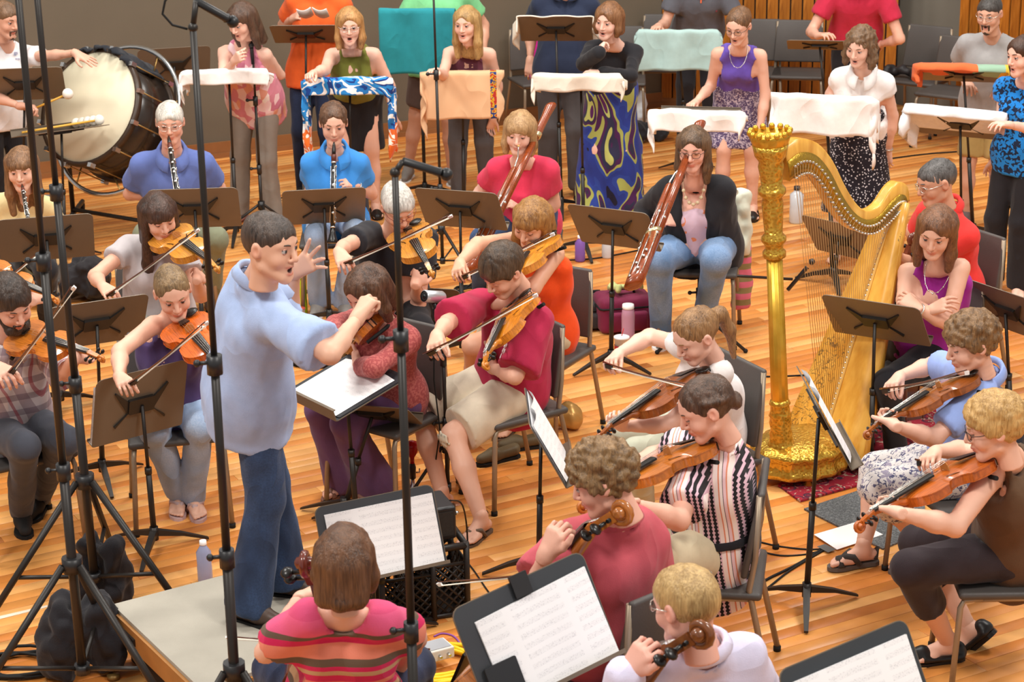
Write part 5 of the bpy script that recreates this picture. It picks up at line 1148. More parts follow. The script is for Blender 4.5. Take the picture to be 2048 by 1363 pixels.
# ---------------- standing singers at the back
TEE = lambda c, **k: dict(dict(mat=cloth('tee_'+c.strip('#'), c), o=.014, loose=.015, sl=.6, flare=.016, hem=-.1), **k)
pq = person('percussionist in white t-shirt with goatee, hand resting on the bass drum', ('w', *atY(-2, 224, 13.95)), (12, 84, -1), 40, (12, 40), (52, 14, 0), '#d3967a', beard=('goatee', '#5a4030'), hair=('short', dict(t=-.001)), hairc=('#7a5a40', None),
  la=dict(e=(92, 112, -1), w=(150, 106, -1), t=(188, 124, -1), p='flat', n=(0, -.3, 1)), ra=dict(e=(-20, 190, -1), w=(40, 212, -1), t=(78, 212, -1), p='grip', n=(0, .3, .9)), top=TEE('#e6e1e2'), bot=dict(kind='trousers', mat=BLACKC), shoes=SH_BLK)
person('woman in pink patterned sleeveless top and jeans holding a pencil to her chest', ('st', 515, 448, 0, 510), (484, 84, -1), -12, (482, 42), (-30, 26, 0), '#e3ae97', fem=1, s=1.02, mouth=.3,
  ra=dict(e=(447, 158, -1), w=(468, 122, -1), t=(486, 106, -1), p='grip', n=(-.3, -.8, .2)), la=dict(e=(560, 150, 1), w=(512, 124, -1), t=(484, 112, -1), p='grip', n=(.2, -.9, .2)), rl=dict(fl=(480, 440)), ll=dict(fl=(548, 448)),
  top=dict(mat=cloth('pink_patch', '#d98a9c', pat=p_pink), sl=0, o=.014, loose=.03, hem=-.18, nd=.06, strap=.07, name='blouse'), bot=dict(kind='trousers', mat=cloth('grey_jeans', '#8d857c'), flare=.015), shoes=dict(kind='flat', mat=plain('pink_flat', '#b98a8a', .5)), hair=('mid', dict(len=-.2, open=.005)), hairc=('#5a4030', '#2c1e16'))
person('man in orange t-shirt holding an open white booklet, head out of frame', ('st', 622, 392, 0, 628), (640, -22, -1), -5, (640, -60), (-5, 20, 0), '#cf9478', s=1.06,
  ra=dict(e=(566, 50, 1), w=(585, 38, -1), t=(602, 22, -1), p='grip', n=(-.8, 0, .3)), la=dict(e=(702, 48, 1), w=(664, 34, -1), t=(648, 20, -1), p='grip', n=(.8, 0, .3)), top=TEE('#e8632a', hem=-.14), bot=dict(kind='trousers', mat=JEAN_N), shoes=SH_BLK, hair='short')
person('blonde woman with glasses in olive tank top, mouth open, pointing at her part', ('st', 728, 428, 0, 712), (704, 92, -1), 2, (699, 52), (2, 8, 0), '#e8b49c', fem=1, s=1.02, g=1.12, mouth=.8, glasses=SILVER,
  ra=dict(e=(650, 140, -1), w=(628, 146, -1), t=(610, 150, -1), p='grip', n=(-.2, .2, 1)), la=dict(e=(780, 172, 1), w=(786, 232, 1), t=(788, 258, 1)), top=dict(mat=cloth('olive_tank', '#787a34'), sl=0, o=.01, hem=-.12, nd=.1, nr=.085, n2=.075, strap=.07, name='tank_top'),
  bot=dict(kind='skirt', z=.5, w=.17, mat=BLACKC), shoes=SH_FLAT, hair=('bob', dict(len=-.15, fringe=.0, part=-.03, t=.003)), hairc=('#c08f58', '#7a5228'))
person('man in green t-shirt and brown shorts behind the teal towel', ('st', 860, 362, 0, 872), (885, -40, -1), -5, (888, -85), (-10, 15, 0), '#d59a7c', s=1.06, g=1.05, ra=dict(e=(802, 60, 1), w=(830, 40, -1)), la=dict(e=(968, 50, 1)), top=TEE('#7cc98d', hem=-.15), bot=dict(kind='shorts', mat=cloth('brown_shorts', '#5a4a44'), len=.85), shoes=SH_GRY, rl=dict(fl=(818, 355)), ll=dict(fl=(904, 362)), hair='short')
person('woman with long dirty-blonde hair in maroon camisole and grey jeans', ('st', 935, 408, 0, 942), (938, 92, -1), -5, (932, 48), (-18, 8, 0), '#e6b29b', fem=1, s=1.0, mouth=.35,
  ra=dict(e=(886, 150, -1), w=(874, 142, -1), t=(858, 138, -1), p='relax'), la=dict(e=(996, 172, 1), w=(986, 236, 1), t=(976, 268, 1)), top=dict(mat=cloth('maroon_cami', '#6b3a4a'), sl=0, o=.008, hem=-.14, nd=.09, nr=.1, n2=.085, strap=.088, name='camisole'), bot=dict(kind='trousers', mat=GREYP), shoes=SH_GRY, hair=('long', dict(len=-.24, open=.0)), hairc=('#b8925c', '#7a5c36'))
person('man in navy polo and dark jeans behind the cream draped stands', ('st', 1118, 388, 0, 1125), (1132, -18, -1), -5, (1130, -62), (-5, 15, 0), '#cf9478', s=1.07, g=1.08, ra=dict(e=(1062, 60, 1)), la=dict(e=(1206, 60, 1)), top=TEE('#272f45', hem=-.16, collar=1), bot=dict(kind='trousers', mat=GREYP, flare=.015), shoes=SH_BRN, hair='short')
person('woman with brown bob in black top and swirling blue purple skirt, hand on cheek', ('st', 1215, 432, 0, 1222), (1228, 82, -1), -8, (1216, 42), (-28, 10, 6), '#e6b39f', fem=1, s=1.02, mouth=.5,
  ra=dict(e=(1166, 128, -1), w=(1199, 104, -1), t=(1206, 78, 1), p='grip', n=(-.7, -.3, .3)), la=dict(e=(1262, 152, -1), w=(1205, 146, -1), t=(1155, 140, -1), p='relax', n=(0, 0, 1)), top=dict(mat=BLACKC, sl=1.95, o=.008, nd=.09, nr=.085, n2=.05, hem=-.08, name='top'),
  bot=dict(kind='skirt', z=.04, w=.24, mat=cloth('swirl_skirt', '#333', pat=p_swirl), wr=.02), hair=('bob', dict(len=-.085, t=.004)), hairc=('#8a5f3c', '#4a2f1e'))
px_ = person('man in charcoal t-shirt and black jeans behind the pale teal towel', ('st', 1390, 285, 0, 1398), (1402, -40, -1), -8, (1402, -80), (-10, 18, 0), '#cf9a80', s=1.05, g=1.08, ra=dict(e=(1330, 48, 1), w=(1318, 52, -1), t=(1308, 56, -1)), la=dict(e=(1478, 50, 1)), top=TEE('#5d5e66', hem=-.13), bot=dict(kind='trousers', mat=BLACKC), shoes=SH_BLK, hair='short')
person('woman with glasses in violet and print sundress singing, hair pinned up', ('st', 1486, 430, 0, 1480), (1478, 92, -1), -12, (1477, 52), (-30, 24, 4), '#e2ab92', fem=1, s=1.02, mouth=.55, glasses=BLKM,
  ra=dict(e=(1422, 172, 1), w=(1392, 204, -1), t=(1372, 212, -1), p='grip', n=(-.1, .1, 1)), la=dict(e=(1531, 190, 1), w=(1518, 262, 1), t=(1508, 300, 1)), top=dict(mat=cloth('violet_bodice', '#6b55b8'), sl=0, o=.008, hem=.02, nd=.13, nr=.085, n2=.03, strap=.062, name='dress_bodice'),
  bot=dict(kind='skirt', z=.52, w=.2, mat=cloth('violet_print', '#555', pat=p_print)), shoes=SH_FLAT, hair=('bun', dict(bz=.03)), hairc=('#7a573a', '#3e2a1c'), extra=necklace(SILVER, .07, .003))
person('man in red polo shirt standing behind a tilted stand', ('st', 1705, 300, 0, 1712), (1718, -42, -1), -12, (1718, -85), (-15, 18, 0), '#dba288', s=1.06, g=1.08, ra=dict(e=(1622, 64, 1), w=(1636, 72, -1), t=(1662, 66, -1), p='relax'), la=dict(e=(1800, 78, 1), w=(1762, 88, 1)), top=TEE('#c02c47', hem=-.14, collar=1), bot=dict(kind='trousers', mat=BLACKC), shoes=SH_BLK, hair='short')
person('woman with curly brown hair in white blouse and black polka dot skirt', ('st', 1705, 520, 0, 1720), (1726, 136, -1), -18, (1719, 92), (-32, 22, 6), '#e5b29b', fem=1, s=1.0, mouth=.6,
  ra=dict(e=(1660, 190, 1), w=(1668, 205, -1), t=(1670, 200, -1)), la=dict(e=(1786, 232, 1), w=(1776, 300, 1), t=(1772, 345, 1)), top=dict(mat=cloth('white_blouse', '#f1ecea'), sl=.28, o=.014, loose=.01, hem=-.12, nd=.08, nr=.07, n2=.03, collar=1, name='blouse'), bot=dict(kind='skirt', z=.35, w=.21, mat=cloth('polka_skirt', '#222', pat=p_dots)), shoes=BARE, hair=('mid', dict(len=-.13, wide=.01, curl=.01, fy=.02)), hairc=('#7a5c40', '#43301f'), extra=bracelet(SILVER, 'L'))
person('man with glasses and goatee in grey t-shirt and khaki shorts', ('st', 1962, 452, 0, 1978), (1986, 66, -1), -25, (1979, 28), (-32, 14, 0), '#cf987c', s=.99, mouth=.5, glasses=SILVER, beard=('goatee', '#4a3a30'),
  ra=dict(e=(1912, 132, 1), w=(1930, 160, -1)), la=dict(e=(2036, 140, 1), w=(2010, 170, -1)), top=TEE('#a3a1a1', hem=-.14), bot=dict(kind='shorts', mat=cloth('khaki_shorts_d', '#b0945c'), len=.95), shoes=dict(kind='shoe', mat=cloth('red_grey_sneaker', '#6a5a58'), sole=PAPER), hair=('short', dict(t=-.001)), hairc=('#4a4440', '#221e1c'))
person('barefoot woman in blue houndstooth top and black trousers at right edge', ('st', 2012, 590, 0, 2042), (2052, 152, -1), -45, (2046, 112), (-62, 8, 0), '#e3b09a', fem=1, s=1.0, mouth=.4,
  ra=dict(e=(2004, 262, 1), w=(1990, 318, 1), t=(1980, 345, 1)), la=dict(e=(2080, 260, -1), w=(2020, 250, -1)), rl=dict(fl=(1985, 578), yaw=-20), ll=dict(fl=(2036, 588), yaw=-15), top=dict(mat=cloth('houndstooth', '#1f7fd0', pat=p_hound), sl=.25, o=.014, hem=-.12, nd=.06, name='blouse'), bot=dict(kind='trousers', mat=BLACKC, flare=.02), shoes=BARE, hair='bob', hairc=('#4a3022', None), extra=bracelet(SILVER, 'R'))
# ---------------- woodwinds
SHIRT = lambda nm, c, **k: dict(dict(mat=cloth(nm, c), o=.016, loose=.015, sl=.62, flare=.014, collar=1, nd=.05, n2=.04), **k)
po = person('woman with long brown hair in pale yellow top playing an oboe', (46, 508, .56), (50, 388, -1), 6, (43, 338), (4, 10, 0), '#e0ab90', fem=1, eyes=.6,
  la=dict(e=(112, 455, 1), w=(78, 432, -1), t=(52, 408, -1), p='grip', n=(.5, -.7, .2)), ra=dict(e=(-22, 455, 1), w=(12, 480, -1), t=(40, 450, -1), p='grip', n=(-.5, -.7, .2)), rl=dict(k=(5, 545, -1), an=(10, 640)), ll=dict(k=(92, 540, -1), an=(95, 640)), top=TEE('#efd9a2', hem=-.06), bot=dict(kind='trousers', mat=BLACKC), shoes=SH_BLK, hair=('long', dict(len=-.27, fringe=.018)), hairc=('#8a6444', '#4a3220'))
_m = near(po['HC']+po['HR'][:, 1]*.1, 44, 368); clarinet('slim black oboe with silver keys held by the woman in yellow', _m, solve(58, 448, _m, .56, -1), 'oboe'); seat(po, 'orchestra chair under the oboist in yellow', 6)
pk = person('white-haired man with glasses in blue shirt playing clarinet', (352, 440, .57), (344, 300, -1), 8, (340, 246), (6, 10, 0), '#dd9e84', g=1.12, s=1.04, glasses=SILVER, old=1, eyes=.5, blush=.9,
  la=dict(e=(440, 378, 1), w=(390, 362, -1), t=(350, 346, -1), p='grip', n=(.5, -.5, .5)), ra=dict(e=(260, 388, 1), w=(316, 384, -1), t=(344, 372, -1), p='grip', n=(-.5, -.5, .5)), rl=dict(k=(290, 470, -1), an=(310, 590)), ll=dict(k=(432, 478, -1), an=(420, 590)), top=SHIRT('periwinkle_shirt', '#6273b0'), bot=dict(kind='trousers', mat=OLIVEP), shoes=SH_BRN, hair=('short', dict(t=.003, vol=.0)), hairc=('#d8d2c8', '#8a847c'), brow='#b0a89c', extra=bracelet(SILVER, 'L', .034))
_m = near(pk['HC']+pk['HR'][:, 1]*.1, 337, 272); clarinet('black clarinet played by the white-haired man', _m, solve(358, 408, _m, .64, -1)); seat(pk, 'orchestra chair under the white-haired clarinetist', 8)
pw = person('young woman with tied brown hair in bright blue shirt playing clarinet', (672, 440, .55), (670, 298, -1), 4, (667, 248), (6, 14, 0), '#dca58c', fem=1, s=1.02, eyes=.7,
  la=dict(e=(744, 388, 1), w=(712, 370, -1), t=(676, 356, -1), p='grip', n=(.4, -.5, .6)), ra=dict(e=(622, 380, 1), w=(645, 412, -1), t=(665, 412, -1), p='grip', n=(-.4, -.5, .6)), rl=dict(k=(632, 470, -1), an=(640, 600), yaw=-15), ll=dict(k=(712, 462, -1), an=(688, 600)), top=SHIRT('azure_shirt', '#3f8cd8', sl=.5, hem=-.08), bot=dict(kind='trousers', mat=JEAN_L, flare=.015), shoes=SH_GRY, hair=('bun', dict(t=.004, bz=.0, curl=.004)), hairc=('#6a4a34', '#33221a'), extra=bracelet(SILVER, 'L'))
_m = near(pw['HC']+pw['HR'][:, 1]*.1, 668, 284); clarinet('black clarinet played by the woman in bright blue', _m, solve(665, 486, _m, .66, -.15)); seat(pw, 'orchestra chair under the clarinetist in bright blue', 4)
pr = person('woman with blonde bob in red t-shirt playing bassoon', (1052, 440, .56), (1044, 312, -1), -6, (1039, 266), (-10, 12, 4), '#e3ae98', fem=1, g=1.12, s=1.04, eyes=.55,
  la=dict(e=(1108, 408, 1), w=(1045, 412, -1), t=(1006, 396, -1), p='grip', n=(.3, -.6, .5)), ra=dict(e=(958, 388, 1), w=(950, 440, -1), t=(958, 470, -1), p='grip', n=(-.6, -.5, .2)), rl=dict(k=(965, 478, -1), an=(962, 590)), ll=dict(k=(1085, 478, -1), an=(1080, 590)), top=TEE('#d63a58', nd=.1, nr=.085, n2=.07, sl=.5, hem=-.08), bot=dict(kind='trousers', mat=JEAN_D), shoes=SH_BLK, hair=('bob', dict(len=-.12, t=.004, fringe=.01)), hairc=('#b58e62', '#77552f'))
_b = atY(1094, 214, pr['P'][1]-.17); _o = solve(934, 545, _b, 1.3, -1); bassoon('reddish brown bassoon held by the woman in red', _b, _o, (1, 0, .3), near(pr['HC']+pr['HR'][:, 1]*.1, 1037, 291)); seat(pr, 'orchestra chair under the bassoonist in red', -6)
pb = person('woman with glasses in black cardigan, necklace and jeans playing bassoon', (1402, 488, .57), (1388, 352, -1), -10, (1386, 298), (-14, 12, 0), '#e0a48e', fem=1, g=1.3, s=1.04, glasses=BLKM, eyes=.5, bust=1.1,
  la=dict(e=(1424, 455, 1), w=(1362, 445, -1), t=(1318, 432, -1), p='grip', n=(.3, -.6, .5)), ra=dict(e=(1292, 420, 1), w=(1282, 470, -1), t=(1286, 500, -1), p='grip', n=(-.6, -.5, .2)), rl=dict(k=(1318, 520, -1), an=(1322, 655), yaw=-10), ll=dict(k=(1432, 520, -1), an=(1405, 650)), top=dict(mat=BLACKC, sl=1.35, o=.02, nd=.3, nr=.085, n2=.05, vopen=.1, hem=-.12, loose=.02, name='cardigan', under=(cloth('pink_print', '#ddd', pat=p_orangeprint), .1)), bot=dict(kind='trousers', mat=JEAN_M, o=.014), shoes=SH_GRY, hair=('mid', dict(len=-.19, part=.0)), hairc=('#6a5038', '#2e2118'), extra=necklace(plain('pearl', '#d9c3a0', .3), .1, .012))
_b = atY(1392, 250, pb['P'][1]-.19); _o = solve(1266, 572, _b, 1.22, -1); bassoon('reddish brown bassoon held by the woman in black cardigan', _b, _o, (1, 0, .3), near(pb['HC']+pb['HR'][:, 1]*.1, 1370, 328)); seat(pb, 'orchestra chair under the bassoonist in black cardigan', -10)
# ---------------- strings at left
p1 = person('bearded man in plaid shirt and dark jeans playing violin', (22, 850, .56), (10, 668, -1), 32, (22, 608), (38, 26, -8), '#d59a80', s=1.03, beard=('full', '#3a2a20'), eyes=.3,
  la=dict(e=(128, 752, -1), w=(150, 715, -1), t=(172, 690, 1), p='finger', n=(.3, -.7, .3)), ra=dict(e=(-45, 745, -1), w=(-5, 735, -1), t=(22, 752, -1), p='bow', n=(-.2, -.2, .9)), rl=dict(k=(48, 892, -1), an=(42, 1015), yaw=15), ll=dict(k=(128, 880, -1), an=(78, 985), yaw=-5), top=SHIRT('plaid', '#888', sl=1.0) | dict(mat=cloth('plaid_shirt', '#888', pat=p_plaid)), bot=dict(kind='trousers', mat=cloth('charcoal_jeans', '#474a54')), shoes=dict(kind='shoe', mat=plain('black_suede', '#201d1c', .8)), hair=('short', dict(t=.006, vol=.01)), hairc=('#3e2f26', '#1a1310'))
fiddle(p1, 'violin', 'amber violin played by the bearded man in plaid', (26, 668), (214, 722), -1, (.15, -.55, .75), '#c87428', 'bow in the hand of the bearded man', (20, 748), (148, 575), -1); seat(p1, 'orchestra chair under the bearded man in plaid', 32)
p0 = person('violinist mostly beyond the left frame edge, fingers on the neck', (-95, 690, .56), (-68, 520, -1), 40, (-62, 470), (45, 20, 0), '#d9a288', la=dict(e=(30, 622, -1), w=(66, 600, -1), t=(78, 575, 1), p='finger', n=(.3, -.7, .3)), ra=dict(e=(-110, 600, -1), w=(-30, 580, -1), t=(0, 575, -1), p='bow'), rl=dict(k=(-70, 730, -1), an=(-80, 850)), ll=dict(k=(10, 720, -1), an=(0, 850)), top=TEE('#5a5360'), bot=dict(kind='trousers', mat=BLACKC), shoes=SH_BLK, hair='short')
fiddle(p0, 'violin', 'amber violin reaching in from the left frame edge', (-40, 540), (122, 606), -1, (.15, -.5, .8), '#c9782c', 'bow crossing the violin at the left frame edge', (-6, 572), (76, 508), 1); seat(p0, 'orchestra chair of the violinist beyond the left edge', 40)
p2 = person('woman with long straight dark hair in grey t-shirt playing viola', (318, 640, .56), (312, 476, -1), 14, (319, 434), (26, 20, -6), '#dba084', fem=1, eyes=.4,
  ra=dict(sh=(258, 494, -1), e=(190, 552, -1), w=(205, 572, -1), t=(228, 590, -1), p='bow', n=(-.2, -.2, .9)), la=dict(e=(402, 592, -1), w=(394, 560, -1), t=(404, 532, 1), p='finger', n=(.4, -.7, .2)), rl=dict(k=(262, 690, -1), an=(275, 800)), ll=dict(k=(362, 690, -1), an=(365, 800)), top=TEE('#b9b1b3', sl=.4, nd=.05), bot=dict(kind='shorts', mat=cloth('grey_shorts', '#9a9a90'), len=.85), shoes=FLIP_B, hair=('long', dict(len=-.5, fringe=.035, wide=.004)), hairc=('#4a3024', '#1e130e'))
fiddle(p2, 'viola', 'golden viola played by the woman with long dark hair', (328, 466), (442, 546), -1, (.1, -.6, .72), '#d08a34', 'bow held by the woman with long dark hair', (216, 592), (396, 460), -1); seat(p2, 'orchestra chair under the long-haired violist', 14)
p3 = person('woman with pulled-back hair in purple camisole and light jeans playing viola', (348, 810, .55), (334, 642, -1), 12, (346, 586), (18, 24, -8), '#dfa88d', fem=1, s=.99,
  ra=dict(sh=(306, 650, -1), e=(240, 702, -1), w=(238, 752, -1), t=(258, 775, -1), p='bow', n=(-.2, -.2, .9)), la=dict(e=(432, 745, -1), w=(424, 712, -1), t=(432, 686, 1), p='finger', n=(.4, -.7, .2)), rl=dict(k=(308, 858, -.5), an=(356, 980)), ll=dict(k=(398, 852, -.5), an=(386, 985)), top=dict(mat=cloth('plum_cami', '#54436e'), sl=0, o=.008, nd=.09, nr=.1, n2=.085, strap=.09, hem=-.08, name='camisole'), bot=dict(kind='trousers', mat=JEAN_L, o=.012), shoes=FLIP_P, hair=('bun', dict(bz=-.02, t=-.003)), hairc=('#8f7350', '#4c3a26'))
fiddle(p3, 'viola', 'orange viola played by the woman in purple camisole', (360, 645), (462, 758), -1, (.0, -.65, .7), '#d8661c', 'bow held by the woman in purple camisole', (262, 768), (415, 645), -1); seat(p3, 'orchestra chair under the woman in purple camisole', 12)
p4 = person('grey-haired man with glasses in black t-shirt playing viola', (790, 610, .57), (786, 456, -1), 15, (796, 414), (25, 34, -8), '#dca084', glasses=plain('red_frame', '#8a4038', .4), old=1, eyes=.3, s=1.02,
  ra=dict(sh=(735, 470, -1), e=(690, 492, -1), w=(678, 504, -1), t=(694, 532, -1), p='bow', n=(-.2, -.2, .9)), la=dict(e=(838, 600, -1), w=(832, 568, -1), t=(846, 532, 1), p='finger', n=(.2, -.8, .2)), rl=dict(k=(742, 655, -1), an=(745, 780)), ll=dict(k=(840, 655, -1), an=(840, 780)), top=TEE('#2b2b30'), bot=dict(kind='trousers', mat=BLACKC), shoes=SH_BLK, hair=('short', dict(t=.004)), hairc=('#cfcac2', '#8a857e'), brow='#b0a89c')
fiddle(p4, 'viola', 'golden viola played by the grey-haired man in black', (812, 460), (868, 556), -1, (-.1, -.62, .7), '#d08a34', 'bow held by the grey-haired man in black', (690, 528), (902, 432), -1); seat(p4, 'orchestra chair under the grey-haired violist', 15)
p5 = person('woman with brown bob in mauve lace top and purple trousers playing viola', (782, 786, .55), (764, 628, -1), -38, (732, 582), (-40, 34, 6), '#d89c84', fem=1, s=.98, eyes=.3,
  ra=dict(sh=(712, 640, 1), e=(672, 650, -1), w=(648, 680, -1), t=(630, 695, -1), p='bow', n=(-.3, 0, .9)), la=dict(e=(750, 735, -1), w=(716, 730, 1), t=(700, 705, 1), p='finger', n=(-.6, -.6, 0)), rl=dict(k=(640, 818, -.3), an=(690, 950), yaw=-40), ll=dict(k=(690, 846, -.4), an=(748, 960), yaw=-30), top=dict(mat=cloth('mauve_lace', '#a85a58', pat=p_lace), sl=1.7, o=.01, hem=-.14, nd=.04, name='blouse'), bot=dict(kind='trousers', mat=cloth('plum_trousers', '#6b4b73'), o=.014, flare=.05), shoes=dict(kind='sandal', mat=plain('bronze_sandal', '#7a5040', .5)), hair=('bob', dict(len=-.16)), hairc=('#5e3f2c', '#2c1c14'))
fiddle(p5, 'viola', 'reddish viola played by the woman in mauve lace', (762, 632), (690, 742), 1, (-.5, .1, .7), '#b9661f', 'bow held by the woman in mauve lace', (636, 690), (745, 668), 1); seat(p5, 'orchestra chair under the woman in mauve lace', -38)
p6 = person('woman with long light brown hair in orange sleeveless top playing viola', (1085, 660, .56), (1088, 488, -1), -32, (1062, 446), (-28, 28, 8), '#d59a78', fem=1, s=1.02, eyes=.4,
  ra=dict(sh=(1030, 480, 1), e=(955, 488, -1), w=(920, 524, -1), t=(912, 552, -1), p='bow', n=(-.4, -.1, .9)), la=dict(sh=(1112, 508, -1), e=(1066, 578, -1), w=(1030, 560, 1), t=(1018, 540, 1), p='finger', n=(-.5, -.7, 0)), rl=dict(k=(945, 690, -1), an=(955, 800)), ll=dict(k=(1010, 715, -1), an=(1020, 830)), top=dict(mat=cloth('orange_tank', '#e8501c'), sl=0, o=.01, nd=.05, strap=.065, hem=-.1, name='tank_top'), bot=dict(kind='shorts', mat=KHAKI), shoes=FLIP_B, hair=('long', dict(len=-.22, fringe=.012, wide=.006)), hairc=('#a5763f', '#6a4524'))
fiddle(p6, 'viola', 'golden viola played by the woman in orange', (1092, 482), (1008, 590), -1, (-.45, -.25, .8), '#d0862c', 'bow held by the woman in orange', (922, 556), (1106, 468), -1); seat(p6, 'orchestra chair under the woman in orange', -32)
p7 = person('young man in crimson t-shirt, khaki shorts and flip-flops playing viola', (1022, 765, .56), (1046, 588, -1), -55, (1006, 542), (-52, 36, 8), '#dda488', s=1.04, eyes=.25,
  ra=dict(sh=(958, 610, 1), e=(895, 645, -1), w=(874, 670, -1), t=(866, 700, -1), p='bow', n=(-.4, -.1, .9)), la=dict(sh=(1078, 640, -1), e=(1030, 752, -1), w=(985, 735, 1), t=(960, 702, 1), p='finger', n=(-.5, -.7, 0)), rl=dict(k=(842, 830, -1), an=(884, 985), yaw=-35), ll=dict(k=(906, 868, -1), an=(962, 1035), yaw=-30), top=dict(mat=cloth('crimson_tee', '#b22a4c'), o=.018, loose=.02, sl=.85, flare=.035, hem=-.14, wr=.009), bot=dict(kind='shorts', mat=cloth('khaki_shorts', '#d8ccb6'), o=.02, len=.9), shoes=FLIP_B, hair=('short', dict(t=.008, vol=.012, fringe=.012)), hairc=('#54402f', '#241a13'), bust=1)
fiddle(p7, 'viola', 'golden viola played by the young man in crimson', (1046, 604), (970, 742), -1, (-.62, -.2, .7), '#c9791f', 'bow held by the young man in crimson', (856, 708), (1072, 590), -1); seat(p7, 'orchestra chair under the young man in crimson', -58)
# ---------------- right side
p8 = person('man with glasses in red polo seated behind the harpist', (1905, 575, .57), (1893, 414, -1), -70, (1872, 366), (-72, 16, 0), '#c58866', s=1.02, glasses=SILVER, hair=('short', dict(t=-.002, open=.01)), hairc=('#5e5a58', '#2a2725'), eyes=.6,
  ra=dict(e=(1835, 470, 1), w=(1802, 452, 1)), la=dict(e=(1822, 530, -1), w=(1796, 512, -1), t=(1780, 495, -1), p='grip'), rl=dict(k=(1800, 585, 1), an=(1800, 700)), ll=dict(k=(1800, 598, -1), an=(1810, 720)), top=dict(mat=cloth('scarlet_polo', '#e23a36'), o=.016, sl=.7, collar=1, hem=-.1), bot=dict(kind='shorts', mat=cloth('pale_shorts', '#d6cfc4')), shoes=SH_GRY)
seat(p8, 'orchestra chair under the man in red polo with glasses', -60)
_s = atY(1818, 478, p8['P'][1]-.3); _t = _s+nrm(A3(-.12, -.1, -1))*1.19; strings_inst('cello', 'dark cello of the red polo man, half hidden by the harp', _t, _s, (-.9, -.3, .1), '#6a2f18')
p9 = person('harpist in magenta sleeveless top with long brown hair, arms crossed', (1862, 690, .57), (1880, 520, -1), -22, (1872, 464), (-24, 22, 6), '#d7a085', fem=1, s=1.04,
  la=dict(sh=(1922, 535, -1), e=(1896, 645, -.3), w=(1836, 618, -.5), t=(1815, 600, .2), p='relax', n=(.1, -.7, .6)), ra=dict(e=(1808, 600, -.2), w=(1858, 622, -.75), t=(1892, 606, -.4), p='relax', n=(0, -.6, .8)), rl=dict(k=(1738, 715, 1), an=(1722, 862), yaw=-60), ll=dict(k=(1775, 765, -1), an=(1792, 885), yaw=-45), top=dict(mat=cloth('magenta_top', '#96288a'), sl=0, o=.01, nd=.11, nr=.085, n2=.08, strap=.07, hem=-.06, name='tank_top'), bot=dict(kind='trousers', mat=BLACKC), shoes=SH_FLAT, hair=('long', dict(len=-.2, part=.02)), hairc=('#7d5234', '#43291a'), extra=both(necklace(SILVER, .11, .005), bracelet(SILVER, 'L')))
seat(p9, 'orchestra chair under the harpist', -35)
p10 = person('woman with ponytail in white t-shirt and pale trousers playing viola', (1412, 862, .55), (1425, 712, -1), -62, (1392, 672), (-64, 30, 4), '#e3b09a', fem=1, s=.99, eyes=.3,
  ra=dict(sh=(1366, 690, 1), e=(1300, 672, 1), w=(1238, 706, -1), t=(1208, 728, -1), p='bow', n=(-.3, .1, .95)), la=dict(sh=(1436, 745, -1), e=(1340, 848, -1), w=(1245, 852, -1), t=(1218, 838, -1), p='finger', n=(0, -.6, -.5)), rl=dict(k=(1255, 872, 1), an=(1270, 980)), ll=dict(k=(1275, 905, -1), an=(1285, 1030)), top=TEE('#efeae8', nd=.05, sl=.22, flare=.004, nr=.075), bot=dict(kind='trousers', mat=cloth('sage_trousers', '#c9cdb8')), shoes=SH_GRY, hair=('pony', dict(pz=.035, tie=PAPER, t=-.002)), hairc=('#9a7248', '#5e4126'))
fiddle(p10, 'viola', 'brown viola played by the ponytailed woman in white', (1402, 748), (1190, 888), -1, (.1, .35, .9), '#8f4a1c', 'bow held by the ponytailed woman in white', (1212, 730), (1385, 775), -1, (.2, -.2, -.9)); seat(p10, 'orchestra chair under the ponytailed woman in white', -62)
p11 = person('woman with braided hair in striped knit dress playing viola, seen from behind', (1432, 1085, .57), (1442, 872, -1), -105, (1412, 818), (-82, 26, 0), '#dfa58c', fem=1, s=1.02, g=1.1, eyes=.3,
  la=dict(sh=(1390, 935, -1), e=(1358, 1040, -1), w=(1268, 1010, -1), t=(1228, 1005, -1), p='finger', n=(0, -.5, -.6)), ra=dict(sh=(1425, 890, 1), e=(1330, 905, 1), w=(1262, 928, -1), t=(1225, 935, -1), p='bow', n=(-.2, .2, .9)), rl=dict(k=(1275, 1075, 1), an=(1285, 1190)), ll=dict(k=(1310, 1120, -1), an=(1300, 1240)), top=dict(mat=cloth('knit_dress', '#ccc', pat=p_knit, fold=.25), o=.018, loose=.02, sl=.72, flare=.03, hem=-.2, nd=.03, nr=.075, name='dress', belt=(.13, .018, BLACKC)), bot=dict(kind='trousers', mat=KHAKI, o=.014), shoes=SH_FLAT, hair=('braid', dict()), hairc=('#5a4030', '#2a1c14'))
fiddle(p11, 'viola', 'golden viola played by the woman in striped knit dress', (1412, 890), (1152, 1026), -1, (-.05, .3, .9), '#b9691f', 'bow held by the woman in striped knit dress', (1232, 935), (1345, 905), 1, (.2, -.2, -.9)); seat(p11, 'orchestra chair under the woman in striped knit dress', -100)
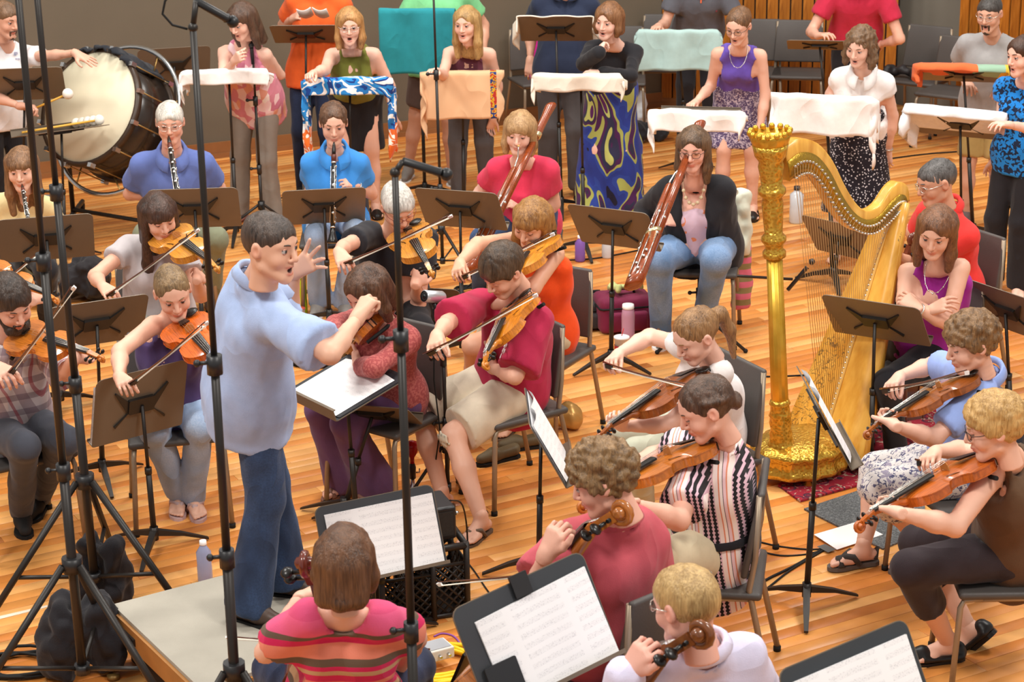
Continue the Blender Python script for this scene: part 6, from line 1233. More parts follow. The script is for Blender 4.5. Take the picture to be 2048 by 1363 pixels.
p12 = person('woman with curly brown hair in light blue shirt and floral skirt playing violin', (1932, 928, .56), (1968, 745, -1), -72, (1942, 688), (-78, 16, 0), '#dba68e', fem=1, s=1.0, old=1, eyes=.35,
  ra=dict(sh=(1925, 745, 1), e=(1868, 728, 1), w=(1800, 752, -1), t=(1768, 780, -1), p='bow', n=(-.3, .1, .95)), la=dict(sh=(1962, 785, -1), e=(1868, 876, -1), w=(1792, 852, -1), t=(1764, 830, 1), p='finger', n=(0, -.6, -.5)), rl=dict(k=(1760, 938, 1), fl=(1725, 1125), fz=.1, yaw=-75), ll=dict(k=(1765, 975, -1), an=(1850, 1100), yaw=-70), top=SHIRT('sky_shirt', '#90a6de', sl=.72, hem=-.1), bot=dict(kind='skirt', sit=.25, mat=cloth('floral_skirt', '#ccc', pat=p_floral), w=.2, z=.4), shoes=dict(kind='sandal', mat=plain('grey_sandal', '#5f5753', .7), smat=cloth('sandal_strap', '#3f3a38')), hair=('curly', dict(t=.012, vol=.012, curl=.008, nape=-.075, fringe=.01)), hairc=('#86643f', '#4a3420'))
fiddle(p12, 'violin', 'brown violin played by the woman in light blue shirt', (1945, 752), (1724, 878), -1, (.05, .3, .9), '#9a531e', 'bow held by the woman in light blue shirt', (1766, 782), (1935, 745), -1, (.2, -.2, -.9)); seat(p12, 'orchestra chair under the woman in light blue shirt', -72)
p13 = person('woman with short blonde hair in brown tank top and black capris playing viola', (2022, 1085, .57), (2022, 905, -1), -100, (1988, 856), (-96, 16, 0), '#e0aa90', fem=1, s=1.02, g=1.08, glasses=BLKM, eyes=.4,
  la=dict(sh=(1975, 960, -1), e=(1910, 1052, -1), w=(1800, 1026, -1), t=(1760, 1012, 1), p='finger', n=(0, -.5, -.6)), ra=dict(sh=(2000, 905, 1), e=(1940, 900, 1), w=(1872, 902, -1), t=(1838, 925, -1), p='bow', n=(-.3, .1, .9)), rl=dict(k=(1838, 1085, 1), an=(1935, 1250), yaw=-120, pitch=50), ll=dict(k=(1822, 1135, -1), an=(1895, 1280), yaw=-80), top=dict(mat=cloth('brown_tank', '#5f4632'), sl=0, o=.012, nd=.04, nr=.075, nb=.03, strap=.068, hem=-.15, loose=.01, name='tank_top'), bot=dict(kind='capri', mat=cloth('black_capris', '#352c30'), o=.014), shoes=SH_FLAT, hair=('curly', dict(t=.012, curl=.004, vol=.006, nape=-.08)), hairc=('#c89f62', '#8a6535'))
fiddle(p13, 'viola', 'orange viola played by the woman in brown tank top', (1968, 918), (1706, 1066), -1, (.0, .3, .9), '#b85c1c', 'bow held by the woman in brown tank top', (1836, 925), (1985, 935), 1, (.2, -.2, -.9)); seat(p13, 'orchestra chair under the woman in brown tank top', -92)
# ---------------- cellos in front
p14 = person('cellist woman in pink and brown striped top, seen from behind', (688, 1405, .56), (688, 1218, -1), 178, (690, 1124), (176, 4, 0), '#e0a88e', fem=1, s=.99, g=1.0,
  la=dict(sh=(620, 1236, -1), e=(532, 1304, 1), w=(600, 1196, 1), t=(624, 1168, 1), p='finger', n=(-.3, -.6, .5)), ra=dict(sh=(765, 1238, -1), e=(832, 1275, 1), w=(800, 1330, 1)), rl=dict(k=(830, 1330, 1), an=(830, 1440)), ll=dict(k=(545, 1335, 1), an=(545, 1440)), top=dict(mat=cloth('pink_stripes', '#d55', pat=p_stripe), o=.014, loose=.02, sl=.66, flare=.03, hem=-.12, nd=.02, nr=.08, nb=.0), bot=dict(kind='trousers', mat=JEAN_N), shoes=SH_BLK, hair=('mid', dict(len=-.085, t=.004, wide=.002)), hairc=('#6b472e', '#38241a'))
_s = near(p14['HC']+A3(-.12, .22, 0), 612, 1108); _t = A3(_s[0]+.12, _s[1]+.52, 0)+A3(0, 0, .22); _t = _s+nrm(_t-_s)*1.19; strings_inst('cello', 'reddish brown cello of the woman in striped top', _t, _s, (.05, .75, .6), '#6a2a1c'); _f = atY(850, 1300, p14['P'][1]+.55); bow('bow of the woman in striped top, tip over the podium', _f, solve(447, 1274, _f, .76, 1), (0, .5, -.6)); seat(p14, 'backless stool under the woman in striped top', 178, back=0)
p15 = person('curly haired man in faded red polo playing cello, back to camera', (1215, 1265, .57), (1232, 1030, -1), -128, (1206, 962), (-98, 22, 0), '#dba088', s=1.05,
  la=dict(sh=(1140, 1085, -1), e=(1078, 1172, -.3), w=(1090, 1112, -.5), t=(1112, 1062, -.3), p='finger', n=(-.6, -.6, .3)), ra=dict(sh=(1300, 1080, 1), e=(1300, 1190, 1), w=(1180, 1180, 1), t=(1110, 1150, 1)), rl=dict(k=(1180, 1200, 1), an=(1170, 1300)), ll=dict(k=(1060, 1260, 1), an=(1070, 1400)), top=dict(mat=cloth('faded_red', '#c05560'), o=.02, loose=.03, sl=.85, flare=.04, hem=-.16, collar=1), bot=dict(kind='trousers', mat=JEAN_N), shoes=SH_BRN, hair=('curly', dict(t=.014, vol=.014, curl=.012, nape=-.07)), hairc=('#8a6a44', '#4e3822'))
_s = near(p15['HC']+A3(-.05, -.13, -.05), 1232, 1008); _t = _s+nrm(fwd(-125)*.58-A3(0, 0, .76))*1.19; strings_inst('cello', 'amber cello of the man in faded red polo', _t, _s, tuple(fwd(-125)*.7+A3(0, 0, .6)), '#b0682a'); _f = atY(1120, 1142, p15['P'][1]+.5); bow('bow of the man in faded red polo, beside the crates', _f, solve(878, 1168, _f, .74, 1), (0, .3, -.9)); seat(p15, 'orchestra chair under the man in faded red polo', -140, -.12)
p16 = person('blond man in pale lavender shirt playing cello at the bottom edge', (1425, 1500, .57), (1402, 1290, -1), -160, (1372, 1212), (-138, 14, 0), '#e0a08c', s=1.05, glasses=SILVER,
  la=dict(sh=(1312, 1345, -1), e=(1240, 1400, -.3), w=(1252, 1348, -.3), t=(1282, 1305, -.3), p='finger', n=(-.6, -.6, .3)), ra=dict(sh=(1500, 1350, 1), e=(1560, 1420, 1)), rl=dict(k=(1480, 1420, 1), an=(1480, 1520)), ll=dict(k=(1300, 1440, 1), an=(1300, 1560)), top=dict(mat=cloth('lavender_shirt', '#dcd6ee'), o=.02, loose=.02, sl=1.9, hem=-.12, collar=1, nr=.07, nb=.0), bot=dict(kind='trousers', mat=BLACKC), shoes=SH_BLK, hair=('short', dict(t=.002)), hairc=('#c2a06a', '#8a6a40'))
_s = near(p16['HC']+A3(0, -.16, -.05), 1388, 1248); _t = _s+nrm(fwd(-125)*.55-A3(0, 0, .75))*1.19; strings_inst('cello', 'brown cello of the man in lavender shirt', _t, _s, tuple(fwd(-125)*.7+A3(0, 0, .6)), '#7a4420'); seat(p16, 'orchestra chair under the man in lavender shirt', -160)
# ------------------------------------------------------------------ music stands
S = {}
S['perc'] = stand('music stand of the percussionist in front of the bass drum', (50, 168), -172, base=(45, 515), tilt=40, w=.52)
S['drum'] = stand('music stand standing behind the bass drum ring', (348, 130), -165, base=(356, 395), tilt=30, w=.54)
S['pink'] = stand('music stand with white towel before the woman in pink top', (458, 152), 178, base=(474, 478), tilt=66, w=.52)
S['orange'] = stand('music stand in front of the orange t-shirt', (612, 68), 178, base=(613, 408), tilt=58)
S['olive'] = stand('music stand with sea-blue towel before the olive tank top', (700, 172), 178, base=(702, 468), tilt=60, w=.54)
S['green'] = stand('music stand with teal towel before the green t-shirt', (840, 42), 174, base=(850, 395), tilt=50, w=.54)
S['maroon'] = stand('music stand with tan towel before the maroon camisole', (925, 150), 180, base=(928, 432), tilt=72, w=.5)
S['navy'] = stand('music stand with cream towel ends before the navy polo', (1112, 58), 176, base=(1123, 425), tilt=50, w=.52)
S['black'] = stand('music stand with cream towel before the swirling skirt', (1162, 160), 172, base=(1168, 508), tilt=68, w=.52, legrot=10)
S['char'] = stand('music stand with pale teal towel before the charcoal t-shirt', (1356, 75), 176, base=(1376, 345), tilt=62, w=.58)
S['violet'] = stand('music stand with white towel before the violet sundress', (1398, 226), 170, base=(1405, 505), tilt=74, w=.55)
S['redp'] = stand('music stand bare and flat before the red polo', (1640, 90), 170, base=(1660, 350), tilt=68)
S['white'] = stand('music stand with long white towel before the polka dot skirt', (1655, 212), 162, base=(1664, 568), tilt=55, w=.58)
S['grey'] = stand('music stand with colour-blocked towel before the grey t-shirt', (1928, 148), 165, base=(1945, 480), tilt=62, w=.56)
S['blue'] = stand('music stand with rolled white towel before the houndstooth top', (1922, 248), 152, base=(1922, 575), tilt=50, w=.6)
S['oboe'] = stand('music stand between the oboist and the bearded violinist', (93, 476), -166, h=.98, tilt=32, w=.5)
S['clar'] = stand('music stand of the white-haired clarinetist', (390, 416), -176, h=.98, tilt=35)
S['clar2'] = stand('music stand of the bright blue clarinetist', (648, 412), -172, base=(660, 655), tilt=38)
S['bas1'] = stand('music stand of the bassoonist in red', (922, 418), 162, base=(925, 712), tilt=36, legrot=40)
S['bas2'] = stand('music stand of the bassoonist in black cardigan', (1228, 455), 152, base=(1222, 738), tilt=36, legrot=60)
S['v1'] = stand('music stand with bare back left of the purple camisole', (192, 645), -154, base=(207, 962), tilt=34, legrot=20)
S['v2'] = stand('music stand with dark back left of the conductor podium', (280, 806), -142, base=(311, 1100), tilt=16, w=.46, hh=.36, legrot=-5)
S['cond'] = stand('conductor music stand holding an open white score', (690, 772), -52, base=(714, 1060), tilt=74, w=.46, hh=.42, front=1)
S['mauve'] = stand('music stand folded low beneath the conductor score', (745, 826), 165, base=(690, 1040), tilt=55, w=.42, hh=.28)
S['va2'] = stand('music stand behind the mauve lace violist', (838, 608), 168, base=(842, 800), tilt=40)
S['va3'] = stand('music stand seen edge-on beside the khaki shorts', (1090, 872), 92, base=(1078, 1150), tilt=28, w=.5, legrot=30, front=1)
S['harp'] = stand('music stand in front of the harpist', (1752, 640), 150, base=(1740, 945), tilt=40, legrot=20)
S['rt'] = stand('music stand cut by the right frame edge', (2016, 622), 122, base=(2022, 905), tilt=35)
S['va4'] = stand('music stand with papers edge-on between harp and knit dress', (1646, 832), 92, base=(1612, 1215), tilt=28, legrot=-8, front=1)
S['bk'] = stand('music stand seen through the harp strings', (1680, 478), 135, base=(1668, 570), tilt=35)
S['c1'] = stand('music stand with open music before the striped cellist', (762, 1070), 22, base=(768, 1280), tilt=22, w=.52, roll=2, front=1)
S['c2'] = stand('music stand with open music before the red polo cellist', (1072, 1262), 30, h=.92, tilt=24, w=.52, hh=.36, roll=9, front=1)
S['c3'] = stand('music stand with open music at the bottom right', (1718, 1392), 28, h=.9, tilt=26, w=.5, roll=6, front=1)
def folder(st, label, w=.46, h=.3, a=0, b=0):
    m = MB(); m.prism(rpoly(w, h, .008), 0, .006, lambda x, y, z: (x, y, z)); o = m.build('music_folder', plain('black_folder', '#2d2f33', .5)); tag(o, label, 'folder'); place(o, st['T'](a, b, .003), np.stack([st['x'], st['v'], st['n']], 1))
sheet(S['cond'], 'open white score on the conductor stand', .4, .34, 0, -.02, None, 0, .012); folder(S['cond'], 'black folder under the conductor score', .45, .38)
sheet(S['va3'], 'thick white parts on the stand beside khaki shorts', .44, .3, 0, 0, None, 0, .02); sheet(S['va4'], 'white parts on the stand beside the golden harp', .42, .3, 0, 0, None, 0, .02)
sheet(S['c1'], 'white music spread on the striped cellist stand', .47, .3, .012, -.02, None, 0, .008); sheet(S['c2'], 'white music spread on the red polo cellist stand', .44, .31, .03, -.035, None, 2, .008); sheet(S['c3'], 'white music spread on the bottom right stand', .46, .3, .0, -.03, None, 0, .008)
m = MB(); m.box((0, 0, .012), (.065, .012, .075)); _o = m.build('stand_clip', BLKM); tag(_o, 'black clip gripping the top of the red polo cellist stand', 'clip'); place(_o, S['c2']['T'](.0, .15, .014), np.stack([S['c2']['x'], S['c2']['n'], S['c2']['v']], 1))
m = MB(); m.prism(rpoly(.12, .15, .006), 0, .012, lambda x, y, z: (x, y, z)); _o = m.build('black_pouch', plain('pouch_black', '#232528', .6)); tag(_o, 'black pouch with papers on the lower left of a stand', 'pouch'); place(_o, S['c2']['T'](-.17, -.11, .012), np.stack([S['c2']['x'], S['c2']['v'], S['c2']['n']], 1))
for k, lab in (('v1', 'white part on the stand left of the camisole'), ('v2', 'white part on the stand left of the podium'), ('bas1', 'white part on the red bassoonist stand'), ('bas2', 'white part on the cardigan bassoonist stand'), ('clar2', 'white part on the bright blue clarinetist stand'), ('harp', 'white part on the stand before the harpist'), ('clar', 'white part on the white-haired clarinetist stand'), ('oboe', 'white part on the oboist stand')): sheet(S[k], lab, .43, .3, .02, -.01, None, 0, .008)
m = MB()
for sg in (-1, 1): m.grid([[(sg*(.005+.105*t), y, .02*math.sin(math.pi*t)+.012*t) for y in (-.13, .13)] for t in np.linspace(0, 1, 9)])
_o = m.build('open_booklet', PAPER, None, None, .004); tag(_o, 'open white booklet held over the orange t-shirt', 'booklet'); place(_o, atY(626, 22, atZ(622, 392)[1]-.28), np.stack([A3(1, 0, 0), nrm(A3(0, -.93, .37)), nrm(A3(0, .37, .93))*-1], 1))
# ------------------------------------------------------------------ towels
WTOW = cloth('white_terry', '#f0ece8', .95, .5); CREAM = cloth('cream_terry', '#e6dccb', .95, .5)
def p_sea(g, v):
    n = g.noise(g.vec((1, 1, 1.4)), 3.6, 2, 1.6); z = g.sep(v)[2]; c = g.ramp(n, [(p, hx(q)) for p, q in ((0, '#1c3f86'), (.4, '#2a78c0'), (.47, '#eef0f0'), (.53, '#2d86cc'), (.6, '#1d3a80'), (.66, '#eef0ee'))], True); o = g.ramp(n, [(p, hx(q)) for p, q in ((0, '#e0662a'), (.47, '#f1e6da'), (.52, '#e8722e'), (.62, '#f0dccb'))], True); return g.mix(g.math('LESS_THAN', z, .8), c, o)
def p_block(g, v):
    x = g.sep(v)[0]; return g.ramp(g.math('ADD', g.math('MULTIPLY', x, 1/.55), .45), [(p, hx(q)) for p, q in ((0, '#d8683a'), (.3, '#8fae96'), (.62, '#ddb23c'), (.86, '#d8a838'))], True)
def p_tan(g, v):
    x = g.sep(v)[0]; n = g.noise(v, 40, 2); b = g.ramp(n, [(p, hx(q)) for p, q in ((0, '#2f3c7a'), (.45, '#d8a828'), (.55, '#b0302c'))], True); m_ = g.math('MULTIPLY', g.math('GREATER_THAN', x, .21), g.math('LESS_THAN', x, .255)); return g.mix(m_, hx('#dfb48c'), b)
towel(S['pink'], 'white towel on the stand before the pink top', WTOW, .52, .2, .12, .03, .16, seed=1)
towel(S['olive'], 'beach towel in blue, white and orange before the olive tank top', cloth('sea_towel', '#ccc', pat=p_sea), .56, .2, .14, .5, .55, seed=2)
towel(S['green'], 'teal towel hanging wide before the green t-shirt', cloth('teal_terry', '#2a8a94', .95, .5), .56, .12, .5, seed=3, wav=.006)
towel(S['maroon'], 'tan towel with floral band hanging before the maroon camisole', cloth('tan_terry', '#ddb', pat=p_tan), .5, .15, .36, .05, .16, seed=4, wav=.008)
towel(S['navy'], 'cream towel wrapped around the stand before the navy polo', CREAM, .54, .25, .01, .1, .12, seed=5)
towel(S['black'], 'cream towel drooping before the swirling skirt', CREAM, .56, .25, .13, .06, .08, seed=6, wav=.02)
towel(S['char'], 'pale teal towel draped before the charcoal t-shirt', cloth('pale_teal_terry', '#a9c4c0', .95, .5), .6, .2, .33, .16, .06, seed=7)
towel(S['violet'], 'white towel drooping before the violet sundress', WTOW, .58, .2, .16, .05, .16, seed=8, wav=.016)
towel(S['white'], 'long white towel hanging before the polka dot skirt', WTOW, .6, .22, .27, .22, .5, seed=9, wav=.016)
towel(S['grey'], 'orange, green and yellow towel before the grey t-shirt', cloth('block_towel', '#ccc', pat=p_block), .58, .2, .05, .05, .1, thick=.03, seed=10)
towel(S['blue'], 'fluffy white towel rolled over the stand before the houndstooth top', cloth('fluffy_white', '#e8eaec', .95, .6), .62, .25, .06, .02, .16, thick=.04, seed=11, wav=.006)
# ------------------------------------------------------------------ free chairs at the back
def backchair(label, px, py, yaw, **k): p = atZ(px, py); return chair(label, (p[0], p[1]), yaw, **k)
backchair('orchestra chair with magenta scarf beside the navy polo', 1080, 262, 20); backchair('orchestra chair behind the woman in black top', 1238, 262, -5)
backchair('orchestra chair behind the pale teal towel', 1330, 232, -5); backchair('orchestra chair behind the violet sundress', 1510, 245, -8); backchair('orchestra chair standing empty against the wood panelling', 1592, 248, -10)
backchair('orchestra chair right of the red polo man, inner', 1832, 262, -35); backchair('orchestra chair right of the red polo man, outer', 1895, 290, -35)
def scarf():
    c = atZ(1080, 262); P = []
    for i in range(7):
        row = []
        for j in range(19):
            t = j/18; z = .9-.44*min(1, t/.75); y = c[1]+.12-(.05 if t < .1 else 0)-.12*max(0, t-.6); row.append(A3(c[0]-.02+.1*(i/6-.5)+.012*math.sin(j*.8+i), y-.05-.012*math.sin(i*2+j*.6), z-.0)-c)
        P.append(row)
    m = MB(); m.grid(P); o = m.build('scarf', cloth('magenta_knit', '#c01f8a', .9, .8), None, None, .02); o.location = tuple(c); tag(o, 'magenta knitted scarf hanging over a chair', 'scarf')
scarf()
# ------------------------------------------------------------------ microphone stands
_Y = atZ(170, 1412)[1]; mic_stand('black tripod stand nearest the left edge, weighted by a sandbag', atZ(172, 1415), atY(22, -160, _Y), hub=.62, r=.52, leg0=58, rp=(.019, .015), sections=(.33, .6))
_Y = atZ(196, 1225)[1]; mic_stand('black tripod stand second from the left edge', atZ(196, 1225), atY(60, -150, _Y), hub=.62, r=.55, leg0=62, rp=(.019, .015), sections=(.36, .64))
_Y = 6.25; _T = atY(386, 55, _Y); _p = atY(470, 1363, _Y); _B = _T+(_p-_T)*(_T[2]/(_T[2]-_p[2])); _m0 = atY(392, 2, _Y); _m1 = atY(474, 48, _Y+.12)
mic_stand('black tripod microphone stand beside the conductor', _B, _T, hub=.66, r=.5, leg0=60, rp=(.018, .013), sections=(.38, .62), boom=(_T, _m0), mic=(_m0, _m1), cable=[atY(375, 58, _Y), atY(345, 50, _Y), atY(325, 28, _Y), atY(330, 2, _Y), atY(350, -20, _Y)])
_Y = 5.75; _T = atY(790, 345, _Y); _p = atY(826, 1363, _Y); _B = _T+(_p-_T)*(_T[2]/(_T[2]-_p[2])); _m0 = atY(806, 322, _Y); _m1 = atY(905, 352, _Y+.05)
mic_stand('blurred black microphone stand nearest the camera at centre', _B, _T, hub=.5, r=.42, leg0=30, rp=(.0165, .012), sections=(.42, .8), boom=(_T, _m0), mic=(_m0, _m1))
_Y = atZ(885, 545)[1]; mic_stand('tall black microphone stand between maroon camisole and grey-haired violist', atZ(886, 545), atY(866, -40, _Y), hub=.3, r=.33, leg0=40, rp=(.012, .009), sections=(.3, .69))
_Y = atZ(525, 470)[1]; mic_stand('slim grey microphone stand before the woman in pink top', atZ(526, 470), atY(504, 80, _Y), hub=.22, r=.3, leg0=25, rp=(.012, .009), sections=(.35, .7), mic=(atY(506, 128, _Y-.03), atY(502, 85, _Y-.03)), spread=0)
_Y = atZ(896, 1010)[1]; _r = mic_stand('thin black stand carrying a silver spotlight camera', atZ(897, 1005), atY(884, 640, _Y), hub=.3, r=.24, leg0=50, rp=(.011, .009), sections=(.45, .8), spread=0, cable=[atY(868, 660, _Y-.03), atY(868, 760, _Y-.03), atY(880, 860, _Y-.03), atY(866, 960, _Y-.02)])
def cam_silver():
    a, b = atY(848, 592, _Y-.08), atY(886, 594, _Y+.0); root = empty('spotlight_camera', (a+b)/2, 0, 'silver cylindrical camera with round black lens on a stand', 'camera'); R = frame(np.cross(b-a, A3(0, 0, 1)), b-a); Rz = np.stack([R[:, 0], np.cross(nrm(b-a), R[:, 0]), nrm(b-a)], 1); L = np.linalg.norm(b-a); o = (a+b)/2
    m = MB(); m.lathe([(.026, 0), (.03, .004), (.03, L*.9), (.024, L)], 20, a, Rz, cap=False); m.lathe([(.024, L), (.001, L)], 20, a, Rz); m.build('housing', plain('brushed_silver', '#c3c5c8', .3, .7), root, o); m = MB(); m.lathe([(.001, .004), (.018, .002), (.025, .003)], 20, a, Rz); m.build('lens_ring', BLKM, root, o); m = MB(); m.ball(a+nrm(b-a)*.008, .014, 10); m.build('lens', plain('dark_glass', '#14161a', .1), root, o)
    m = MB(); m.tube([(a+b)/2-A3(0, 0, .03), atY(884, 642, _Y)], .012, 8); m.box(atY(876, 625, _Y-.02), (.05, .04, .05)); m.build('mount', BLKM, root, o)
cam_silver()
_B = atZ(1398, 690); _T = atY(1398, 548, _B[1]); mic_stand('low black boom microphone stand before the harp', _B, _T, hub=.2, r=.3, leg0=60, rp=(.013, .011), sections=(.4, .75), spread=0, boom=(atY(1362, 545, _B[1]), atY(1585, 558, _B[1]+.1)), mic=(atY(1575, 580, _B[1]+.1), atY(1628, 518, _B[1]+.16)))
# ------------------------------------------------------------------ sandbags
SB = cloth('black_canvas', '#222024', .8, .9)
softbag('black sandbag slumped at the nearest tripod', atZ(172, 1345), (.3, .22, .34), SB, 'sandbag', 'sandbag', 3, .2, .035); softbag('black sandbag hanging behind the second tripod', atZ(212, 1205), (.22, .16, .32), SB, 'sandbag', 'sandbag', 8, -.3, .03)
# ------------------------------------------------------------------ crates, amplifier, cables by the front cellos
def crate(label, p, h=.3, w=.32, rz=0.):
    root = empty('milk_crate', p, rz, label, 'crate'); cm = plain('crate_black', '#241f1c', .45)
    for sx, sy in ((1, 0), (-1, 0), (0, 1), (0, -1)):
        m = MB(); T = lambda a, z, o=0: (sx*(w/2+o)+(a if sy else 0), sy*(w/2+o)+(a if sx else 0), z)
        m.tube([T(-w/2, .012), T(w/2, .012)], .012, 6); m.tube([T(-w/2, h-.015), T(w/2, h-.015)], .016, 6); m.tube([T(-w/2, h*.72), T(w/2, h*.72)], .008, 6)
        for i in range(-4, 7):
            for d in (1, -1):
                a0 = (-w/2+i*w/6) if d > 0 else (w/2-i*w/6); z0, z1 = .015, h*.72; a1 = a0+d*(z1-z0); 
                def clipx(a, z): return a
                q0, q1 = (a0, z0), (a1, z1); lim = w/2
                if min(q0[0], q1[0]) > lim or max(q0[0], q1[0]) < -lim: continue
                def cl(q, r):
                    if abs(q[0]) <= lim: return q
                    e = lim*(1 if q[0] > 0 else -1); t = (e-q[0])/(r[0]-q[0]); return (e, q[1]+t*(r[1]-q[1]))
                q0, q1 = cl(q0, q1), cl(q1, q0); m.tube([T(*q0), T(*q1)], .0055, 5)
        m.build('lattice_side', cm, root)
    for sx in (1, -1):
        for sy in (1, -1): m = MB(); m.tube([(sx*w/2, sy*w/2, 0), (sx*w/2, sy*w/2, h)], .014, 6); m.build('corner_post', cm, root)
    m = MB(); m.box((0, 0, .008), (w-.01, w-.01, .012)); m.build('bottom', cm, root)
    return root
_c = atZ(864, 1212); crate('black milk crate on the floor under the amplifier', _c, .34, .25, .3)
_c3 = atZ(800, 1225); crate('black milk crate behind the striped cellist stand', _c3, .3, .24, .3)
def amp():
    p = _c+A3(-.02, 0, .345); root = empty('amplifier', p, .35, 'black amplifier box standing on the milk crates', 'amplifier'); V, F = rbox((.22, .2, .15), .012); m = MB(); m.add([(x, y, z+.075) for x, y, z in V], F); m.build('cabinet', BLKM, root); m = MB(); m.box((0, -.101, .075), (.19, .004, .11)); m.build('grille', plain('amp_grille', '#35312e', .8, 0, .3, .3, 90), root)
    for i in range(5): m = MB(); m.lathe([(.009, 0), (.008, .014)], 10, (.111, -.08+i*.04, .11), np.array([[0, 0, 1], [0, 1, 0], [-1, 0, 0]], float)); m.build('knob', CHROME, root)
amp()
YEL = plain('yellow_cable', '#f0d020', .5); coil('yellow cable coiled on the floor under the grey control box', atZ(862, 1335), .2, 7, .009, YEL, seed=2); cable('purple cable looping behind the control box', [(868, 1272), (885, 1266), (908, 1272), (920, 1290), (905, 1305)], .004, plain('purple_cable', '#8a4fa0', .5))
def box_ctl():
    p = atZ(868, 1312, .045); p[2] = .045; root = empty('control_box', p, .5, 'small grey and white control box on the yellow cable', 'box'); V, F = rbox((.14, .1, .05), .006); m = MB(); m.add([(x, y, z+.025) for x, y, z in V], F); m.build('case', plain('box_white', '#d8d3ca', .5), root); m = MB(); m.box((0, 0, .051), (.12, .08, .003)); m.build('label_plate', plain('box_grey', '#a3a5aa', .5), root)
    for i in range(3): m = MB(); m.lathe([(.006, 0), (.006, .02)], 8, (-.04+i*.04, -.05, .025), np.array([[1, 0, 0], [0, 0, -1], [0, 1, 0]], float)); m.build('socket', CHROME, root)
box_ctl()
coil('black cable coil at the bottom left corner', atZ(45, 1335), .16, 5, .007, seed=5); coil('black cable coil behind the conductor music stand', atZ(640, 724), .16, 6, .006, seed=6); coil('black cable coil beside the music stand of the red bassoonist', atZ(955, 585), .14, 5, .006, seed=7)
cable('black cable from harp stand to the knit dress chair', [(1360, 1185), (1440, 1205), (1490, 1190), (1530, 1160), (1590, 1130), (1640, 1100)], .006); cable('second black cable under the tape by the knit dress chair', [(1460, 1205), (1520, 1185), (1580, 1140), (1650, 1098)], .005)
cable('thin black cable passing behind the stand with papers', [(1515, 1082), (1560, 1092), (1620, 1098), (1660, 1095)], .004); cable('lower thin black cable behind the stand with papers', [(1515, 1100), (1560, 1110), (1610, 1108), (1650, 1098)], .004)
cable('black cable lying across the floor behind the harp', [(1420, 748), (1500, 752), (1560, 752), (1640, 748)], .005); cable('black cable on the floor behind the polka dot skirt', [(1640, 330), (1740, 322), (1850, 308), (1960, 300)], .006); cable('black cable on the floor left of the clarinet stand', [(1130, 520), (1200, 515), (1300, 495)], .005)
cable('black cable running down from the amplifier', [(900, 1000, .55), (925, 1010, .4), (935, 1080, .1), (930, 1200, .01), (925, 1260, .01)], .004); cable('black cable trailing from the crates to the cello', [(900, 1090, .02), (940, 1130), (975, 1180), (1000, 1210)], .004)
# ------------------------------------------------------------------ floor clutter
CLEAR = plain('clear_plastic', '#cfd6dc', .15, 0, .6); WATER = plain('water_label', '#7a87b8', .3)
bottle('clear water bottle with white cap behind the podium', atZ(411, 1162), .2, .034, plain('purple_water', '#9aa0c0', .2), PAPER)
bottle('yellow-green sports bottle on the floor by the clarinetist chair', atZ(604, 628), .26, .037, plain('lime_plastic', '#c8d820', .3), plain('lime_cap', '#b5c818', .4), neck=.7); bottle('small jar with pink lid beside the sports bottle', atZ(601, 636), .07, .03, plain('jar', '#d9b8a8', .3), plain('pink_lid', '#d8604a', .5), neck=.95, cat='jar', name='jar', shoulder=.8)
bottle('pink sports bottle with white spout beside the magenta bag', atZ(1256, 688), .25, .04, plain('pink_plastic', '#b98aa0', .3), PAPER, neck=.75); bottle('clear flask with dark cap behind the harp strings', atZ(1592, 445), .27, .05, CLEAR, plain('dark_cap', '#3a3534', .4), neck=.4, shoulder=.78); bottle('clear water bottle with red label behind a stand', atZ(1214, 515), .24, .036, CLEAR, PAPER)
bottle('purple bottle on the floor behind the cardigan bassoonist stand', atZ(1160, 522), .18, .035, plain('violet_plastic', '#7d58a8', .4), PAPER)
def cup():
    p = atZ(1243, 718); root = empty('paper_cup', p, 0, 'white paper cup with red print and straw', 'cup'); m = MB(); m.lathe([(.032, 0), (.043, .13), (.046, .132)], 18); m.build('cup_wall', PAPER, root); m = MB(); m.lathe([(.0395, .05), (.043, .09)], 18, cap=False); m.build('red_print', plain('red_print', '#c8303a', .5), root); m = MB(); m.lathe([(.047, .13), (.047, .14), (.03, .145)], 18); m.build('lid', PAPER, root); m = MB(); m.tube([(0, 0, .14), (.012, 0, .19)], .003, 6); m.build('straw', plain('straw_red', '#c83a3a', .5), root)
cup()
BAGM = cloth('magenta_bag', '#7a2444', .7, .4)
casebag('magenta wheeled bag beside the cardigan bassoonist', atZ(1246, 655), (.34, .24, .22), BAGM, 'instrument_bag', 'bag', .2)
softbag('folded yellow-green cloth lying on the magenta bag', atZ(1246, 655)+A3(.02, 0, .235), (.2, .14, .07), cloth('lime_cloth', '#c9d08a', .9, .9), 'folded_cloth', 'cloth', 4, .4, .015, .02); casebag('black case on the floor by the orange-top violist chair', atZ(1180, 645), (.22, .3, .17), cloth('black_nylon', '#3a3638', .6), 'instrument_case', 'case', .2)
softbag('black backpack on the floor left of the long-haired violist', atZ(140, 600), (.5, .34, .3), cloth('black_pack', '#2e2b2e', .7, .8), 'backpack', 'bag', 9, .3, .03); softbag('black handbag on the floor behind the swirling skirt', atZ(1295, 282), (.32, .2, .2), cloth('black_bag', '#26262a', .7, .8), 'handbag', 'bag', 11, .2, .025); softbag('white and blue plastic bag under a chair at the back', atZ(1272, 262), (.16, .14, .34), plain('plastic_bag', '#d5dbe0', .4), 'plastic_bag', 'bag', 12, 0, .02)
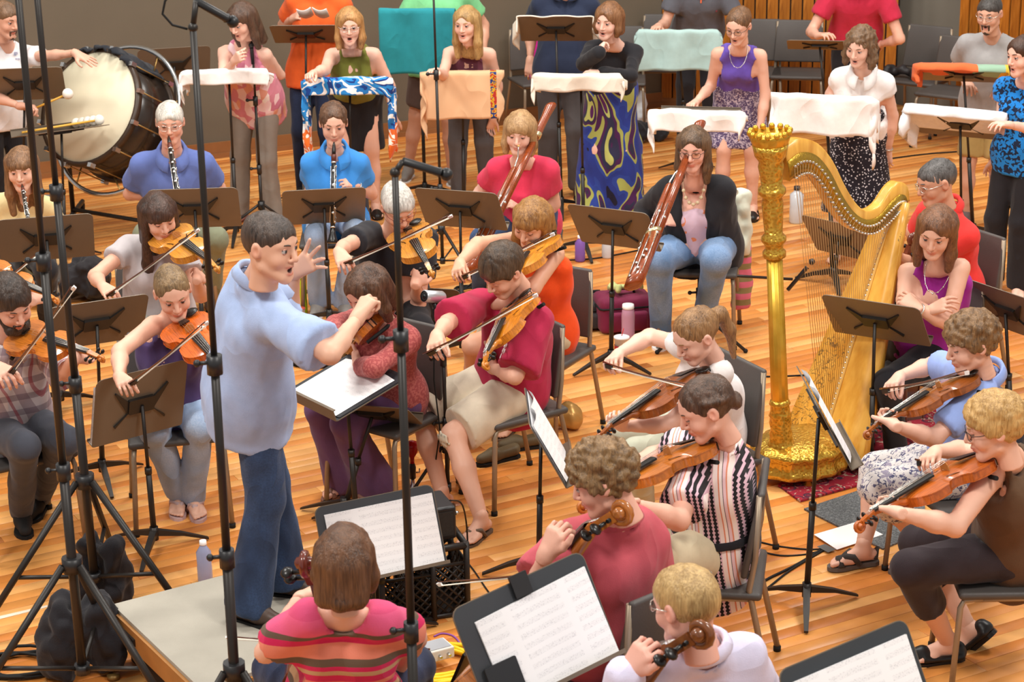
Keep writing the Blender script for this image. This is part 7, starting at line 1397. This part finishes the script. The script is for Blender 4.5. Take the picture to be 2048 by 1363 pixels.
softbag('gold handbag on the floor under the crimson player chair', atZ(1112, 860), (.26, .16, .14), plain('gold_leather', '#b58a4a', .35, .4), 'handbag', 'bag', 14, .3, .015); softbag('black leather jacket lying under a chair by the wall', atZ(1800, 262)+A3(0, 0, .47), (.3, .2, .1), plain('jacket', '#2a2729', .5), 'folded_jacket', 'clothing', 15, -.5, .02)
def loose_shoes():
    mt = plain('olive_shoe', '#5f5138', .6)
    for i, (px, py, yw, lab) in enumerate(((1012, 918, -60, 'brown slip-on shoe under the crimson player chair, left one'), (1060, 895, -75, 'brown slip-on shoe under the crimson player chair, right one'))):
        a = atZ(px, py)+A3(0, 0, .09); R = frame(fwd(yw), A3(0, 0, 1)); W = lambda x, y, z: a+R @ A3(x, y, z); F = Field(a-.28, a+.28, .0085); F.cone(W(-.045, 0, -.043), W(.07, .004, -.045), .036, .036, .02).cone(W(.07, .004, -.045), W(.15, .008, -.055), .038, .027, .02).cone(W(-.03, 0, .01), W(.03, 0, .0), .03, .03, .02, True); F.cut(W(0, 0, -.084), -R[:, 2]).cut(W(0, 0, -.01), R[:, 2]); V, Q = F.net(); root = empty('shoe', A3(a[0], a[1], 0), 0, lab, 'shoe'); b = A3(root.location); link('upper', fastmesh('upper', V-b, Q), mt, root); m = MB(); m.prism(_sole(1.03), -.089, -.074, W); m.build('sole', RUBB, root, b)
loose_shoes()
def horn():
    p = atZ(826, 978); root = empty('table_ornament', p, 0, 'small lamp-like stand with glossy red ball top and chrome foot', 'ornament'); m = MB(); m.lathe([(.035, 0), (.032, .015), (.012, .03), (.01, .06)], 16); m.build('chrome_foot', CHROME, root); m = MB(); m.lathe([(.016, .06), (.018, .12), (.012, .14)], 14); m.build('black_neck', BLKM, root); m = MB(); m.lathe([(.012, .14), (.012, .17), (.03, .2), (.034, .225), (.028, .25), (.001, .262)], 18); m.build('red_ball', plain('glossy_red', '#a3141c', .12), root); m = MB(); m.tube([(.018, 0, .09), (.035, 0, .09), (.035, 0, .11)], .004, 6); m.build('lever', CHROME, root)
horn()
def headphones():
    p = atZ(262, 1352); root = empty('headphones', p, .3, 'small headphones lying by the podium corner', 'headphones'); m = MB(); m.tube([(.07*math.cos(q), .06*math.sin(q), .012) for q in np.linspace(0, math.pi, 12)], .004, 6); m.build('band', CHROME, root)
    for sx in (1, -1): m = MB(); m.lathe([(.001, 0), (.026, .004), (.026, .02), (.001, .024)], 14, (sx*.07, 0, 0)); m.build('ear_cup', plain('bronze_cup', '#8a6a3a', .4, .5), root)
headphones()
# ------------------------------------------------------------------ mallets and tray
def mallets():
    st = stand('tray stand holding timpani mallets before the bass drum', (122, 262), -150, base=(132, 520), tilt=76, w=.62, hh=.26, group=None); S['tray'] = st; wood = plain('mallet_wood', '#d9a440', .4); felt = cloth('white_felt', '#ece6da', .95)
    def one(label, a, b, r=.03):
        root = empty('mallet', a, 0, label, 'mallet'); m = MB(); m.tube([a, b], .0075, 8); m.build('shaft', wood, root, A3(a)); u = nrm(A3(b)-A3(a)); R = frame(np.cross(u, A3(.1, .3, 1)), u); Rz = np.stack([R[:, 0], np.cross(u, R[:, 0]), u], 1); m = MB(); m.ball(A3(b)+u*r*.6, (r, r, r*.95), 12, Rz); m.build('head', felt, root, A3(a))
    T = st['T']
    for i in range(5): one('white-headed mallet on the tray stand, '+('nearest the front edge', 'second from the front edge', 'middle of the row', 'second from the back edge', 'nearest the bass drum')[i], T(.24-.012*i, -.09+.04*i, .025), T(-.12-.028*i, -.085+.038*i, .04), .036)
    for o in bpy.data.objects:
        if str(o.get('label', '')).startswith('white-headed mallet on the tray stand'): o['group'] = 'mallets on the tray'
    Y = st['D'][1]+.05; one('white-headed mallet held by the percussionist', atY(62, 220, Y), atY(130, 190, Y-.05), .038)
mallets()
# pencil in the pink singer's hand
_a = atY(478, 118, 14.1); m = MB(); m.tube([_a-A3(.02, 0, .05), _a+A3(.01, 0, .05)], .004, 6); _o = m.build('pencil', plain('orange_pencil', '#e08a30', .5), None, _a); _o.location = tuple(_a); tag(_o, 'orange pencil in the hands of the woman in pink', 'pencil')
# striped bag and cloth on the bassoon chair
def striped():
    def p_s(g, v): return g.ramp(g.math('FRACT', g.math('MULTIPLY', g.sep(v)[2], 1/.075)), [(p, hx(q)) for p, q in ((0, '#d06a80'), (.5, '#8a7a50'))], True)
    p = pb['P']; c = A3(p[0]+.27, p[1]+.2, .0); softbag('pink and olive striped scarf hanging behind the cardigan bassoonist', c+A3(0, .0, .1), (.1, .1, .42), cloth('striped_knit', '#ccc', pat=p_s), 'striped_scarf', 'scarf', 21, .2, .012); softbag('white and green shoulder bag hanging on the bassoonist chair', c+A3(-.02, -.02, .45), (.12, .14, .4), cloth('white_green_bag', '#cfd2c0', .7), 'shoulder_bag', 'bag', 22, .2, .02)
striped()

# ------------------------------------------------------------------ printed marks
def text_mark(name, txt, parent, base, loc, nrml, up, size, mat, shear=0.):
    c = bpy.data.curves.new(name, 'FONT'); c.body = txt; c.size = size; c.extrude = .0012; c.align_x = 'CENTER'; c.align_y = 'CENTER'; c.shear = shear; t = bpy.data.objects.new(name, c); me = bpy.data.meshes.new_from_object(t); bpy.data.objects.remove(t); o = link(name, me, mat, parent)
    n = nrm(nrml); u = nrm(A3(up)-n*(A3(up) @ n)); x = np.cross(u, n); R = np.stack([x, u, n], 1); p = A3(loc)-base; o.matrix_local = Matrix([[float(R[i][j]) for j in range(3)]+[float(p[i])] for i in range(3)]+[[0, 0, 0, 1]]); return o
WPR = plain('white_print', '#e9e2e0', .7)

def on_shirt(p, px, py, part='shirt'):
    o = [c for c in p['root'].children if c.name.split('.')[0] == part][0]; me = o.data; V = np.empty(len(me.vertices)*3, np.float32); me.vertices.foreach_get('co', V); V = V.reshape(-1, 3)+p['base']; d = ray(px, py); t = (V-CP) @ d; r = np.linalg.norm(V-CP-t[:, None]*d, axis=1); c = np.where(r < .02)[0]; i = c[np.argmin(t[c])]; return V[i].astype(float), A3(me.vertices[int(i)].normal)
def shirt_mark(p, txt, px, py, size, mat, part='shirt', name='printed_emblem', shear=0.):
    q, n = on_shirt(p, px, py, part); n = nrm(n); text_mark(name, txt, p['root'], p['base'], q+n*.006, n, p['u'], size, mat, shear)
shirt_mark(p7, 'USC', 1004, 692, .075, WPR, shear=.2)
shirt_mark(pq, 'gs', 36, 108, .035, plain('blue_print', '#7a80a8', .7)); shirt_mark(pq, '==', 37, 114, .03, plain('blue_print', '#7a80a8', .7))
shirt_mark(px_, '+', 1403, 4, .14, plain('orange_print', '#d0603a', .7)); shirt_mark(px_, 'x', 1433, 25, .03, plain('red_mark', '#b03048', .7))
def stand_label():
    o = [q for q in bpy.data.objects if q.get('label') == 'black tripod microphone stand beside the conductor'][0]; b = A3(o.location); p = near(b+A3(-.02, 0, .5), 468, 1262); p = p+A3(0, -.021, 0)
    for z, h, c in ((.035, .018, plain('label_red', '#d83a40', .5)), (-.01, .06, plain('label_white', '#e6e6ea', .5))): m = MB(); m.box(p+A3(0, 0, z), (.012, .003, h)); m.build('maker_label', c, o, b)
stand_label()
